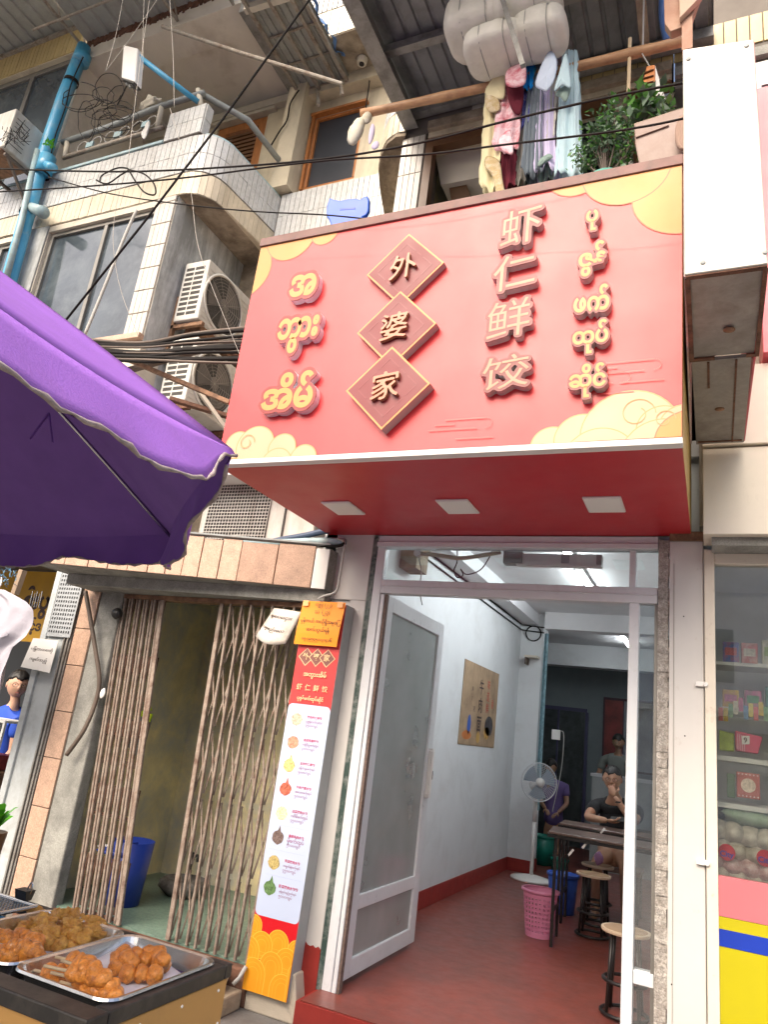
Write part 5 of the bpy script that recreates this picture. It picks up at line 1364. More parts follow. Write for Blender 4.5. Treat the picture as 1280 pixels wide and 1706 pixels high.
def cloth(name, label, cat, pxs, top, bot, dep, m, cut=None, seed=0, y=-.75, folds=5, amp=.009, tops=None, group=None, twist=.25):
    """a garment folded over the pole, hanging in folds. pxs = left/right pixel at the top and at the bottom; top/bot pixel rows"""
    (xl, xr), (bl, br) = [[885 + (q-885)*1.10 + (-1.5 if i == 0 else 1.5) for i, q in enumerate(pp)] for pp in pxs]
    rng = random.Random(seed); ph = rng.uniform(0, 6.28)
    A, B, C, D = at(xl, top, Y=y), at(xr, top, Y=y), at(br, bot, Y=y), at(bl, bot, Y=y)
    T = thing(name, label, cat, (C+D)/2 , group)
    nu, nv = 26, 22
    edge = [rng.uniform(-.007, .007) for _ in range(nv+2)]
    def fn(side):
        def g(u, v):
            p = A.lerp(B, u).lerp(D.lerp(C, u), v)
            f = amp*(.35+v)*math.sin(u*folds*PI + ph + v*1.6) + amp*.5*math.sin(u*folds*2.3*PI + 2*ph)
            j = min(nv, int(v*nv)); wob = edge[j]*(.6 if (u < .12 or u > .88) else 0)
            hem = (.025*math.sin(u*7+ph) + .02*math.sin(u*17+ph)) * (1 if v > .97 else 0)
            return V(p.x + wob + f*.6*twist, y + side*(.012+dep*math.sqrt(max(0, v))) + f, p.z + hem)
        return g
    w = MB(); w.grid(fn(-1), nu, nv); w.build('front', m, T, smooth=True, fixn=False, solid=.002)
    w = MB(); w.grid(fn(1), nu, nv); w.build('back', m, T, smooth=True, fixn=False, solid=.002)
    return T
def sleeve(T, pts, m, name='sleeve', y=-.82, th=.010):
    P0 = axis(pts, y); n0 = len(P0); P = []
    for i in range(n0):
        p0, p1, p2, p3 = P0[i-1], P0[i], P0[(i+1) % n0], P0[(i+2) % n0]
        for k in range(5):
            t = k/5; P.append(.5*((2*p1)+(-p0+p2)*t+(2*p0-5*p1+4*p2-p3)*t*t+(-p0+3*p1-3*p2+p3)*t**3))
    cen = sum(P, Vector())/len(P); n = len(P); w = MB(); vs = []; fs = []
    for side in (-1, 1):
        b = len(vs)
        for r_, h in ((1.0, 0), (.86, .55), (.6, .85), (.3, 1.0)):
            for i, p in enumerate(P):
                q = cen.lerp(p, r_); vs.append(V(q.x, y + side*th*h*(1 + .25*math.sin(i*.9)), q.z))
        vs.append(V(cen.x, y + side*th, cen.z))
        for j in range(3):
            for i in range(n): fs.append((b+j*n+i, b+j*n+(i+1) % n, b+(j+1)*n+(i+1) % n, b+(j+1)*n+i))
        for i in range(n): fs.append((b+3*n+i, b+3*n+(i+1) % n, b+4*n))
    w.add(vs, fs)
    return w.build(name, m, T, smooth=True)
def cm(name, col, **k):
    k.setdefault('var', .1); return mat(name, col, .85, trans=.12, bump=.35, bscale=9, spec=.2, **k)
m_cy = cm('cloth_cream', (.80, .72, .46)); m_lace = cm('cloth_lace', (.55, .42, .22), dirt=(.75,.66,.5), damt=.8, dscale=30)
m_pk = mat('cloth_tie_dye', (.88, .66, .70), .85, var=.03, trans=.12, dirt=(.55, .03, .08), damt=.95, dscale=9, dthr=.5, bump=.35, bscale=9, spec=.2)
m_mar = cm('cloth_maroon', (.14, .02, .035)); m_nv = mat('cloth_navy_print', (.08, .09, .38), .85, dirt=(.5,.5,.7), damt=.8, dscale=26, dthr=.55, trans=.1)
m_cb = cm('cloth_bright_blue', (.01, .28, .80)); m_gr = cm('cloth_grey', (.20, .24, .28)); m_gw = cm('cloth_ash', (.58, .56, .50))
m_lv = cm('cloth_lavender', (.66, .60, .82)); m_pb = cm('cloth_pale_blue', (.66, .76, .90)); m_lb = cm('cloth_sky', (.56, .74, .80)); m_bk = cm('cloth_black', (.025, .025, .03))
m_sage = cm('cloth_sage', (.30, .40, .36)); m_pkl = cm('cloth_pale_pink', (.66, .50, .56))
LG = 'clothes hung out on the bamboo pole'
T = cloth('blouse', 'cream lace trimmed blouse at the left end of the laundry', 'blouse', ((820, 842), (808, 840)), 124, 322, .03, m_cy, seed=1, folds=3, group=LG)
sleeve(T, [(838, 112), (842, 158), (832, 166), (808, 154)], m_cy); sleeve(T, [(812, 158), (830, 164), (834, 182), (820, 188), (810, 178)], m_lace); sleeve(T, [(812, 260), (832, 268), (838, 300), (842, 328), (828, 325), (822, 296), (808, 276)], m_lace)
T = cloth('dress', 'navy and white printed dress hanging between the cream blouse and the pink dress', 'dress', ((838, 852), (836, 850)), 120, 240, .02, m_nv, seed=2, folds=2, group=LG)
T = cloth('dress', 'pink and red tie dye dress with wide sleeves on the laundry pole', 'dress', ((846, 876), (830, 868)), 106, 262, .05, m_pk, seed=3, folds=4, group=LG)
sleeve(T, [(846, 116), (874, 106), (876, 138), (858, 146), (843, 140)], m_pk, y=-.90); sleeve(T, [(832, 232), (850, 216), (856, 250), (850, 258), (831, 246)], m_pk, y=-.90)
sleeve(T, [(844, 138), (872, 142), (868, 190), (852, 180)], m_mar, 'inside', y=-.82)
T = cloth('sarong', 'maroon and navy sarong showing under the pink dress', 'sarong', ((838, 864), (838, 862)), 250, 318, .03, m_mar, seed=4, folds=4, group=LG)
T = cloth('shirt', 'bright blue shirt with short sleeves near the middle of the laundry', 'shirt', ((878, 892), (876, 890)), 96, 158, .04, m_cb, seed=5, folds=2, group=LG)
T = cloth('skirt', 'navy patterned skirt hanging below the bright blue shirt', 'skirt', ((876, 888), (874, 890)), 155, 215, .02, m_nv, seed=6, folds=3, group=LG)
T = cloth('trousers', 'ash beige crumpled trousers behind the pink dress', 'trousers', ((868, 880), (860, 878)), 190, 312, .03, m_gw, seed=7, folds=4, group=LG, y=-.70)
T = cloth('long_skirt', 'dark grey crinkled long skirt in the middle of the laundry', 'skirt', ((886, 904), (874, 904)), 104, 300, .04, m_gr, seed=8, folds=9, amp=.010, group=LG)
T = cloth('black_trousers', 'black trousers hanging behind the grey skirt', 'trousers', ((880, 930), (878, 922)), 180, 316, .02, m_bk, seed=9, folds=6, group=LG, y=-.62)
T = cloth('blouse', 'lavender blouse hanging below the pale blue shirt', 'blouse', ((900, 918), (894, 924)), 140, 290, .04, m_lv, seed=10, folds=3, group=LG)
sleeve(T, [(898, 268), (914, 256), (922, 262), (912, 268), (898, 278)], m_sage); 
T = cloth('shorts', 'sage green shorts peeping out low between the lavender blouse and the blue dress', 'shorts', ((900, 924), (900, 922)), 268, 306, .03, m_sage, seed=11, folds=4, group=LG, y=-.68)
T = cloth('shirt', 'off white shirt sleeve hanging beside the pale blue shirt', 'shirt', ((914, 926), (914, 922)), 130, 238, .03, m_gw, seed=12, folds=2, group=LG)
T = cloth('shirt', 'pale blue shirt with a wide sleeve spread to the left', 'shirt', ((908, 926), (912, 926)), 88, 130, .04, m_pb, seed=13, folds=2, group=LG)
sleeve(T, [(914, 86), (928, 98), (926, 128), (914, 150), (905, 151), (892, 138)], m_pb, y=-.90)
T = cloth('undershirt', 'pale pink undershirt tucked behind the sky blue dress', 'undershirt', ((922, 938), (924, 938)), 92, 150, .03, m_pkl, seed=14, folds=2, group=LG, y=-.70)
T = cloth('long_dress', 'long sky blue dress at the right end of the laundry', 'dress', ((936, 955), (924, 962)), 86, 304, .05, m_lb, seed=15, folds=4, group=LG)
sleeve(T, [(944, 88), (952, 144), (938, 142), (924, 152), (930, 128)], m_lb, y=-.90); sleeve(T, [(926, 158), (936, 146), (952, 142), (944, 170), (934, 162)], m_sage, 'cuff', y=-.86)
hc = [(.6,.05,.3), (.1,.1,.4), (.7,.6,.05), (.5,.3,.6), (.02,.3,.6)]
for i, px in enumerate((862, 885, 893, 901, 918)):
    c = poleat(px); w = MB(); w.tube([c + V(0, 0, .03), c + V(.0, -.01, .05), c + V(.01, -.035, .02), c + V(0, -.04, -.06)], .006, 6)
    w.build('hanger_tmp', M['plain_white'], None) if False else solo('clothes_peg', w, mat('peg_%s' % 'abcde'[i], hc[i], .4), ['magenta', 'navy', 'yellow', 'lilac', 'blue'][i] + ' plastic hanger hook over the bamboo pole', 'hanger', 'plastic hanger hooks on the pole', smooth=True)
w = MB(); c = at(596, 215, Y=-.75); w.blob((c.x, c.y, c.z), (.06, .04, .11), 5, .22); c = at(610, 195, Y=-.75); w.blob((c.x, c.y, c.z), (.04, .03, .05), 6, .2); solo('cloth_gloves', w, mat('glove_cloth', (.62, .60, .52), .9, dirt=(.45, .38, .2), damt=.6, dscale=12), 'pair of dirty white cotton gloves on the left end of the pole', 'gloves', smooth=True)
w = MB(); c = at(619, 222, Y=-.74); w.blob((c.x, c.y, c.z), (.022, .012, .09), 7, .08); c = at(626, 242, Y=-.74); w.blob((c.x, c.y, c.z), (.03, .012, .035), 8, .08); solo('soft_toy_strap', w, mat('lilac', (.55, .50, .66), .8), 'pale lilac strap dangling beside the white gloves', 'strap', smooth=True)
# bundles under the canopy
def bundle(label, px, a, seed):
    c = at(*px, Y=-.95); T = thing('wrapped_bundle', label, 'bundle', (c.x, c.y, c.z-.16), 'white plastic wrapped bundles under the canopy')
    rng = random.Random(seed); ks = [(Vector((rng.uniform(-1, 1), rng.uniform(-1, 1), rng.uniform(-1, 1)))*rng.uniform(4, 14), rng.uniform(0, 6)) for _ in range(9)]
    def sq(d):
        e = 3.4; k = (abs(d.x)**e + abs(d.y)**e + abs(d.z)**e)**(-1/e); p = d*k
        wr = sum(abs(math.sin(d.dot(w_)+o))*.5 for w_, o in ks)/9
        pinch = 1 - .10*math.exp(-((p.x+.35)/.05)**2) - .10*math.exp(-((p.x-.4)/.05)**2)
        return Vector((p.x*a[0]*(1-.03*wr), p.y*a[1]*pinch*(1-.12*wr), p.z*a[2]*pinch*(1-.14*wr)))
    nu, nv = 44, 26; vs = []; fs = []
    for j in range(nv+1):
        th = PI*j/nv
        for i in range(nu):
            ph = 2*PI*i/nu; d = Vector((math.cos(th), math.sin(th)*math.cos(ph), math.sin(th)*math.sin(ph))); vs.append(c + sq(d.normalized()))
    for j in range(nv):
        for i in range(nu): fs.append((j*nu+i, (j+1)*nu+i, (j+1)*nu+(i+1) % nu, j*nu+(i+1) % nu))
    w = MB(); w.add(vs, fs); w.build('wrap', M['bundle'], T, smooth=True)
    for s in (-.35, .4):
        w = MB(); P = []
        for q in range(25):
            ph = 2*PI*q/24; x = s; yz = (1-abs(x)**3.4)**(1/3.4)
            cy_, sy_ = math.cos(ph), math.sin(ph); k = yz/((abs(cy_)**3.4+abs(sy_)**3.4)**(1/3.4))
            P.append(c + Vector((a[0]*x, a[1]*k*cy_*.93, a[2]*k*sy_*.93)))
        w.tube(P, .004, 5, cap=False); w.build('string', M['cable_pale'], T)
bundle('large white wrapped bundle at the left under the canopy', (800, 42), (.22, .20, .17), 1)
bundle('large white wrapped bundle at the right under the canopy', (878, 18), (.22, .22, .19), 2)
bundle('lower white wrapped bundle just above the clothes pole', (828, 84), (.20, .18, .09), 3)
bundle('small white wrapped bundle behind the clothes hangers', (900, 58), (.17, .16, .11), 4)
w = MB(); w.bar(at(872, 110, Y=-1.15), at(835, -10, Y=-1.15), .028); solo('steel_strap', w, M['beam_grey'], 'dark steel bar crossing in front of the white bundles', 'bar')

# basket, plants, tray, rope
BK = thing('hanging_basket', 'orange and white plastic basket hanging from the pole over the plants', 'basket', at(1092, 160, Y=-.75))
m_ob = mat('basket_orange', (.60, .22, .06), .5); 
f0, f1 = axis([(1078, 110), (1092, 107), (1092, 162), (1068, 152)], -.85), axis([(1092, 107), (1110, 165), (1092, 162)], -.84)
w = MB(); w.prism(f0, (0, .12, 0)); w.build('front', m_ob, BK, bevel=.006)
w = MB(); w.prism(f1, (0, .14, 0)); w.build('side', M['plain_white'], BK, bevel=.004)
w = MB()
for i in range(4): w.bar(at(1074-i*1.5, 122+i*9, Y=-.855), at(1090, 116+i*10, Y=-.855), .012, .004)
w.build('slot', M['cart_brown'], BK, kind='stuff')
w = MB(); w.tube([at(1084, 112, Y=-.8), poleat(1080)], .004, 5); w.build('hook', M['cable_pale'], BK)
m_lf = mat('leaf_dark', (.035, .085, .028), .5, var=.5, vscale=9, trans=.18); m_ll = mat('leaf_light', (.10, .26, .05), .45, var=.35, vscale=9, trans=.25); m_lg = mat('leaf_grey', (.13, .20, .13), .5, var=.4, vscale=9, trans=.15)
def shrub(name, label, c, r, nleaf, lm, ls, seed, pot, potm):
    T = thing(name, label, 'plant', (c[0], c[1], pot[2]-.2)); rng = random.Random(seed)
    w = MB(); w.lathe([(0, -.2), (.08, -.2), (.11, 0), (.10, .0), (0, -.01)], (pot[0], pot[1], pot[2]), 16); w.build('pot', potm, T, smooth=False)
    tips = []
    w = MB()
    for i in range(26):
        d = V(rng.gauss(0, 1), rng.gauss(0, 1), rng.gauss(.2, 1)).normalized(); tip = V(c[0]+d.x*r[0]*rng.uniform(.5, 1), c[1]+d.y*r[1]*rng.uniform(.5, 1), c[2]+d.z*r[2]*rng.uniform(.5, 1))
        base = V(pot[0], pot[1], pot[2]); mid = base.lerp(tip, .5) + V(rng.uniform(-.05, .05), 0, .05); w.tube([base, mid, tip], [.006, .004, .002], 5); tips += [(mid, tip)]
    w.build('branch', M['cable_brown'], T, kind='stuff')
    for k, m in enumerate(lm):
        w = MB()
        for i in range(nleaf//len(lm)):
            a, t = rng.choice(tips); p = a.lerp(t, rng.uniform(.0, 1.08)) + V(rng.gauss(0, .028), rng.gauss(0, .028), rng.gauss(0, .028))
            u = V(rng.gauss(0, 1), rng.gauss(0, 1), rng.gauss(0, .7)).normalized(); v = u.cross(V(rng.gauss(0, 1), rng.gauss(0, 1), rng.gauss(0, 1))).normalized(); L = ls*rng.uniform(.6, 1.3)
            w.add([p, p+u*L*.5+v*L*.26, p+u*L, p+u*L*.5-v*L*.26], [(0, 1, 2, 3)])
        w.build('foliage', m, T, kind='stuff', fixn=False)
c = at(1012, 240, Y=-.95)
shrub('shrub', 'small leaved dark green shrub behind the top of the sign', (c.x, c.y, c.z), (.20, .16, .27), 1500, [m_lf, m_lg, m_ll], .034, 31, (c.x, c.y, c.z-.26), mat('pot_teal', (.02, .30, .22), .4))
c = at(1078, 178, Y=-.85)
shrub('shrub', 'light green broad leaved plant under the orange basket', (c.x, c.y, c.z), (.17, .12, .12), 260, [m_ll, m_lg], .075, 32, (c.x+.02, c.y, c.z-.2), M['cart_brown'])
TR = thing('planter_tray', 'brown plastic planter tray propped behind the right end of the sign', 'planter', at(1100, 280, Y=-1.1))
m_tr = mat('tray_brown', (.24, .16, .13), .5, dirt=(.35,.28,.25), damt=.4, dscale=5)
w = MB(); w.prism(axis([(1057, 206), (1142, 178), (1142, 272), (1066, 276), (1059, 240)], -1.1), (0, .02, 0)); w.build('front', m_tr, TR, bevel=.006)
w = MB(); w.bar(at(1060, 229, Y=-1.104), at(1115, 209, Y=-1.104), .012, .006); w.build('rib', m_tr, TR)
w = MB(); w.prism(axis([(1057, 206), (1142, 178), (1142, 188), (1058, 216)], -1.08), (0, .25, 0)); w.build('soil', M['concrete_brown'], TR)
w = MB()
for k in range(4):
    c = at(1140, 205, Y=-1.15); w.tube([(c.x+.012*k, c.y, c.z) + V(0, 0, 0) if False else V(c.x+.01*k+.03*math.cos(2*PI*q/16), c.y, c.z-.06+.10*math.sin(2*PI*q/16)) for q in range(17)], .012, 6, cap=False)
solo('rope_coil', w, mat('rope_brown', (.32, .22, .17), .9), 'coiled brown rope between the planter tray and the white projecting sign', 'rope', smooth=True)
# blue plastic chair back with two ears
CB = [(549, 329), (556, 332), (566, 334), (580, 331), (592, 330), (600, 332), (606, 327), (612, 326), (615, 333), (614, 350), (610, 358), (604, 361), (605, 378), (600, 384), (552, 390), (551, 374), (548, 366), (544, 360), (544, 344)]
T = thing('toddler_chair', 'bright blue plastic child chair back with two round ears above the sign', 'chair', at(578, 390, Y=-.7))
w = MB(); w.prism(axis(CB, -.7), (0, .03, 0)); w.build('backrest', M['blue_plastic'], T, bevel=.008)
w = MB(); w.prism(axis([(566, 347), (592, 345), (592, 348), (566, 350)], -.702), (0, .004, 0)); w.build('grip_slot', mat('slot_blue', (.005, .06, .45), .4), T)
w = MB(); c = at(578, 392, Y=-.7); w.box((c.x-.16, -.67, c.z-.06), (c.x+.16, -.42, c.z-.03)); w.build('seat', M['blue_plastic'], T, bevel=.008)
for sx in (-.14, .14):
    for sy in (-.66, -.44):
        w = MB(); w.bar((c.x+sx, sy, c.z-.06), (c.x+sx, sy, 4.3), .03); w.build('leg', M['blue_plastic'], T)

# ------------------------------------------------------------------ white projecting sign at the right
PS = thing('projecting_sign', 'tall white projecting sign box with rusty grey metal underside at the right', 'sign', (.07, -1.0, 3.28))
zb = 3.28
w = MB(); w.prism([(-.078, -1.825, zb), (.185, -1.825, zb), (.168, -1.825, 4.30), (-.085, -1.825, 4.34)], (0, .012, 0)); w.build('front_panel', mat('enamel_white', (.46, .45, .405), .35, var=.04, dirt=(.36,.27,.17), damt=.6, dscale=5, dthr=.60), PS, bevel=.003)
m_pt = mat('peeled_pink', (.55, .40, .38), .6, dirt=(.68,.66,.62), damt=.9, dscale=7, streak=True, dthr=.5)
w = MB(); w.prism([(-.081, -1.812, zb+.002), (-.100, -.30, zb+.002), (-.100, -.30, 4.34), (-.084, -1.812, 4.34)], (.008, 0, 0)); w.build('left_panel', m_pt, PS)
w = MB(); w.prism([(.186, -1.812, zb+.002), (.165, -.30, zb+.002), (.165, -.30, 4.30), (.17, -1.812, 4.30)], (-.008, 0, 0)); w.build('right_panel', mat('sign_pink', (.60, .10, .12), .45), PS)
m_zn = mat('zinc', (.30, .29, .27), .55, .35, var=.2, vscale=7, dirt=(.17,.14,.12), damt=.5, dscale=6, bump=.1)
w = MB(); w.box((-.068, -1.80, zb+.004), (.176, -1.22, zb+.016)); w.build('underside', m_zn, PS)
w = MB(); w.box((-.070, -1.20, zb-.004), (.160, -.30, zb+.012)); w.build('underside', m_zn, PS)
w = MB(); w.box((-.074, -1.82, zb-.006), (.184, -1.797, zb+.003)); w.box((-.078, -1.797, zb-.006), (-.060, -1.2, zb+.003)); w.box((.172, -1.797, zb-.006), (.188, -1.2, zb+.003)); w.box((-.06, -1.222, zb-.006), (.02, -1.20, zb+.003)); w.box((.14, -1.222, zb-.006), (.172, -1.2, zb+.003)); w.build('rusty_edge', M['rust'], PS)
w = MB(); w.box((-.01, -1.19, zb-.008), (.0, -.95, zb-.004)); w.box((.10, -1.19, zb-.008), (.108, -.32, zb-.004)); w.box((-.06, -.34, zb-.008), (.15, -.325, zb-.004)); w.build('rust_seam', M['rust'], PS)
for q in ((1216, 550), (1200, 682)):
    c = at(*q, Z=zb-.006); w = MB(); w.lathe([(0, -.004), (.012, -.004), (.022, .0), (.022, .002)], (c.x, c.y, zb-.006), 16); w.build('rivet_plug', M['rust_light'], PS, smooth=True)
for q in ((1148, 98), (1245, 76), (1172, 437), (1276, 420)):
    c = at(*q, Y=-1.826); w = MB(); w.lathe([(0, -.004), (.008, -.003), (.009, .001)], (c.x, -1.826, c.z), 12, 'Y'); w.build('bolt', M['grey_pipe'], PS)
w = MB(); w.tube([(.05, -.9, 4.3), (.05, -.0, 4.6)], .02, 8); w.build('wall_bracket', M['rust'], PS)
BX = thing('brown_sign_box', 'weathered brown painted box jutting in at the top right above the white sign', 'sign box', at(1135, 20, Y=-1.2))
m_bb = mat('box_brown', (.38, .20, .13), .6, dirt=(.52,.38,.28), damt=.5, dscale=5)
w = MB(); w.prism(axis([(1106, -30), (1108, 38), (1118, 52), (1150, 40), (1175, -30)], -1.2), (0, .05, 0)); w.build('panel', m_bb, BX, bevel=.004)
w = MB(); w.prism(axis([(1132, -30), (1133, 30), (1170, -8), (1180, -30)], -1.24), (0, .035, 0)); w.build('front_board', mat('box_tan', (.52, .36, .26), .6), BX, bevel=.004)
w = MB(); w.bar(at(1146, 36, Y=-1.18), at(1146, 88, Y=-1.18), .05); w.build('post', m_bb, BX)

# ------------------------------------------------------------------ cables
def cable(label, pts, r, m, Y=None, sm=True, group=None, name='cable'):
    P = [at(x, y, Y=(Y if len(q) == 0 else q[0])) for x, y, *q in pts]
    w = MB(); w.tube(smooth_path(P, 6) if sm else P, r, 6); return solo(name, w, m, label, 'cable', group, smooth=True)
cable('long black cable crossing the tiled balcony from the left edge to the sign', [(-10, 281, -1.6), (200, 286, -1.6), (400, 277, -1.6), (560, 262, -1.6), (700, 238, -1.6), (850, 200, -1.6), (1000, 165, -1.6), (1140, 138, -1.6)], .0058, M['cable_black'])
cable('second black cable just below the long one across the balcony', [(-10, 320, -1.7), (150, 310, -1.7), (300, 297, -1.7), (450, 278, -1.7), (560, 266, -1.7), (700, 258, -1.7), (850, 240, -1.7), (1000, 222, -1.7), (1090, 208, -1.7), (1150, 195, -1.7)], .005, M['cable_black'])
cable('thin black cable dropping from the tiled balcony towards the blue chair', [(80, 295, -1.3), (180, 322, -1.3), (300, 340, -1.3), (420, 352, -1.3), (540, 358, -1.3), (640, 368, -1.3)], .0042, M['cable_black'])
cable('thick dark cable rising steeply from the umbrella to the top canopy', [(100, 545, -1.5), (240, 370, -1.5), (370, 200, -1.5), (500, 20, -1.5), (530, -20, -1.5)], .008, M['cable_black'], sm=False)
cable('loop of black cable hanging under the left balcony tiles', [(160, 300, -1.6), (178, 306, -1.6), (200, 292, -1.6), (214, 282, -1.6), (195, 280, -1.6), (170, 292, -1.6), (166, 302, -1.6)], .0052, M['cable_black'])
cable('second loop of black cable beside the first under the balcony tiles', [(214, 282, -1.6), (224, 300, -1.6), (240, 320, -1.6), (258, 324, -1.6), (256, 306, -1.6), (240, 290, -1.6), (216, 283, -1.6)], .0052, M['cable_black'])
rng = random.Random(77)
for i, (x, xb, yb) in enumerate(((206, 175, 120), (240, 238, 118), (268, 176, 118), (282, 290, 180), (250, 212, 280))):
    cable('thin pale wire hanging down from the top canopy, number %s from the left' % ['one', 'two', 'three', 'four', 'five'][i] if False else ['thin pale wire ending at the wire tangle', 'thin pale wire passing just right of the antenna', 'thin pale wire slanting from the canopy to the tangle', 'thin pale wire dropping to the balcony corner', 'thin pale wire running down past the railing'][i], [(x, -10, -1.0), ((x+xb)/2+rng.uniform(-3, 3), yb*.5, -1.0), (xb, yb, -1.0)], .0022, M['wire_pale'])
cable('thin grey wire falling straight down the tiled corner to the sign', [(283, 180, -1.0), (300, 240, -1.0), (318, 320, -1.0), (328, 400, -1.0), (350, 470, -1.0), (420, 640, -1.0)], .002, M['wire_pale'])
cable('thin grey wire falling beside the dark window to the pillar', [(212, 280, -1.0), (196, 330, -1.0), (188, 400, -1.0), (200, 480, -1.0), (230, 560, -1.0)], .002, M['wire_pale'])
# tangle
TG = thing('cable_tangle', 'tangle of black cable loops hanging under the canopy beside the antenna', 'cable tangle', at(165, 185, Y=-.6))
for i in range(12):
    cx_, cy_ = 160 + rng.uniform(-26, 44), 170 + rng.uniform(-30, 40); rx, ry = rng.uniform(14, 34), rng.uniform(12, 34); a0 = rng.uniform(0, 6)
    P = [at(cx_+rx*math.cos(a0+q*.4)*(1+.06*math.sin(q*3+i)), cy_+ry*math.sin(a0+q*.4)+q*.5, Y=-.6+.01*i) for q in range(rng.randint(14, 19))]
    w = MB(); w.tube(smooth_path(P, 3), .004, 5); w.build('loop', M['cable_black'], TG, smooth=True)
# cable bundle by the air conditioners
for i in range(13):
    y0 = 567 + i*2.6 + rng.uniform(-1, 1); y1 = 548 + i*4.6 + rng.uniform(-3, 3)
    cable('black cable in the thick bundle between the two air conditioners', [(130, y0-4, -.55), (160, y0, -.55), (240, y0+4+rng.uniform(-3, 3), -.5-.01*i), (320, (y0+y1)/2+rng.uniform(-2, 4), -.5-.01*i), (420, y1, -.5)], rng.uniform(.008, .015), M['cable_black'] if i % 4 else M['cable_brown'], group='black cables bundled between the air conditioners', name='power_cable')
w = MB(); w.bar(at(160, 577, Y=-.45), at(385, 672, Y=-.45), .06, .03); solo('wooden_batten', w, M['rust_light'], 'long brown timber batten slanting across the lower air conditioner', 'batten')
w = MB(); w.bar(at(210, 618, Y=-.35), at(400, 565, Y=-.4), .05, .03); solo('wooden_batten', w, M['cable_brown'], 'dark timber batten rising over the lower air conditioner', 'batten')
w = MB(); w.bar(at(285, 665, Y=.0), at(400, 700, Y=.2), .07, .03); solo('wooden_batten', w, M['rust'], 'rusty plank just above the tip of the purple umbrella', 'batten')
w = MB(); w.bar(at(330, 650, Y=.0), at(380, 720, Y=.2), .05, .03); solo('wooden_batten', w, M['render_pale'], 'pale plank end behind the tip of the purple umbrella', 'batten')
cable('pale conduit running down the dark first floor window', [(227, 350, -.15), (205, 400, -.15), (175, 475, -.15), (140, 560, -.15)], .016, M['cable_pale'])
cable('black wire running down beside the dark upstairs window and the pilaster', [(498, 150, .85), (484, 172, .85), (478, 200, .85), (465, 220, .85), (450, 245, .85)], .009, M['cable_black'])
cable('thin cable dropping from the drain outlet past the dark upstairs window', [(612, 95, 1.0), (616, 130, 1.0), (611, 170, 1.0), (609, 200, 1.0)], .007, M['cable_black'])
w = MB()
for i in range(40):
    c = at(16+rng.uniform(-14, 24), 225+rng.uniform(-10, 12), Y=-.75); d = V(rng.uniform(-1, 1), rng.uniform(-.3, .3), rng.uniform(-.8, 1)).normalized(); w.tube([c, c+d*rng.uniform(.04, .16)], .003, 4)
solo('bare_twigs', w, M['cable_black'], 'dry black twigs sticking out in front of the far left air conditioner', 'twigs', kind='stuff')
w = MB()
for i in range(50):
    c = at(82+rng.uniform(-8, 8), 238+rng.uniform(-4, 5), Y=-.25); u = V(rng.uniform(-1, 1), rng.uniform(-1, 1), rng.uniform(-1, 1)).normalized(); v = u.cross(V(0, .3, 1)).normalized(); w.add([c, c+u*.02+v*.01, c+u*.04, c+u*.02-v*.01], [(0, 1, 2, 3)])
solo('weed', w, m_bg, 'small bright green weed growing on the blue drain pipe', 'plant', kind='stuff')
# ------------------------------------------------------------------ ceiling lights (lit fluorescent tubes)
m_tube = mat('lit_tube', (.9, .95, 1), .5, var=0, emit=(.93, .97, 1.0), estr=42)
for i, (y0, y1, lab) in enumerate(((1.35, 2.55, 'lit fluorescent tube on the ceiling nearest the shopfront'), (2.75, 3.95, 'lit fluorescent tube just behind the first one on the ceiling'), (6.3, 7.5, 'lit fluorescent tube beyond the ceiling beam in the back room'))):
    T = thing('ceiling_light', lab, 'ceiling light', (-1.18, (y0+y1)/2, 3.35), 'fluorescent tubes in one line')
    w = MB(); w.box((-1.22, y0, 3.32), (-1.14, y1, 3.349)); w.build('batten', M['plain_white'], T, bevel=.004)
    w = MB(); w.tube([(-1.18, y0+.02, 3.30), (-1.18, y1-.02, 3.30)], .018, 10); w.build('tube', m_tube if i < 2 else mat('lit_tube_far', (.9, .95, 1), .5, var=0, emit=(.93, .97, 1.0), estr=18), T, smooth=True)

# ------------------------------------------------------------------ dead lamp fixture and cable behind the transom
T = thing('lamp_fixture', 'unlit white tube fixture on a bent rubber arm behind the transom glass', 'lamp', (-.9, .14, 2.70))
w = MB(); w.box((-1.12, .11, 2.69), (-.60, .17, 2.765)); w.build('housing', M['plain_white'], T, bevel=.004)
w = MB(); w.box((-1.20, .10, 2.70), (-1.08, .18, 2.775)); w.box((-.84, .105, 2.705), (-.79, .109, 2.76)); w.box((-.63, .105, 2.70), (-.60, .109, 2.76)); w.build('bracket', M['grey_pipe'], T)
w = MB(); w.tube(smooth_path([at(700, 922, Y=.13), at(730, 925, Y=.13), at(765, 930, Y=.13), at(800, 926, Y=.13), at(835, 920, Y=.13)]), .014, 8); w.build('arm', mat('arm_cream', (.45, .43, .30), .6), T, smooth=True)
w = MB(); w.lathe([(0, -.02), (.025, -.02), (.025, .02), (0, .02)], (at(697, 922, Y=.13).x, .13, at(697, 922, Y=.13).z), 12, 'Y'); w.build('ceiling_cap', M['plain_white'], T)
cable('black wire with a small coil hanging behind the transom glass', [(762, 908, .16), (762, 935, .16), (757, 950, .16), (762, 962, .16), (772, 958, .16), (768, 948, .16), (778, 957, .16), (800, 950, .16), (815, 930, .16), (822, 912, .16)], .004, M['cable_black'])
cable('thin grey wire falling from the fixture cap down the inner pillar', [(696, 925, .2), (702, 950, .2), (700, 985, .25), (704, 1008, .3)], .004, M['cable_pale'])
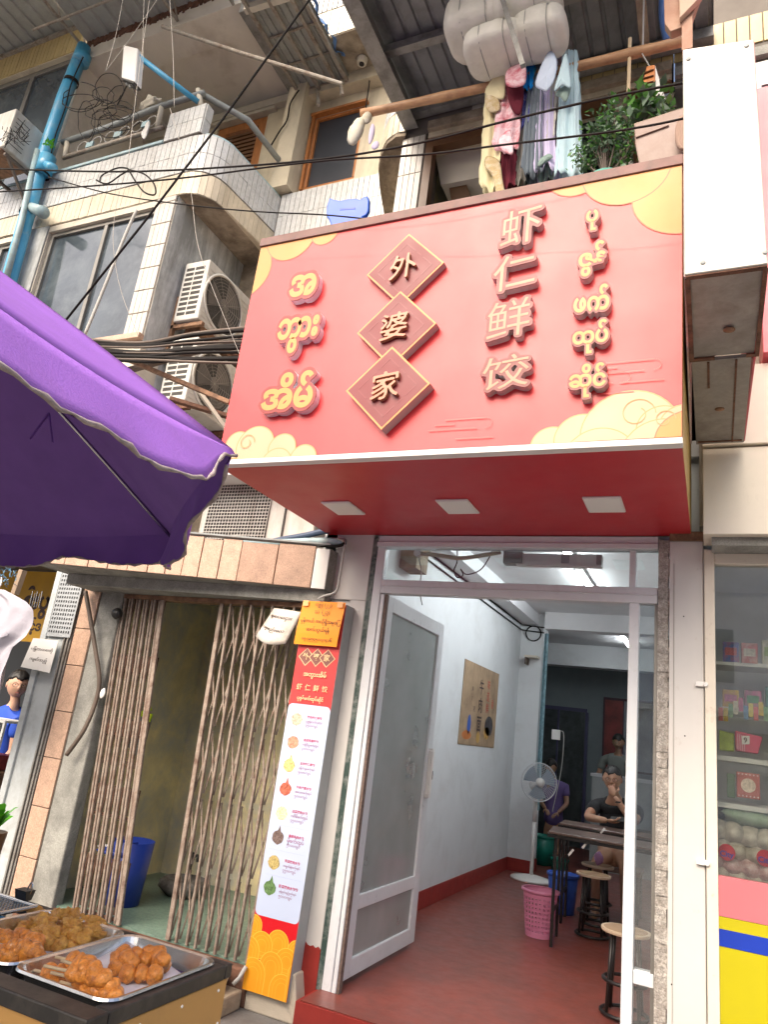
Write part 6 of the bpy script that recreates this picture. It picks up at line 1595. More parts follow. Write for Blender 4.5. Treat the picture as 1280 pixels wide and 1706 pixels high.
for k, dz in enumerate((0, -.07)):
    w = MB(); w.tube([(-2.338, .6, 3.19+dz), (-2.338, 5.36, 3.19+dz), (-2.04, 5.38, 3.17+dz)], .008, 6); solo('wall_wire', w, M['cable_black'], ['upper', 'lower'][k] + ' black wire clipped along the top of the pale blue wall', 'cable')
# poster (generic noodle poster)
m_kraft = mat('kraft', (.33, .23, .14), .7, var=.25, vscale=5, dirt=(.14, .09, .05), damt=.5, dscale=4, dthr=.55)
T = thing('poster', 'brown kraft poster with brush characters and bowls on the pale blue wall', 'poster', (-2.35, 3.7, 1.57))
P0, P1, zB, zT = 3.05, 4.41, 1.57, 2.42
w = MB(); w.box((-2.349, P0, zB), (-2.343, P1, zT)); w.build('sheet', m_kraft, T)
PY, PZ = Vector((0, 1, 0)), Vector((0, 0, 1))
def ptxt(s, y, z, h, m, bold=.01):
    w = MB(); put_text(w, s, (-2.3415, y, z), PY, PZ, h=h, bold=bold); w.build('lettering', m, T, fixn=False)
m_pred = mat('poster_red', (.40, .06, .03), .6)
for s, z in (('牛', 2.20), ('肉', 2.0), ('面', 1.80)): ptxt(s, 3.72, z, .16, m_ink, .02)
for s, z in (('味', 2.25), ('道', 2.12), ('鲜', 1.99)): ptxt(s, 4.0, z, .11, m_pred)
ptxt('香', 4.2, 2.05, .10, m_pred); ptxt('美', 3.4, 2.15, .05, m_ink); ptxt('食', 3.4, 2.05, .05, m_ink); ptxt('老', 3.5, 1.95, .06, m_ink)
def pblob(y, z, ry, rz, m, name='print'):
    w = MB(); w.add([(-2.3418, y+ry*math.cos(2*PI*i/20), z+rz*math.sin(2*PI*i/20)) for i in range(20)], [tuple(range(20))]); w.build(name, m, T, fixn=False)
pblob(3.36, 1.78, .06, .10, mat('print_blue', (.02, .08, .35), .6), 'figure_print'); pblob(3.30, 1.67, .16, .045, mat('print_orange', (.45, .14, .03), .6), 'bowl_print')
pblob(4.12, 1.80, .17, .11, mat('print_dark', (.04, .035, .04), .6, var=.6, vscale=14), 'bowl_print'); pblob(4.05, 1.72, .11, .07, mat('print_yellow', (.50, .28, .06), .6, var=.5, vscale=20), 'noodle_print'); pblob(3.72, 1.66, .07, .06, mat('print_gold', (.5, .30, .08), .6), 'bowl_print')

# router shelf, coil, socket
T = thing('router_shelf', 'small cream router shelf on the inner column with a black wire coil above', 'shelf', (-2.2, 5.3, 2.75))
w = MB(); w.box((-2.25, 5.22, 2.75), (-2.08, 5.39, 2.775)); w.build('shelf', M['cream'], T)
w = MB(); w.box((-2.24, 5.22, 2.66), (-2.22, 5.39, 2.749)); w.build('bracket', M['cable_brown'], T)
c = at(889, 1055, Y=5.36); w = MB()
for k in range(3): w.tube([(c.x+.10*math.cos(2*PI*q/18), 5.37+.006*k, c.z+.10*math.sin(2*PI*q/18)) for q in range(19)], .008, 6, cap=False)
w.build('wire_coil', M['cable_black'], T)
T = thing('wall_socket', 'white double socket box on the column edge with the fan cord', 'socket', at(930-2, 1222, Y=5.36))
c = at(927, 1224, Y=5.37); w = MB(); w.box((c.x-.05, 5.34, c.z-.06), (c.x+.05, 5.399, c.z+.06)); w.build('box', M['plain_white'], T, bevel=.004)
w = MB(); w.tube(smooth_path([c, c+V(.08, 0, .05), c+V(.10, 0, -.1), c+V(.08, 0, -.45), c+V(.02, -.1, -.9)]), .006, 6); w.build('cord', M['cable_pale'], T, smooth=True)
# lace curtain edge at the column
w = MB(); w.grid(lambda u, v: V(-2.04 + .05*u, 5.42+.03*math.sin(u*8), 3.1 - 2.2*v), 5, 10); solo('curtain', w, mat('curtain_aqua', (.30, .48, .54), .8, var=.3, vscale=22, trans=.2), 'narrow aqua curtain strip hanging at the edge of the inner column', 'curtain')

# pedestal fan
T = thing('pedestal_fan', 'white pedestal fan standing by the inner column', 'fan', (-1.96, 5.0, .17))
fx, fy = -1.95, 5.0
w = MB(); w.lathe([(0, .0), (.24, .0), (.24, .02), (.12, .045), (.03, .06), (0, .06)], (fx, fy, .17), 32); w.build('base', M['plain_white'], T, smooth=True)
w = MB(); w.tube([(fx, fy, .22), (fx, fy, .85)], .022, 12); w.tube([(fx, fy, .8), (fx, fy, 1.12)], .028, 12); w.build('pole', M['plain_white'], T, smooth=True)
dh = (CAM - V(fx, fy, 1.25)); dh.z = 0; dh.normalize(); dh = (dh + V(.35, 0, 0)).normalized(); sx = dh.cross(V(0, 0, 1)).normalized()
hc_ = V(fx, fy, 1.25) + dh*.10
w = MB(); w.tube([V(fx, fy, 1.2)-dh*.1, V(fx, fy, 1.22)+dh*.08], .06, 12); w.build('motor', M['plain_white'], T, smooth=True)
w = MB(); R_ = .215
for k in range(11):
    r = R_*(k+1)/11; w.tube([hc_ + dh*(.05*(1-(r/R_)**2)) + sx*r*math.cos(2*PI*q/32) + V(0, 0, r*math.sin(2*PI*q/32)) for q in range(33)], .0022 if k < 10 else .008, 4, cap=False)
for k in range(40):
    an = 2*PI*k/40; w.tube([hc_ + dh*.05, hc_ + dh*.03 + (sx*math.cos(an)+V(0, 0, math.sin(an)))*R_*.6, hc_ + (sx*math.cos(an)+V(0, 0, math.sin(an)))*R_], .0018, 4, cap=False)
w.build('guard', M['grey_white'], T, kind='stuff')
for k in range(3):
    a0 = 2*PI*k/3; w = MB()
    pts = [hc_ - dh*.02] + [hc_ + dh*(.015*math.sin(q*.8)) + (sx*math.cos(a0+q*.3)+V(0, 0, math.sin(a0+q*.3)))*R_*.88 for q in range(5)]
    w.add(pts, [(0, 1, 2), (0, 2, 3), (0, 3, 4), (0, 4, 5)]); w.build('blade', mat('fan_blade_blue', (.32, .40, .50), .3, trans=.5), T, solid=.003)
w = MB(); w.tube([hc_+dh*.03, hc_+dh*.06], .05, 18); w.build('hub', M['plain_white'], T, smooth=True)

# pink laundry-style basket with holes
T = thing('waste_basket', 'pink perforated plastic waste basket beside the near table leg', 'basket', (-1.32, 2.42, .17))
m_pk2 = mat('pink_plastic', (.68, .25, .40), .4, var=.03, trans=.15); bx_, by_ = -1.32, 2.43
nr, nc = 10, 26; w = MB()
def bp(i, j): 
    h = i/nr; r = .105+.035*h; a = 2*PI*j/nc; return (bx_+r*math.cos(a), by_+r*math.sin(a), .17+.33*h)
for i in range(nr):
    for j in range(nc):
        if 1 <= i <= 8:
            # frame round a hole
            a, b_, c_, d_ = bp(i+.2, j+.2), bp(i+.2, j+.8), bp(i+.8, j+.8), bp(i+.8, j+.2)
            o = [bp(i, j), bp(i, j+1), bp(i+1, j+1), bp(i+1, j)]; inn = [a, b_, c_, d_]
            w.add(o+inn, [(k, (k+1) % 4, 4+(k+1) % 4, 4+k) for k in range(4)])
        else: w.quad(bp(i, j), bp(i, j+1), bp(i+1, j+1), bp(i+1, j))
w.build('body', m_pk2, T, solid=.002, fixn=False)
w = MB(); w.lathe([(.138, .32), (.155, .33), (.155, .345), (.14, .345)], (bx_, by_, .17), 36, cap=False); w.build('rim', m_pk2, T, smooth=True, solid=.004)
w = MB(); w.lathe([(0, .0), (.105, 0), (.105, .01), (0, .01)], (bx_, by_, .171), 36); w.build('bottom', m_pk2, T)
def bin_(label, px, Y, r0, r1, h, m, seg=28):
    c = at(px[0], px[1], Z=.17) if Y is None else V(at(px[0], px[1], Y=Y).x, Y, .17)
    T = thing('bin', label, 'bin', c); w = MB(); w.lathe([(0, .001), (r0, .001), (r1, h)], tuple(c), seg, cap=False); w.build('body', m, T, solid=.004, smooth=True)
    w = MB(); w.lathe([(r1-.004, h-.03), (r1+.012, h-.025), (r1+.014, h), (r1, h+.002)], tuple(c), seg, cap=False); w.build('rim', m, T, smooth=True, solid=.003)
    return T
m_b2 = mat('bin_cobalt', (.03, .10, .48), .35)
T = bin_('cobalt blue plastic bin under the near table', (938, 1480), 3.55, .115, .14, .34, m_b2)
c = T.location; w = MB()
for k in range(8): w.lathe([(.1435, .04+.0 + k*.035), (.1435, .042+k*.035)], tuple(c), 28, cap=False)
m_gb = mat('bin_green', (.0, .17, .12), .4)
bin_('dark green plastic bin behind the fan pole', (905, 1400), 6.4, .13, .16, .36, m_gb)
bin_('small dark green tub under the near table end', (934, 1400), 6.0, .09, .11, .16, m_gb)

# tables
m_top = mat('table_top', (.12, .075, .06), .35, var=.12, vscale=3, coat=.2); m_leg = mat('table_leg', (.018, .016, .016), .35, .3)
def table(label, corners, zt, legs):
    T = thing('table', label, 'table', (sum(p[0] for p in corners)/4, sum(p[1] for p in corners)/4, .17), 'dark dining tables')
    w = MB(); w.prism([(x, y, zt-.018) for x, y in corners], (0, 0, .018)); w.build('tabletop', m_top, T, bevel=.003)
    w = MB()
    for i in range(4):
        a, b_ = corners[i], corners[(i+1) % 4]; w.bar((a[0], a[1], zt-.032), (b_[0], b_[1], zt-.032), .02, .024)
    w.build('apron', m_leg, T)
    for x, y in legs:
        w = MB(); w.bar((x, y, .17), (x, y, zt-.02), .022, .022); w.build('leg', m_leg, T)
    w = MB(); w.bar((legs[0][0], legs[0][1], .42), (legs[3][0], legs[3][1], .42), .02); w.build('stretcher', m_leg, T)
    return T
table('nearer dark brown dining table seen end on through the doorway', [(-1.22, 2.12), (-.2, 2.12), (-.2, 2.62), (-1.28, 2.62)], 1.0, [(-1.17, 2.18), (-.25, 2.18), (-.25, 2.56), (-1.2, 2.56)])
table('farther dark brown dining table at which the man sits', [(-1.30, 3.02), (-.2, 3.02), (-.2, 3.45), (-1.33, 3.45)], 1.0, [(-1.26, 3.08), (-.25, 3.08), (-.25, 3.40), (-1.28, 3.40)])
for (x, y) in ((975, 1408), (952, 1420), (1005, 1384)):
    c = at(x, y, Y=2.14 if x != 1005 else 3.0); w = MB(); w.obox(c, Vector((.6, 0, .8)), (0, 1, 0), Vector((-.8, 0, .6)), .03, .005, .008); solo('foot_cap', w, M['plain_white'], {975: 'white plastic clip under the near table edge', 952: 'smaller white clip lower down beside the table leg', 1005: 'white clip under the far table edge'}[x], 'clip')
m_seat = mat('stool_seat', (.42, .27, .15), .45, var=.12, coat=.2); m_seatrim = mat('stool_rim', (.62, .50, .36), .4)
def stool(label, x, y, zs):
    T = thing('stool', label, 'stool', (x, y, .17), 'round stools with black wire legs')
    w = MB(); w.lathe([(0, -.02), (.14, -.02), (.145, -.01), (.145, .0), (0, .0)], (x, y, zs), 28); w.build('seat', m_seatrim, T, bevel=0)
    w = MB(); w.lathe([(0, 0), (.128, .0), (.128, .0015), (0, .0015)], (x, y, zs+.0005), 28); w.build('seat_top', m_seat, T)
    for k in range(4):
        a = PI/4+PI/2*k; w = MB(); w.tube([(x+.10*math.cos(a), y+.10*math.sin(a), zs-.02), (x+.13*math.cos(a), y+.13*math.sin(a), .18)], .011, 8); w.build('leg', m_leg, T, smooth=True)
    for z_, r_ in ((.19, .135), (.36, .125)):
        w = MB(); w.tube([(x+r_*math.cos(2*PI*q/20), y+r_*math.sin(2*PI*q/20), z_) for q in range(21)], .011, 8, cap=False); w.build('ring', m_leg, T, smooth=True)
stool('pale rimmed stool nearest the doorway cut by the right door post', -.50, .95, .635)
stool('pale rimmed stool tucked under the nearer table', -.955, 2.88-.05, .655)
stool('pale rimmed stool right behind the one under the table, slightly higher', -.985, 3.30, .675)
w = MB(); c = at(999, 1430, Y=3.0); w.blob((c.x, c.y, c.z), (.03, .02, .05), 3, .3); solo('small_toy', w, mat('toy_purple', (.22, .10, .20), .6), 'small dull purple object standing on the stool under the table', 'toy', smooth=True)

# back room: door, posters, counter
m_dk = mat('door_dark', (.035, .045, .045), .4, var=.4, vscale=5, dirt=(.10,.12,.12), damt=.6, dscale=3); m_df = mat('door_frame_violet', (.07, .07, .14), .4)
T = thing('back_door', 'dark double door with violet frame in the back wall', 'door', (-2.3, 8.95, .17))
w = MB(); w.box((-2.95, 8.95, .17), (-2.02, 8.99, 2.33)); w.build('leaf', m_dk, T)
w = MB(); w.box((-2.95, 8.93, 2.33), (-1.98, 8.99, 2.39)); w.box((-2.01, 8.93, .17), (-1.96, 8.99, 2.33)); w.box((-2.48, 8.93, .17), (-2.45, 8.949, 2.33)); w.build('frame', m_df, T)
T = thing('red_poster', 'dark red framed poster on the back wall above the counter', 'poster', (-1.4, 8.95, 1.6))
w = MB(); w.box((-1.72, 8.96, 1.45), (-.6, 8.99, 2.62)); w.build('frame', mat('frame_maroon', (.05, .01, .02), .4), T)
w = MB(); w.box((-1.69, 8.955, 1.48), (-1.40, 8.9595, 2.58)); w.build('print', mat('poster_crimson', (.22, .035, .03), .5, var=.5, vscale=4), T)
w = MB(); w.box((-1.38, 8.955, 1.48), (-.63, 8.9595, 2.58)); w.build('print', mat('poster_grey', (.25, .27, .30), .5, var=.3, vscale=4), T)
T = thing('counter', 'pale service counter box at the back behind the seated man', 'counter', (-1.2, 7.0, .17))
w = MB(); w.box((-1.56, 6.8, .17), (-.3, 7.3, 1.36)); w.build('body', mat('counter_grey', (.35, .38, .38), .5), T)
w = MB(); w.box((-1.58, 6.78, 1.361), (-.28, 7.32, 1.40)); w.build('top', M['grey_white'], T)

# ------------------------------------------------------------------ goods in the right shop window
m_shelf = mat('shelf_white', (.62, .61, .58), .5)
for i, z in enumerate((1.985, 1.50)):
    pass
def shelf(px0, px1, Y, d, label):
    a, b_ = at(*px0, Y=Y), at(*px1, Y=Y); w = MB(); w.box((.012, Y, a.z-.012), (1.3, Y+d, a.z+.012)); return solo('shelf', w, m_shelf, label, 'shelf'), a.z+.012
_, zA = shelf((1200, 1340), (1280, 1345), .12, .5, 'lower white shelf in the right shop window above the bread bags')
_, zB_ = shelf((1200, 1262), (1280, 1262), .22, .5, 'middle white shelf in the right shop window')
_, zC = shelf((1200, 1180), (1280, 1180), .35, .4, 'upper white shelf behind the hanging snacks in the right shop window')
m_bread = mat('bread_bag', (.50, .44, .36), .35, var=.3, vscale=22, dirt=(.72,.66,.55), damt=.6, dscale=26, trans=.15, coat=.4, bump=.6, bscale=40)
m_bread2 = mat('bread_bag_pink', (.45, .25, .24), .35, var=.3, vscale=20, dirt=(.65,.58,.52), damt=.6, dscale=22, coat=.4, bump=.6, bscale=40)
m_gbag = mat('green_bag', (.26, .34, .24), .3, var=.3, vscale=12, coat=.5, bump=.4, bscale=30)
BL = 'plastic wrapped loaves stacked in the right window'
rowp = [(1195, 1383), (1222, 1390), (1250, 1396), (1277, 1402)]
for r_, (dy, m, lab) in enumerate(((0, m_bread, 'top'), (30, m_bread, 'second'), (52, m_bread2, 'third'), (74, m_bread, 'bottom'))):
    for i, (x, y) in enumerate(rowp):
        c = at(x + (8 if r_ % 2 else 0), y+dy-2, Y=.14); w = MB(); w.blob((c.x, c.y, c.z), (.062, .09, .052), 40+r_*5+i, .10, 16, 10, 3)
        o = solo('bread_bag', w, m, '%s loaf bag from the window frame in the %s row of the bread stack' % (['first', 'second', 'third', 'fourth'][i], lab), 'bread', BL, smooth=True)
for i, (x, y) in enumerate(((1212, 1420), (1276, 1430))):
    c = at(x, y, Y=.045); w = MB(); w.lathe([(0, 0), (.038, 0), (.038, .002), (0, .002)], (c.x, c.y, c.z), 20, 'Y'); st = solo('round_sticker', w, mat('sticker_red_%s' % 'ab'[i], (.55, .03, .05), .4), ['left', 'right'][i] + ' round red sticker with blue lettering on a bread bag', 'sticker')
    w = MB(); put_text(w, 'City', (c.x, c.y-.001, c.z-.012), UX, UZ, w=.062, bold=.03); l_ = w.build('lettering', mat('sticker_blue_%s' % 'ab'[i], (.04, .03, .35), .4), st, fixn=False)
w = MB(); c = at(1245, 1362, Y=.2); w.blob((c.x, c.y, c.z), (.16, .12, .045), 60, .12, 18, 10, 3); solo('green_bag', w, m_gbag, 'flat greenish plastic bag lying on top of the bread stack', 'bag', smooth=True)
w = MB(); c = at(1210, 1352, Y=.2); w.blob((c.x, c.y, c.z), (.055, .06, .05), 61, .2); solo('dark_bag', w, M['black_plastic'], 'dark round bag beside the green bag above the bread', 'bag', smooth=True)
T = thing('gift_box', 'red white dotted square packet with a pale flower on the lower shelf', 'box', at(1246, 1330, Y=.2))
a = at(1228, 1285, Y=.2); b_ = at(1268, 1333, Y=.2); w = MB(); w.box((a.x, .2, b_.z), (b_.x, .26, a.z)); w.build('packet', mat('packet_red', (.40, .09, .07), .4), T, bevel=.004)
w = MB(); w.lathe([(0, 0), (.035, 0), (.035, .001), (0, .001)], ((a.x+b_.x)/2, .1985, (a.z+b_.z)/2), 16, 'Y'); w.build('flower_print', mat('packet_pale', (.60, .50, .40), .5, var=.5, vscale=60), T)
w = MB()
for k in range(6):
    for (x_, z_) in ((a.x+.01+k*(b_.x-a.x-.02)/5, a.z-.01), (a.x+.01+k*(b_.x-a.x-.02)/5, b_.z+.01)): w.box((x_-.003, .1985, z_-.003), (x_+.003, .1995, z_+.003))
w.build('dot', M['plain_white'], T, kind='stuff')
w = MB(); a = at(1212, 1288, Y=.24); b_ = at(1226, 1330, Y=.24); w.box((a.x, .24, b_.z), (b_.x, .3, a.z)); solo('packet', w, mat('packet_green', (.10, .18, .08), .5), 'narrow dark green packet left of the dotted red one', 'packet', bevel=.003)
T = thing('pink_basket', 'pink slatted plastic basket with a white number tag on the middle shelf', 'basket', at(1245, 1260, Y=.3))
p_ = [at(1226, 1217, Y=.3), at(1272, 1228, Y=.3), at(1264, 1256, Y=.3), at(1227, 1250, Y=.3)]; w = MB(); w.prism(p_, (0, .15, 0)); w.build('body', mat('basket_pink', (.60, .08, .16), .4), T, bevel=.004)
w = MB()
for k in range(5): w.bar(at(1230+k*3, 1222+k, Y=.297), at(1229+k*3, 1248+k, Y=.297), .003, .002)
w.build('slot', mat('slot_white', (.7, .5, .55), .5), T, kind='stuff')
p_ = [at(1237, 1226, Y=.295), at(1250, 1226, Y=.295), at(1250, 1240, Y=.295), at(1237, 1240, Y=.295)]; w = MB(); w.prism(p_, (0, .001, 0)); w.build('tag', M['plain_white'], T)
w = MB(); c = at(1243, 1233, Y=.293); put_text(w, '9', c, UX, UZ, h=.028, bold=.02); w.build('lettering', m_ink, T, fixn=False)
w = MB(); p_ = [at(1199, 1216, Y=.32), at(1224, 1222, Y=.32), at(1224, 1252, Y=.32), at(1200, 1250, Y=.32)]; w.prism(p_, (0, .08, 0)); solo('snack_pack', w, mat('snack_green', (.32, .42, .05), .4, var=.5, vscale=20), 'yellow green snack pack beside the pink basket', 'snack pack', bevel=.004)
# more stock on the shelves and hung above
rng = random.Random(16)
stock = [(.45,.05,.05), (.05,.22,.10), (.50,.32,.03), (.55,.50,.42), (.05,.10,.34), (.45,.12,.25), (.20,.30,.05)]
cn_ = ['red', 'green', 'amber', 'cream', 'blue', 'magenta', 'olive']
for r_, (zz, y_, h_) in enumerate(((zB_, .30, .10), (zC, .42, .12), (zC+.26, .45, .13))):
    if r_ == 2:
        w = MB(); w.box((.012, .42, zz-.02), (1.3, .7, zz-.002)); solo('shelf', w, m_shelf, 'topmost white shelf high in the right shop window', 'shelf')
    for i in range(6):
        if r_ == 0 and i < 1: continue
        k_ = (i*3 + r_*2) % 7; x_ = .05 + (.16 if r_ == 0 else .0) + i*.105 + rng.uniform(-.01, .01); hh_ = h_*rng.uniform(.8, 1.15)
        T = thing('snack_box', '%s snack box, %s from the left on the %s shelf of the right window' % (cn_[k_], ['first', 'second', 'third', 'fourth', 'fifth', 'sixth'][i], ['middle', 'upper', 'topmost'][r_]), 'box', (x_, y_, zz), 'snack boxes in the right window')
        w = MB(); w.box((x_, y_, zz), (x_+.085, y_+.06, zz+hh_)); w.build('carton', mat('carton_%d%d' % (r_, i), stock[k_], .4, var=.35, vscale=30, dirt=stock[(k_+3) % 7], damt=.8, dscale=18), T, bevel=.003)
        w = MB(); w.box((x_+.012, y_-.0015, zz+hh_*.35), (x_+.073, y_-.0003, zz+hh_*.72)); w.build('front_print', mat('print_%d%d' % (r_, i), stock[(k_+3) % 7], .4, var=.5, vscale=60), T)
rng = random.Random(6)
cols = [(.5,.1,.1), (.5,.35,.05), (.15,.3,.15), (.55,.5,.4), (.4,.1,.2), (.1,.2,.35), (.55,.45,.1)]
for i in range(10):
    c = at(1202+i*8.4, 1180+rng.uniform(-6, 14), Y=.25); w = MB(); w.box((c.x-.012, .24, c.z-.035), (c.x+.010, .255, c.z+.035))
    solo('sachet', w, mat('sachet_%s' % 'abcdefghij'[i], cols[i % 7], .4, var=.4, vscale=50), '%s hanging snack sachet counted from the window frame' % ['first', 'second', 'third', 'fourth', 'fifth', 'sixth', 'seventh', 'eighth', 'ninth', 'tenth'][i], 'sachet', 'snack sachets hanging in the right window')
w = MB(); w.box((.02, .85, 1.14), (1.4, .87, 2.7)); solo('inner_partition', w, M['grey_white'], 'pale partition deep inside the right shop window', 'partition')

# ------------------------------------------------------------------ opposite side of the street (mirrored in the panes)
def opposite(x0, x1, h, col, label, seed):
    T = thing('opposite_building', label, 'building', ((x0+x1)/2, -17, 0), 'plain buildings across the street'); rng = random.Random(seed)
    w = MB(); w.box((x0, -24, 0), (x1, -17, h)); w.build('wall', mat('opp_%d' % seed, col, .8, dirt=tuple(q*.6 for q in col), damt=.5, dscale=.6), T)
    for fz in range(1, int(h/3.1)):
        for k in range(int((x1-x0)/1.9)):
            xx = x0+.5+k*1.9; w = MB(); w.box((xx, -17.02, fz*3.1+.8), (xx+1.0, -16.98, fz*3.1+2.2)); w.build('window', M['shade_glass'], T)
        w = MB(); w.box((x0, -16.99, fz*3.1-.1), (x1, -16.3, fz*3.1+.05)); w.build('ledge', M['render_pale'], T)
    w = MB(); w.prism([(x0+.2, -17, 3.0), (x1-.2, -17, 3.0), (x1-.2, -15.6, 2.6), (x0+.2, -15.6, 2.6)], (0, 0, .03)); w.build('awning', mat('awn_%d' % seed, (.45, .38, .3), .7), T)
opposite(-16, -9, 8, (.46, .42, .34), 'beige building facing the shop, far left across the street', 91)
opposite(-8.6, -1.5, 7, (.60, .63, .64), 'grey building straight across the street', 92)
opposite(-1, 6, 8.5, (.74, .70, .66), 'pinkish building across the street to the right', 93)
opposite(6.5, 13, 7, (.62, .62, .56), 'dull green building across the street at the far right', 94)
# ------------------------------------------------------------------ food cart
ZT_ = .92
CT = thing('food_cart', 'street food cart with amber panel and black metal edge at the lower left', 'food cart', (-1.8, -2.45, 0))
FX1, FY0, FY1 = -1.19, -2.83, -2.325
for lo, hi in (((-2.6, FY0, ZT_+.002), (FX1, -2.765, ZT_+.036)), ((-2.6, -2.335, ZT_+.002), (FX1, FY1+.02, ZT_+.036)), ((FX1-.045, -2.764, ZT_+.002), (FX1, -2.336, ZT_+.036))):
    w = MB(); w.box(lo, hi); w.build('counter_edge', M['black_edge'], CT, bevel=.004)
w = MB(); w.box((-2.6, FY0+.03, ZT_-.06), (FX1-.025, FY1-.005, ZT_-.021)); w.build('counter_top', M['black_edge'], CT)
w = MB(); w.box((FX1-.02, FY0+.01, .05), (FX1-.004, FY1+.01, ZT_+.001)); w.build('end_panel', M['cart_panel'], CT, bevel=.002)
w = MB(); w.box((-2.55, FY0+.01, .05), (FX1-.022, FY0+.025, ZT_+.001)); w.build('front_panel', M['cart_panel'], CT)
w = MB(); w.box((-2.55, -2.80, ZT_-.30), (-1.22, -2.34, ZT_-.28)); w.box((-2.55, -2.33, .05), (-1.212, -2.318, ZT_-.062)); w.build('inner_panel', M['cart_brown'], CT)
for (y, z) in [(-2.80+.15*i, ZT_-.02) for i in range(4)] + [(-2.33, ZT_-.10), (-2.33, ZT_-.25), (-2.80, ZT_-.2), (-2.80, ZT_-.35), (-2.33, ZT_-.4)]:
    w = MB(); w.lathe([(0, 0), (.004, 0), (.0035, .002), (0, .003)], (FX1-.004, y, z), 8, 'X'); w.build('rivet', M['plain_white'], CT)
for x, y in ((-1.23, -2.79), (-1.23, -2.35), (-2.5, -2.79), (-2.5, -2.35)):
    w = MB(); w.box((x-.02, y-.02, 0), (x+.02, y+.02, .06)); w.build('leg', M['black_edge'], CT)
def tray(label, cx, cy, hx, hy, rot, h=.05, tilt=0):
    """rounded rectangular tray with sloping sides and a rolled rim"""
    T = thing('steel_tray', label, 'tray', (cx, cy, ZT_-.012), 'steel trays of fried food on the cart')
    def loop(sx, sy, r, z, n=6):
        P = []
        for (qx, qy, a0) in ((1, 1, 0), (-1, 1, 90), (-1, -1, 180), (1, -1, 270)):
            for k in range(n+1):
                a = R(a0+90*k/n); x = qx*(sx-r)+r*math.cos(a); y = qy*(sy-r)+r*math.sin(a)
                P.append((cx+x*math.cos(rot)-y*math.sin(rot), cy+x*math.sin(rot)+y*math.cos(rot), z))
        return P
    Z0 = ZT_-.008
    rings = [loop(hx-.022, hy-.022, .03, Z0), loop(hx-.012, hy-.012, .035, Z0+.008), loop(hx, hy, .04, Z0+h), loop(hx+.010, hy+.010, .045, Z0+h+.002), loop(hx+.012, hy+.012, .045, Z0+h-.003)]
    n = len(rings[0]); w = MB(); vs = [p for r_ in rings for p in r_]; fs = [tuple(range(n))]
    for i in range(len(rings)-1):
        for k in range(n): fs.append((i*n+k, i*n+(k+1) % n, (i+1)*n+(k+1) % n, (i+1)*n+k))
    w.add(vs, fs); w.build('pan', M['steel'], T, solid=.0012, smooth=False)
    return T, Z0
zr_ = ZT_+.045
c0, c1, c2, c3 = at(345, 1595, Z=zr_), at(207, 1549, Z=zr_), at(38, 1613, Z=zr_), at(195, 1675, Z=zr_)
tx0, tx1, ty0, ty1 = (c1.x+c2.x)/2, (c0.x+c3.x)/2, (c2.y+c3.y)/2, (c0.y+c1.y)/2
tray('large steel tray at the cart corner holding balls and skewers', (tx0+tx1)/2, (ty0+ty1)/2, (tx1-tx0)/2-.006, (ty1-ty0)/2-.006, .0)
tray('middle steel tray with battered fritters', (tx0+tx1)/2-(tx1-tx0)-.012, (ty0+ty1)/2, (tx1-tx0)/2-.006, (ty1-ty0)/2-.006, .0)
# third tray is perforated and blue lined
T = thing('wire_rack', 'wire mesh rack over a blue tray at the left end of the cart', 'rack', (-2.06, -2.50, ZT_))
rx0, rx1, ry0, ry1 = -2.28, -1.885, -2.74, -2.355
w = MB(); w.box((rx0, ry0, ZT_-.018), (rx1-.03, ry1, ZT_-.008)); w.build('tray', mat('tray_blue', (.02, .30, .62), .4), T)
w = MB()
for i in range(34): w.bar((rx0+i*.0115, ry0, ZT_+.045), (rx0+i*.0115, ry1, ZT_+.045), .0016)
for i in range(34): w.bar((rx0, ry0+i*.0115, ZT_+.047), (rx1, ry0+i*.0115, ZT_+.047), .0016)
w.build('mesh', M['steel'], T, kind='stuff')
w = MB(); Q = [V(rx0, ry0, ZT_+.045), V(rx1, ry0, ZT_+.045), V(rx1, ry1, ZT_+.045), V(rx0, ry1, ZT_+.045)]
for i in range(4): w.tube([Q[i], Q[(i+1) % 4]], .006, 8)
w.build('frame', M['steel'], T)
for x, y in ((rx0, ry0), (rx1, ry0), (rx1, ry1), (rx0, ry1)):
    w = MB(); w.bar((x, y, ZT_-.012), (x, y, ZT_+.045), .006); w.build('leg', M['steel'], T)
T = thing('binder_clip', 'black binder clip with wire handles clamped on the rack edge', 'clip', at(36, 1505, Z=.96))
c = at(36, 1506, Y=-2.355); w = MB(); w.prism([(c.x-.024, -2.345, .972), (c.x-.024, -2.365, .972), (c.x-.024, -2.374, 1.0), (c.x-.024, -2.336, 1.0)], (.048, 0, 0)); w.build('body', M['black_plastic'], T)
for sx_ in (1,):
    w = MB(); P = [V(c.x+.005, -2.355, .975) + V(*q) for q in ((0, 0, 0), (.004, 0, .03), (.014, 0, .048), (.022, 0, .035), (.016, 0, .012), (.012, 0, 0))]; w.tube(smooth_path(P, 4), .0022, 5); w.build('handle', M['steel'], T)
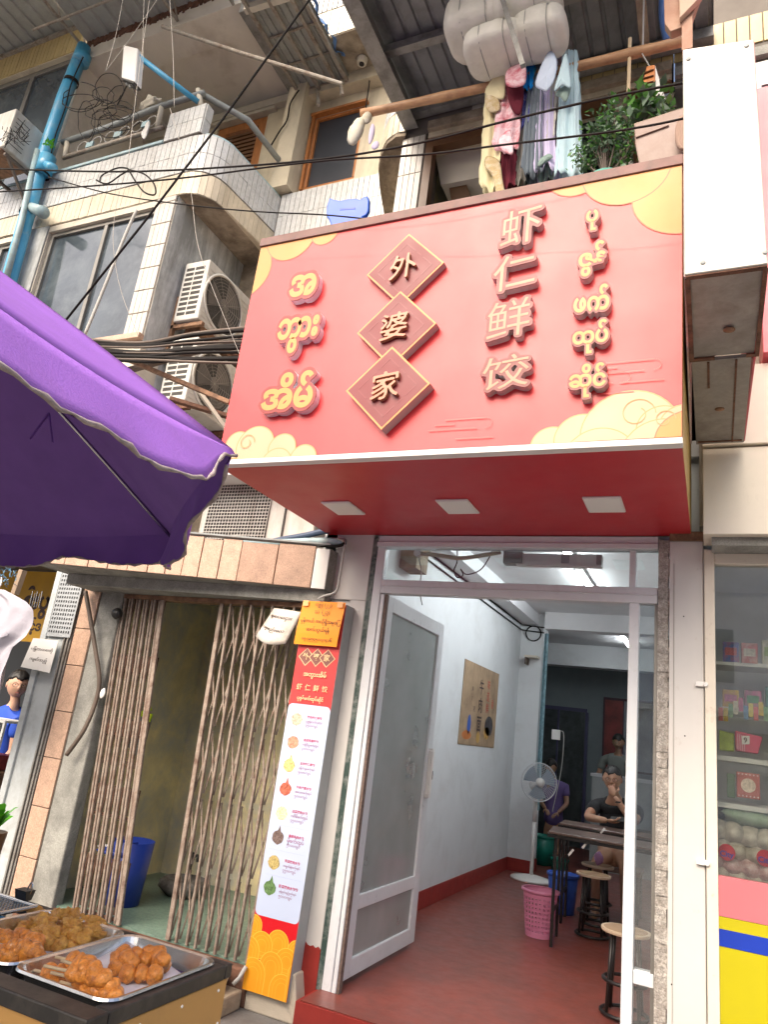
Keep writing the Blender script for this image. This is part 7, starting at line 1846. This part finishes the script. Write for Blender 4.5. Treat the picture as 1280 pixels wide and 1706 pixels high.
# paper liners
def liner(label, pts, seed):
    rng = random.Random(seed); A, B, C, D = [V(*p) for p in pts]
    w = MB(); w.grid(lambda u, v: A.lerp(B, u).lerp(D.lerp(C, u), v) + V(0, 0, .004*math.sin(u*9+seed)*math.sin(v*7)), 10, 10)
    return solo('paper_liner', w, M['paper'], label, 'paper', smooth=True, solid=.0006)
zf = ZT_+.004
liner('white paper sheet lining the corner tray under the round balls', [(-1.46, -2.71, zf), (-1.27, -2.70, zf), (-1.28, -2.40, zf+.006), (-1.50, -2.38, zf+.03)], 1)
liner('white paper under the skewers in the middle tray', [(-1.80, -2.68, zf), (-1.60, -2.68, zf), (-1.60, -2.50, zf+.004), (-1.80, -2.48, zf+.004)], 2)
BG = 'round fried balls piled on the paper'
balls = [(618, 0), ]
rng = random.Random(9)
posb = [(195, 1612), (212, 1622), (235, 1622), (257, 1624), (272, 1608), (196, 1598), (217, 1604), (240, 1600), (256, 1598), (205, 1590), (226, 1590), (247, 1588), (210, 1597), (270, 1600), (262, 1590)]
words = ['first', 'second', 'third', 'fourth', 'fifth', 'sixth', 'seventh', 'eighth', 'ninth', 'tenth', 'eleventh', 'twelfth', 'thirteenth', 'fourteenth', 'fifteenth', 'sixteenth', 'seventeenth', 'eighteenth']
for i, (x, y) in enumerate(posb):
    lvl = 0 if i < 5 else (1 if i < 9 else 2)
    c = at(x, y, Z=zf+.026+.010*lvl); w = MB(); r_ = rng.uniform(.0195, .0235); w.blob((c.x, c.y, c.z), (r_, r_, r_), 100+i, .09, 18, 14, 5)
    solo('fried_ball', w, M['ball'], '%s golden brown ball of the loose pile, %s' % (words[i], ['in its front row', 'in its middle row', 'in its back row'][lvl]), 'fried ball', BG, smooth=True)
# skewers
def skewer(label, tip, end, nb, z, group, r=.0215, m=None):
    A, B = at(tip[0], tip[1], Z=z), at(end[0], end[1], Z=z); T = thing('skewer', label, 'skewer', (A+B)/2, group); d = (B-A)
    w = MB(); w.tube([A, A.lerp(B, .97)], .0038, 6); w.build('stick', M['stick'], T, smooth=True)
    for k in range(nb):
        t = 1 - (k+.4)/nb*.60; p = A.lerp(B, t); w = MB(); w.blob((p.x, p.y, p.z), (r*1.05, r*1.05, r), hash(label) % 500 if False else int(tip[0]*7+k*13) % 997, .10, 18, 14, 5); w.build('ball', m or M['ball'], T, smooth=True)
G1 = 'skewers of fried balls in the corner tray'; G2 = 'skewers of fried balls in the middle tray'
skewer('skewer with its long stick pointing left in the corner tray', (40, 1613), (120, 1630), 3, zf+.02, G1)
skewer('skewer at the front left of the corner tray', (100, 1636), (197, 1662), 4, zf+.02, G1)
skewer('skewer in the middle of the corner tray', (84, 1620), (190, 1645), 4, zf+.035, G1)
skewer('skewer lying on top in the corner tray', (73, 1609), (178, 1632), 4, zf+.05, G1)
skewer('rear skewer of the corner tray', (92, 1594), (150, 1608), 3, zf+.045, G1)
skewer('uppermost back skewer of the corner tray', (102, 1600), (160, 1620), 3, zf+.06, G1)
skewer('rear skewer in the middle tray', (2, 1552), (64, 1570), 4, zf+.04, G2)
skewer('middle skewer in the middle tray', (-10, 1572), (60, 1585), 4, zf+.045, G2)
skewer('front skewer in the middle tray', (18, 1592), (66, 1600), 3, zf+.025, G2)
skewer('skewer cut by the left edge in the middle tray', (-30, 1585), (24, 1592), 4, zf+.03, G2)
skewer('low skewer at the left edge in the middle tray', (-30, 1560), (20, 1566), 3, zf+.04, G2)
# battered fritters
def fritter(i, x, y, lvl, s, k_=1.25):
    s *= k_
    rng = random.Random(300+i); c = at(x, y, Z=zf+.015+.014*lvl); w = MB()
    for k in range(5):
        w.blob((c.x+rng.uniform(-1, 1)*.018*s, c.y+rng.uniform(-1, 1)*.014*s, c.z+rng.uniform(-.3, 1)*.008), (.020*s*rng.uniform(.6, 1.2), .014*s*rng.uniform(.6, 1.2), .012*s*rng.uniform(.7, 1.3)), 500+i*7+k, .35, 12, 9, 5)
    solo('battered_fritter', w, M['fried'], '%s crumbly yellow fritter counting from the back left of the middle tray' % words[i], 'fritter', 'battered fritters in the middle tray', smooth=True)
fp_ = [(60, 1530, 0, 1.1), (70, 1545, 1, 1.2), (45, 1545, 0, 1.0), (90, 1535, 0, 1.1), (85, 1550, 1, 1.2), (105, 1530, 1, 1.2), (112, 1545, 1, 1.2), (100, 1560, 0, 1.1), (125, 1538, 0, 1.1), (135, 1550, 0, 1.2), (150, 1545, 0, 1.2), (160, 1555, 0, 1.1), (120, 1566, 0, 1.1), (90, 1572, 0, 1.1), (140, 1562, 1, 1.1), (65, 1558, 1, 1.1), (155, 1540, 1, 1.0), (105, 1577, 0, .9)]
for i, p_ in enumerate(fp_): fritter(i, *p_)
w = MB(); w.prism([at(10, 1645, Y=-2.72), at(60, 1672, Y=-2.72), at(85, 1680, Y=-2.72), at(55, 1685, Y=-2.72)], (0, .01, 0)); solo('white_rag', w, M['plain_white'], 'white and coloured rag stuffed under the edge of the cart top', 'rag')
w = MB(); w.blob(at(60, 1680, Y=-2.69), (.02, .012, .012), 3, .2); solo('coloured_wrap', w, mat('wrap_red', (.4, .03, .05), .5, var=.6, vscale=40), 'small red and purple wrapper under the cart top', 'wrapper', smooth=True)

# ------------------------------------------------------------------ purple market umbrella
UB = thing('market_umbrella', 'big purple market umbrella with frayed hem over the food cart', 'umbrella', (-2.5, -3.42, 0))
zr = 2.25; A = V(-1.136, -2.796, zr); cxy = V(-2.50, -3.429, zr); ra = (A-cxy).length
B0 = V(-1.983, -2.017, zr); a0 = math.atan2(A.y-cxy.y, A.x-cxy.x); a1 = math.atan2(B0.y-cxy.y, B0.x-cxy.x); da = a1-a0
HUB = V(cxy.x, cxy.y, zr+.86)
NN = 8
def rim(k, r=1.0, z=zr): return V(cxy.x+ra*r*math.cos(a0+k*da), cxy.y+ra*r*math.sin(a0+k*da), z)
def canopy(k, u, v, off=0):
    """panel k..k+1, u across, v from hub (0) to rim (1); cloth sags between the ribs"""
    p = HUB.lerp(rim(k), v).lerp(HUB.lerp(rim(k+1), v), u)
    sagk = 4*u*(1-u)
    p.z -= .06*math.sin(PI*v)*(-1)*.35 + sagk*(.028*v*v + .0) ; p.z += off
    inn = (cxy - p); inn.z = 0
    p += inn*(.022*sagk*v*v)
    return p
for k in range(NN):
    w = MB(); w.grid(lambda u, v: canopy(k, u, v), 12, 14); w.build('panel', M['purple'], UB, smooth=True, solid=.0015)
    w = MB(); w.grid(lambda u, v: canopy(k, u, v, -.004), 12, 14); w.build('shaded_underside', M['purple_dark'], UB, smooth=True)  # added second skin whose darker purple stands for shade under the cloth
for k in range(NN):
    # valance: scalloped flap
    def val(u, v, k=k):
        p = canopy(k, u, 1.0); sagk = 4*u*(1-u); out = (p-cxy); out.z = 0; out.normalize()
        if k == 7:   # this flap hangs on as a straight continuation of the panel
            tq = min(1, max(0, (u-.74)/.26)); tp = 1 - .88*tq*tq*(3-2*tq)
            return p + V(0, 0, -(.165 + .006*math.sin(u*31))*v*tp) + out*((.135 + .006*math.sin(u*17))*v*tp)
        drop = .125 + .03*math.sin(3*PI*u+k) - .04*(1-sagk) if k != 0 else .03 + .17*math.sin(PI*min(1, u*1.02+.03)) + .10*u**5
        return p + V(0, 0, -drop*v) + out*(.016*math.sin(u*22+k*2)*v + .015*v - .02*v*v)
    w = MB(); w.grid(val, 28, 5); w.build('valance', M['purple'], UB, smooth=True, solid=.0015)
    w = MB(); w.grid(lambda u, v: val(u, v).lerp(cxy + V(0, 0, val(u, v).z-zr), .003) - V(0, 0, .001), 28, 5); w.build('valance_shaded_inside', M['purple_dark'], UB, smooth=True)  # same added dark skin inside the flap, shade put into its colour
    w = MB(); P = [val(i/40, 1.0) + V(0, 0, .003*math.sin(i*2.7)) for i in range(41)]; w.tube(P, [.0045+.002*math.sin(i*1.9) for i in range(41)], 6); w.build('hem', M['purple_hem'], UB, smooth=True)
for k in range(NN):
    w = MB(); P = [canopy(k, 0, v/10, -.012) for v in range(11)]; w.tube(P, .006, 6); w.build('rib', M['steel'], UB, smooth=True)
for k in range(NN):
    w = MB(); q = HUB.lerp(rim(k), .5) - V(0, 0, .03); w.tube([V(cxy.x, cxy.y, zr+.35), q], .005, 6); w.build('strut', M['steel'], UB)
w = MB(); w.tube([V(cxy.x, cxy.y, 0), V(cxy.x, cxy.y, HUB.z+.05)], .022, 12); w.build('pole', M['steel'], UB, smooth=True)
w = MB(); c = HUB.lerp(rim(1), .62) - V(0, 0, .03)
for s in (-1, 1): w.bar(c, c + V(.035*s, .02*s, -.11), .012, .003)
w.build('tie_strap', M['purple_dark'], UB)
w = MB(); w.lathe([(0, 0), (.24, 0), (.24, .06), (.03, .1), (0, .1)], (cxy.x, cxy.y, 0), 24); w.build('base', M['concrete'], UB)
# ------------------------------------------------------------------ people
def skin_mesh(nodes, edges, root=0, sub=2):
    me = bpy.data.meshes.new('figure'); bm = bmesh.new(); ly = bm.verts.layers.skin.verify(); vs = [bm.verts.new(n[0]) for n in nodes]
    for a, b_ in edges: bm.edges.new((vs[a], vs[b_]))
    for v, n in zip(vs, nodes): v[ly].radius = (n[1], n[1]) if not isinstance(n[1], tuple) else n[1]
    vs[root][ly].use_root = True
    bm.to_mesh(me); bm.free()
    o = bpy.data.objects.new('figure', me); COL.objects.link(o)
    o.modifiers.new('s', 'SKIN'); md = o.modifiers.new('b', 'SUBSURF'); md.levels = sub; md.render_levels = sub
    bpy.context.view_layer.update(); dg = bpy.context.evaluated_depsgraph_get(); m2 = bpy.data.meshes.new_from_object(o.evaluated_get(dg))
    r = ([tuple(v.co) for v in m2.vertices], [tuple(p.vertices) for p in m2.polygons])
    bpy.data.objects.remove(o); bpy.data.meshes.remove(m2); return r

def head_mesh(mb, c, face, up, s=.115):
    """sculpted head: c = centre, face = facing direction, s = half height"""
    F_ = Vector(face).normalized(); S_ = F_.cross(Vector(up)).normalized(); U_ = S_.cross(F_)
    nu, nv = 40, 30; vs = []; fs = []
    g = lambda x, m_, sd: math.exp(-((x-m_)/sd)**2)
    for j in range(nv+1):
        th = PI*j/nv
        for i in range(nu):
            ph = 2*PI*i/nu; x = math.sin(th)*math.sin(ph); y = math.sin(th)*math.cos(ph); z = math.cos(th)
            wx, wy, wz = .74, .90, 1.0
            if z < 0: wx *= 1-.28*z*z*(1 if y > 0 else .6) ; wy *= 1 - .12*z*z
            if z < -.2 and y < 0: wy *= 1 - .35*min(1, (-.2-z)*1.4)
            X, Y_, Z_ = x*wx, y*wy, z*wz
            if y > 0:
                fr = y**2
                nose = g(X, 0, .11)*g(Z_, -.22, .16); Y_ += .24*nose*fr
                Y_ += .07*g(X, 0, .07)*g(Z_, -.02, .2)*fr
                Y_ -= .09*(g(X, .27, .13)+g(X, -.27, .13))*g(Z_, .02, .10)*fr
                Y_ += .05*g(Z_, .16, .08)*fr*g(X, 0, .45)
                Y_ += .06*g(X, 0, .18)*g(Z_, -.50, .055)*fr + .05*g(X, 0, .16)*g(Z_, -.59, .05)*fr - .05*g(X, 0, .2)*g(Z_, -.545, .03)*fr
                Y_ += .08*g(X, 0, .2)*g(Z_, -.86, .16)*fr; Y_ += .04*(g(X, .38, .16)+g(X, -.38, .16))*g(Z_, -.18, .16)*fr
            vs.append(Vector(c) + S_*X*s + F_*Y_*s + U_*Z_*s)
    for j in range(nv):
        for i in range(nu): fs.append((j*nu+i, (j+1)*nu+i, (j+1)*nu+(i+1) % nu, j*nu+(i+1) % nu))
    mb.add(vs, fs)
    for sd in (-1, 1):   # ears
        e = Vector(c) + S_*sd*s*.74 - F_*s*.02 - U_*s*.08; ring = []
        b = len(mb.v); tmp = MB(); tmp.blob((0, 0, 0), (1, 1, 1), 1, .0, 10, 8)
        mb.add([e + S_*sd*v[0]*s*.07*1.2 + F_*(v[1]*s*.14 - abs(v[0])*0) + U_*v[2]*s*.24 for v in tmp.v], tmp.f)
    return F_, S_, U_

def face_parts(T, c, F_, S_, U_, s, glasses=True):
    for sd in (-1, 1):
        e = Vector(c) + S_*sd*s*.27 + F_*s*.74 + U_*s*.02; w = MB(); tmp = MB(); tmp.blob((0, 0, 0), (1, 1, 1), 1, 0, 12, 8)
        w.add([e + S_*v[0]*s*.11 + F_*v[1]*s*.05 + U_*v[2]*s*.05 for v in tmp.v], tmp.f); ey = w.build('eye', M['plain_white'], T, smooth=True)
        w = MB(); e2 = e + F_*s*.035; w.add([e2 + S_*v[0]*s*.05 + F_*v[1]*s*.025 + U_*v[2]*s*.048 for v in tmp.v], tmp.f); w.build('iris', M['black_plastic'], ey, smooth=True)
        w = MB(); b0 = Vector(c) + F_*s*.83 + U_*s*.17
        w.tube([b0 + S_*sd*s*.13, b0 + S_*sd*s*.28 + U_*s*.04 - F_*s*.03, b0 + S_*sd*s*.42 - F_*s*.12], s*.022, 6); w.build('eyebrow', M['hair'], T, smooth=True)
        if glasses:
            w = MB(); g0 = Vector(c) + S_*sd*s*.29 + F_*s*.93 + U_*s*.01
            w.tube([g0 + S_*s*.20*math.cos(2*PI*q/18) + U_*s*.15*math.sin(2*PI*q/18) for q in range(19)], s*.014, 5, cap=False)
            w.tube([g0 + S_*sd*s*.20, Vector(c) + S_*sd*s*.74 + F_*s*.05 + U_*s*.02], s*.013, 5); w.build('glasses', M['black_plastic'], T)
    w = MB(); m0 = Vector(c) + F_*s*.90 - U_*s*.55
    tmp = MB(); tmp.blob((0, 0, 0), (1, 1, 1), 1, 0, 12, 6); w.add([m0 + S_*v[0]*s*.20 + F_*(v[1]*s*.03 - abs(v[0])*s*.05) + U_*v[2]*s*.035 for v in tmp.v], tmp.f); w.build('mouth', mat('lip', (.30, .09, .07), .5), T, smooth=True)

def hair_mesh(T, c, F_, S_, U_, s, front=.35, low=-.35, vol=1.10, seed=0, bun=False):
    rng = random.Random(seed); nu, nv = 36, 18; w = MB(); vs = []; fs = []
    for j in range(nv+1):
        for i in range(nu):
            ph = 2*PI*i/nu; cy_ = math.cos(ph); zlim = front*max(0, cy_)**.6 if cy_ > 0 else low*abs(cy_)**.5
            if cy_ > .2: zlim = front + .09*math.sin(ph*5+seed) + .05*math.sin(ph*13)
            elif cy_ > -.2: zlim = front*(cy_+.2)/.4 + (-.30)*(1-(cy_+.2)/.4)
            thm = math.acos(max(-1, min(1, zlim))); th = thm*j/nv
            k = vol + .025*math.sin(ph*9+seed)*math.sin(th*3) + rng.uniform(-.012, .012)
            if j == nv: k = .97
            vs.append(Vector(c) + S_*math.sin(th)*math.sin(ph)*.76*k*s + F_*(math.sin(th)*math.cos(ph)*.90*k)*s + U_*math.cos(th)*k*s)
    for j in range(nv):
        for i in range(nu): fs.append((j*nu+i, (j+1)*nu+i, (j+1)*nu+(i+1) % nu, j*nu+(i+1) % nu))
    w.add(vs, fs)
    if bun: w.blob(Vector(c) - F_*s*.95 - U_*s*.1, (s*.3, s*.3, s*.3), 2, .1)
    w.build('hair', M['hair'], T, smooth=True)

def hand(mb, wrist, d, pn, s=1.0, curl=.6, thumb=1):
    """palm and five bent fingers; d = pointing direction, pn = palm normal"""
    d = Vector(d).normalized(); pn = (Vector(pn) - d*Vector(pn).dot(d)).normalized(); sd = d.cross(pn)
    w0 = Vector(wrist)
    tmp = MB(); tmp.blob((0, 0, 0), (1, 1, 1), 1, 0, 14, 10)
    pc = w0 + d*.045*s; mb.add([pc + d*v[0]*.052*s + sd*v[1]*.042*s + pn*v[2]*.018*s for v in tmp.v], tmp.f)
    for i, (off, L) in enumerate(((-.030, .068), (-.010, .078), (.010, .073), (.029, .058))):
        p = pc + d*.030*s + sd*off*s; dd = d.copy(); P = [p]; 
        for q in range(3):
            dd = (dd*math.cos(curl*(.5+.35*q)) + pn*math.sin(curl*(.5+.35*q))).normalized(); p = p + dd*L*s*(.45, .32, .25)[q]; P.append(p)
        mb.tube(P, [.0092*s, .0088*s, .008*s, .006*s], 8)
    p = pc - d*.015*s + sd*(-.036*thumb)*s; dd = (d*.6 - sd*thumb*.7 + pn*.35).normalized(); P = [p, p+dd*.034*s, p+dd*.034*s+(d*.85+pn*.4).normalized()*.028*s]
    mb.tube(P, [.013*s, .0105*s, .007*s], 8)

def figure(label, nodes, edges, cloth_nodes, cloth_edges, hc, face, up, s, skinm, clothm, hands, loc, extra=None, clothname='shirt', glasses=True, **hk):
    T = thing('person', label, 'person', loc)
    v, f = skin_mesh(nodes, edges); w = MB(); w.add(v, f)
    F_, S_, U_ = head_mesh(w, hc, face, up, s)
    for h in hands: hand(w, *h)
    w.build('body', skinm, T, smooth=True, fixn=False)
    v, f = skin_mesh(cloth_nodes, cloth_edges); w = MB(); w.add(v, f); w.build(clothname, clothm, T, smooth=True, fixn=False)
    face_parts(T, hc, F_, S_, U_, s, glasses); hair_mesh(T, hc, F_, S_, U_, s, **hk)
    return T, F_, S_, U_

# seated man in black at the far table, chin on his hand, phone in the other
Y = 3.72
H = at(1021, 1297, Y=Y-.10); sh = V(H.x+.02, Y+.08, H.z-.30)
Ls, Rs = sh + V(-.19, .0, .02), sh + V(.21, .0, .02)
el_l = V(sh.x-.24, Y-.16, 1.045); wr_l = V(sh.x-.03, Y-.32, 1.055)
el_r = V(sh.x+.20, Y-.22, 1.06); wr_r = V(H.x+.035, Y-.235, H.z-.155)
pel = V(sh.x, Y+.16, .72)
nd = [(pel, (.15, .12)), (V(sh.x, Y+.13, .95), (.145, .11)), (V(sh.x, Y+.09, 1.14), (.15, .11)), (sh + V(0, .01, .04), (.10, .08)), (V(H.x+.01, Y-.0, H.z-.17), .055), (V(H.x, Y-.05, H.z-.06), .05),
      (Ls, .06), (el_l, .042), (wr_l, .027), (Rs, .06), (el_r, .042), (wr_r, .027),
      (pel + V(-.1, -.10, -.02), .085), (V(sh.x-.13, Y-.20, .66), .06), (V(sh.x-.13, Y-.16, .26), .04), (V(sh.x-.13, Y-.26, .20), .032),
      (pel + V(.1, -.10, -.02), .085), (V(sh.x+.13, Y-.20, .66), .06), (V(sh.x+.13, Y-.16, .26), .04), (V(sh.x+.13, Y-.26, .20), .032)]
ed = [(0, 1), (1, 2), (2, 3), (3, 4), (4, 5), (3, 6), (6, 7), (7, 8), (3, 9), (9, 10), (10, 11), (0, 12), (12, 13), (13, 14), (14, 15), (0, 16), (16, 17), (17, 18), (18, 19)]
cn = [(pel, (.165, .14)), (V(sh.x, Y+.13, .95), (.17, .13)), (V(sh.x, Y+.09, 1.14), (.175, .125)), (sh + V(0, .01, .045), (.115, .085)), (Ls, .078), (Ls.lerp(el_l, .62), .066), (Rs, .078), (Rs.lerp(el_r, .62), .066), (V(H.x+.01, Y+.0, H.z-.205), .066)]
ce = [(0, 1), (1, 2), (2, 3), (3, 4), (4, 5), (3, 6), (6, 7), (3, 8)]
T, F_, S_, U_ = figure('man in black T-shirt and glasses seated at the far table, hand at his mouth', nd, ed, cn, ce, H, (.05, -1, -.10), (0, 0, 1), .115, M['skin'], M['black_cloth'],
    [(wr_l, (.9, -.2, .05), (0, .3, .9), .95, .7, 1), (wr_r, (-.30, .1, .9), (0, 1, .1), .95, 1.0, 1)], (sh.x, Y+.16, .17), front=.42, seed=3)
w = MB(); w.lathe([(.030, -.008), (.030, .008)], (0, 0, 0), 16, cap=False); q_ = wr_r.lerp(el_r, .22); w.v = [tuple(q_ + Vector(v)) for v in w.v]; w.build('wristband', M['black_plastic'], T, solid=.004)
c = wr_l + V(.10, -.02, .03); w = MB(); w.obox(c, V(.96, -.2, .1).normalized(), V(.1, .8, .5).normalized(), V(-.1, -.5, .85).normalized(), .075, .036, .004); solo('phone', w, M['black_plastic'], 'black phone held above the table by the seated man', 'phone', bevel=.002)
w = MB(); w.box((sh.x-.25, Y-.02, .58), (sh.x+.25, Y+.38, .62)); STL = thing('seat', 'low dark bench seat under the man in black', 'bench', (sh.x, Y+.2, .17)); w.build('seat_board', m_top, STL)
for a_, b2 in ((-.22, 0), (.22, 0), (-.22, .34), (.22, .34)):
    w = MB(); w.box((sh.x+a_-.015, Y+b2, .17), (sh.x+a_+.015, Y+b2+.03, .579)); w.build('leg', m_leg, STL)

# woman in blue in the left shop
H = at(33, 1141, Y=.55); H.x -= .03
sh = V(H.x-.06, .58, H.z-.30)
def standing(H, sh, Ls, Rs, eL, wL, eR, wR, base):
    nd = [(V(sh.x, sh.y, sh.z-.52), (.14, .11)), (V(sh.x, sh.y, sh.z-.30), (.125, .09)), (V(sh.x, sh.y, sh.z-.12), (.135, .095)), (sh + V(0, 0, .03), (.09, .07)), (V(H.x, H.y+.02, H.z-.16), .045), (V(H.x, H.y, H.z-.06), .045),
          (Ls, .05), (eL, .038), (wL, .025), (Rs, .05), (eR, .038), (wR, .025),
          (V(sh.x-.09, sh.y, sh.z-.60), .085), (V(sh.x-.09, sh.y, base+.48), .055), (V(sh.x-.09, sh.y, base+.08), .036), (V(sh.x-.09, sh.y-.13, base+.04), .032),
          (V(sh.x+.09, sh.y, sh.z-.60), .085), (V(sh.x+.09, sh.y, base+.48), .055), (V(sh.x+.09, sh.y, base+.08), .036), (V(sh.x+.09, sh.y-.13, base+.04), .032)]
    ed = [(0, 1), (1, 2), (2, 3), (3, 4), (4, 5), (3, 6), (6, 7), (7, 8), (3, 9), (9, 10), (10, 11), (0, 12), (12, 13), (13, 14), (14, 15), (0, 16), (16, 17), (17, 18), (18, 19)]
    cn = [(V(sh.x, sh.y, sh.z-.58), (.16, .13)), (V(sh.x, sh.y, sh.z-.30), (.145, .11)), (V(sh.x, sh.y, sh.z-.12), (.155, .115)), (sh + V(0, 0, .05), (.115, .09)), (Ls, .076), (Ls.lerp(eL, .6), .062), (Rs, .076), (Rs.lerp(eR, .6), .062), (V(H.x, H.y+.02, H.z-.205), .062)]
    ce = [(0, 1), (1, 2), (2, 3), (3, 4), (4, 5), (3, 6), (6, 7), (3, 8)]
    return nd, ed, cn, ce
Ls, Rs = sh + V(-.17, .05, 0), sh + V(.17, -.02, 0); eL, wL, eR, wR = Ls + V(-.05, .03, -.27), Ls + V(.03, -.12, -.46), Rs + V(.03, .0, -.27), Rs + V(-.05, -.15, -.44)
nd, ed, cn, ce = standing(H, sh, Ls, Rs, eL, wL, eR, wR, .12)
figure('woman in a bright blue blouse and glasses looking to the right in the left shop', nd, ed, cn, ce, H, (.86, -.52, -.05), (0, 0, 1), .118, M['skin_pale'], mat('blouse_blue', (.015, .07, .48), .7, bump=.2, bscale=15), [(wL, (.3, -.8, -.4), (0, 0, -1), .9, .5, 1), (wR, (-.4, -.8, -.3), (0, 0, -1), .9, .5, -1)], (sh.x, .58, .12), clothname='blouse', front=.40, low=-.4, vol=1.14, seed=5, bun=True)
# standing man far back
H = at(1031, 1236, Y=7.9); sh = V(H.x-.02, 7.95, H.z-.29); Ls, Rs = sh + V(-.20, 0, 0), sh + V(.20, 0, 0)
eL, wL, eR, wR = Ls + V(-.07, -.05, -.26), Ls + V(.05, -.22, -.40), Rs + V(.05, -.05, -.26), Rs + V(-.05, -.22, -.42)
nd, ed, cn, ce = standing(H, sh, Ls, Rs, eL, wL, eR, wR, .17)
figure('person in a grey shirt standing behind the counter at the back', nd, ed, cn, ce, H, (0, -1, -.3), (0, 0, 1), .115, M['skin'], mat('shirt_grey', (.20, .22, .20), .8), [(wL, (.5, -.7, -.4), (0, 0, -1), .95, .5, 1), (wR, (-.5, -.7, -.4), (0, 0, -1), .95, .5, -1)], (sh.x, 7.95, .17), glasses=False, front=.4, seed=6)
# girl behind the fan
H = at(919, 1277, Y=7.4); sh = V(H.x+.05, 7.5, H.z-.27); Ls, Rs = sh + V(-.15, 0, 0), sh + V(.15, 0, 0)
eL, wL, eR, wR = Ls + V(-.05, -.08, -.23), Ls + V(.08, -.24, -.33), Rs + V(.05, -.05, -.23), Rs + V(-.05, -.22, -.36)
nd, ed, cn, ce = standing(H, sh, Ls, Rs, eL, wL, eR, wR, .17)
figure('person with dark hair and lilac top standing behind the pedestal fan', nd, ed, cn, ce, H, (-.3, -.9, -.35), (0, 0, 1), .108, M['skin'], mat('top_lilac', (.17, .12, .32), .8), [(wL, (.5, -.7, -.4), (0, 0, -1), .85, .5, 1), (wR, (-.5, -.7, -.4), (0, 0, -1), .85, .5, -1)], (sh.x, 7.5, .17), glasses=False, clothname='top', front=.35, low=-.7, vol=1.12, seed=7)
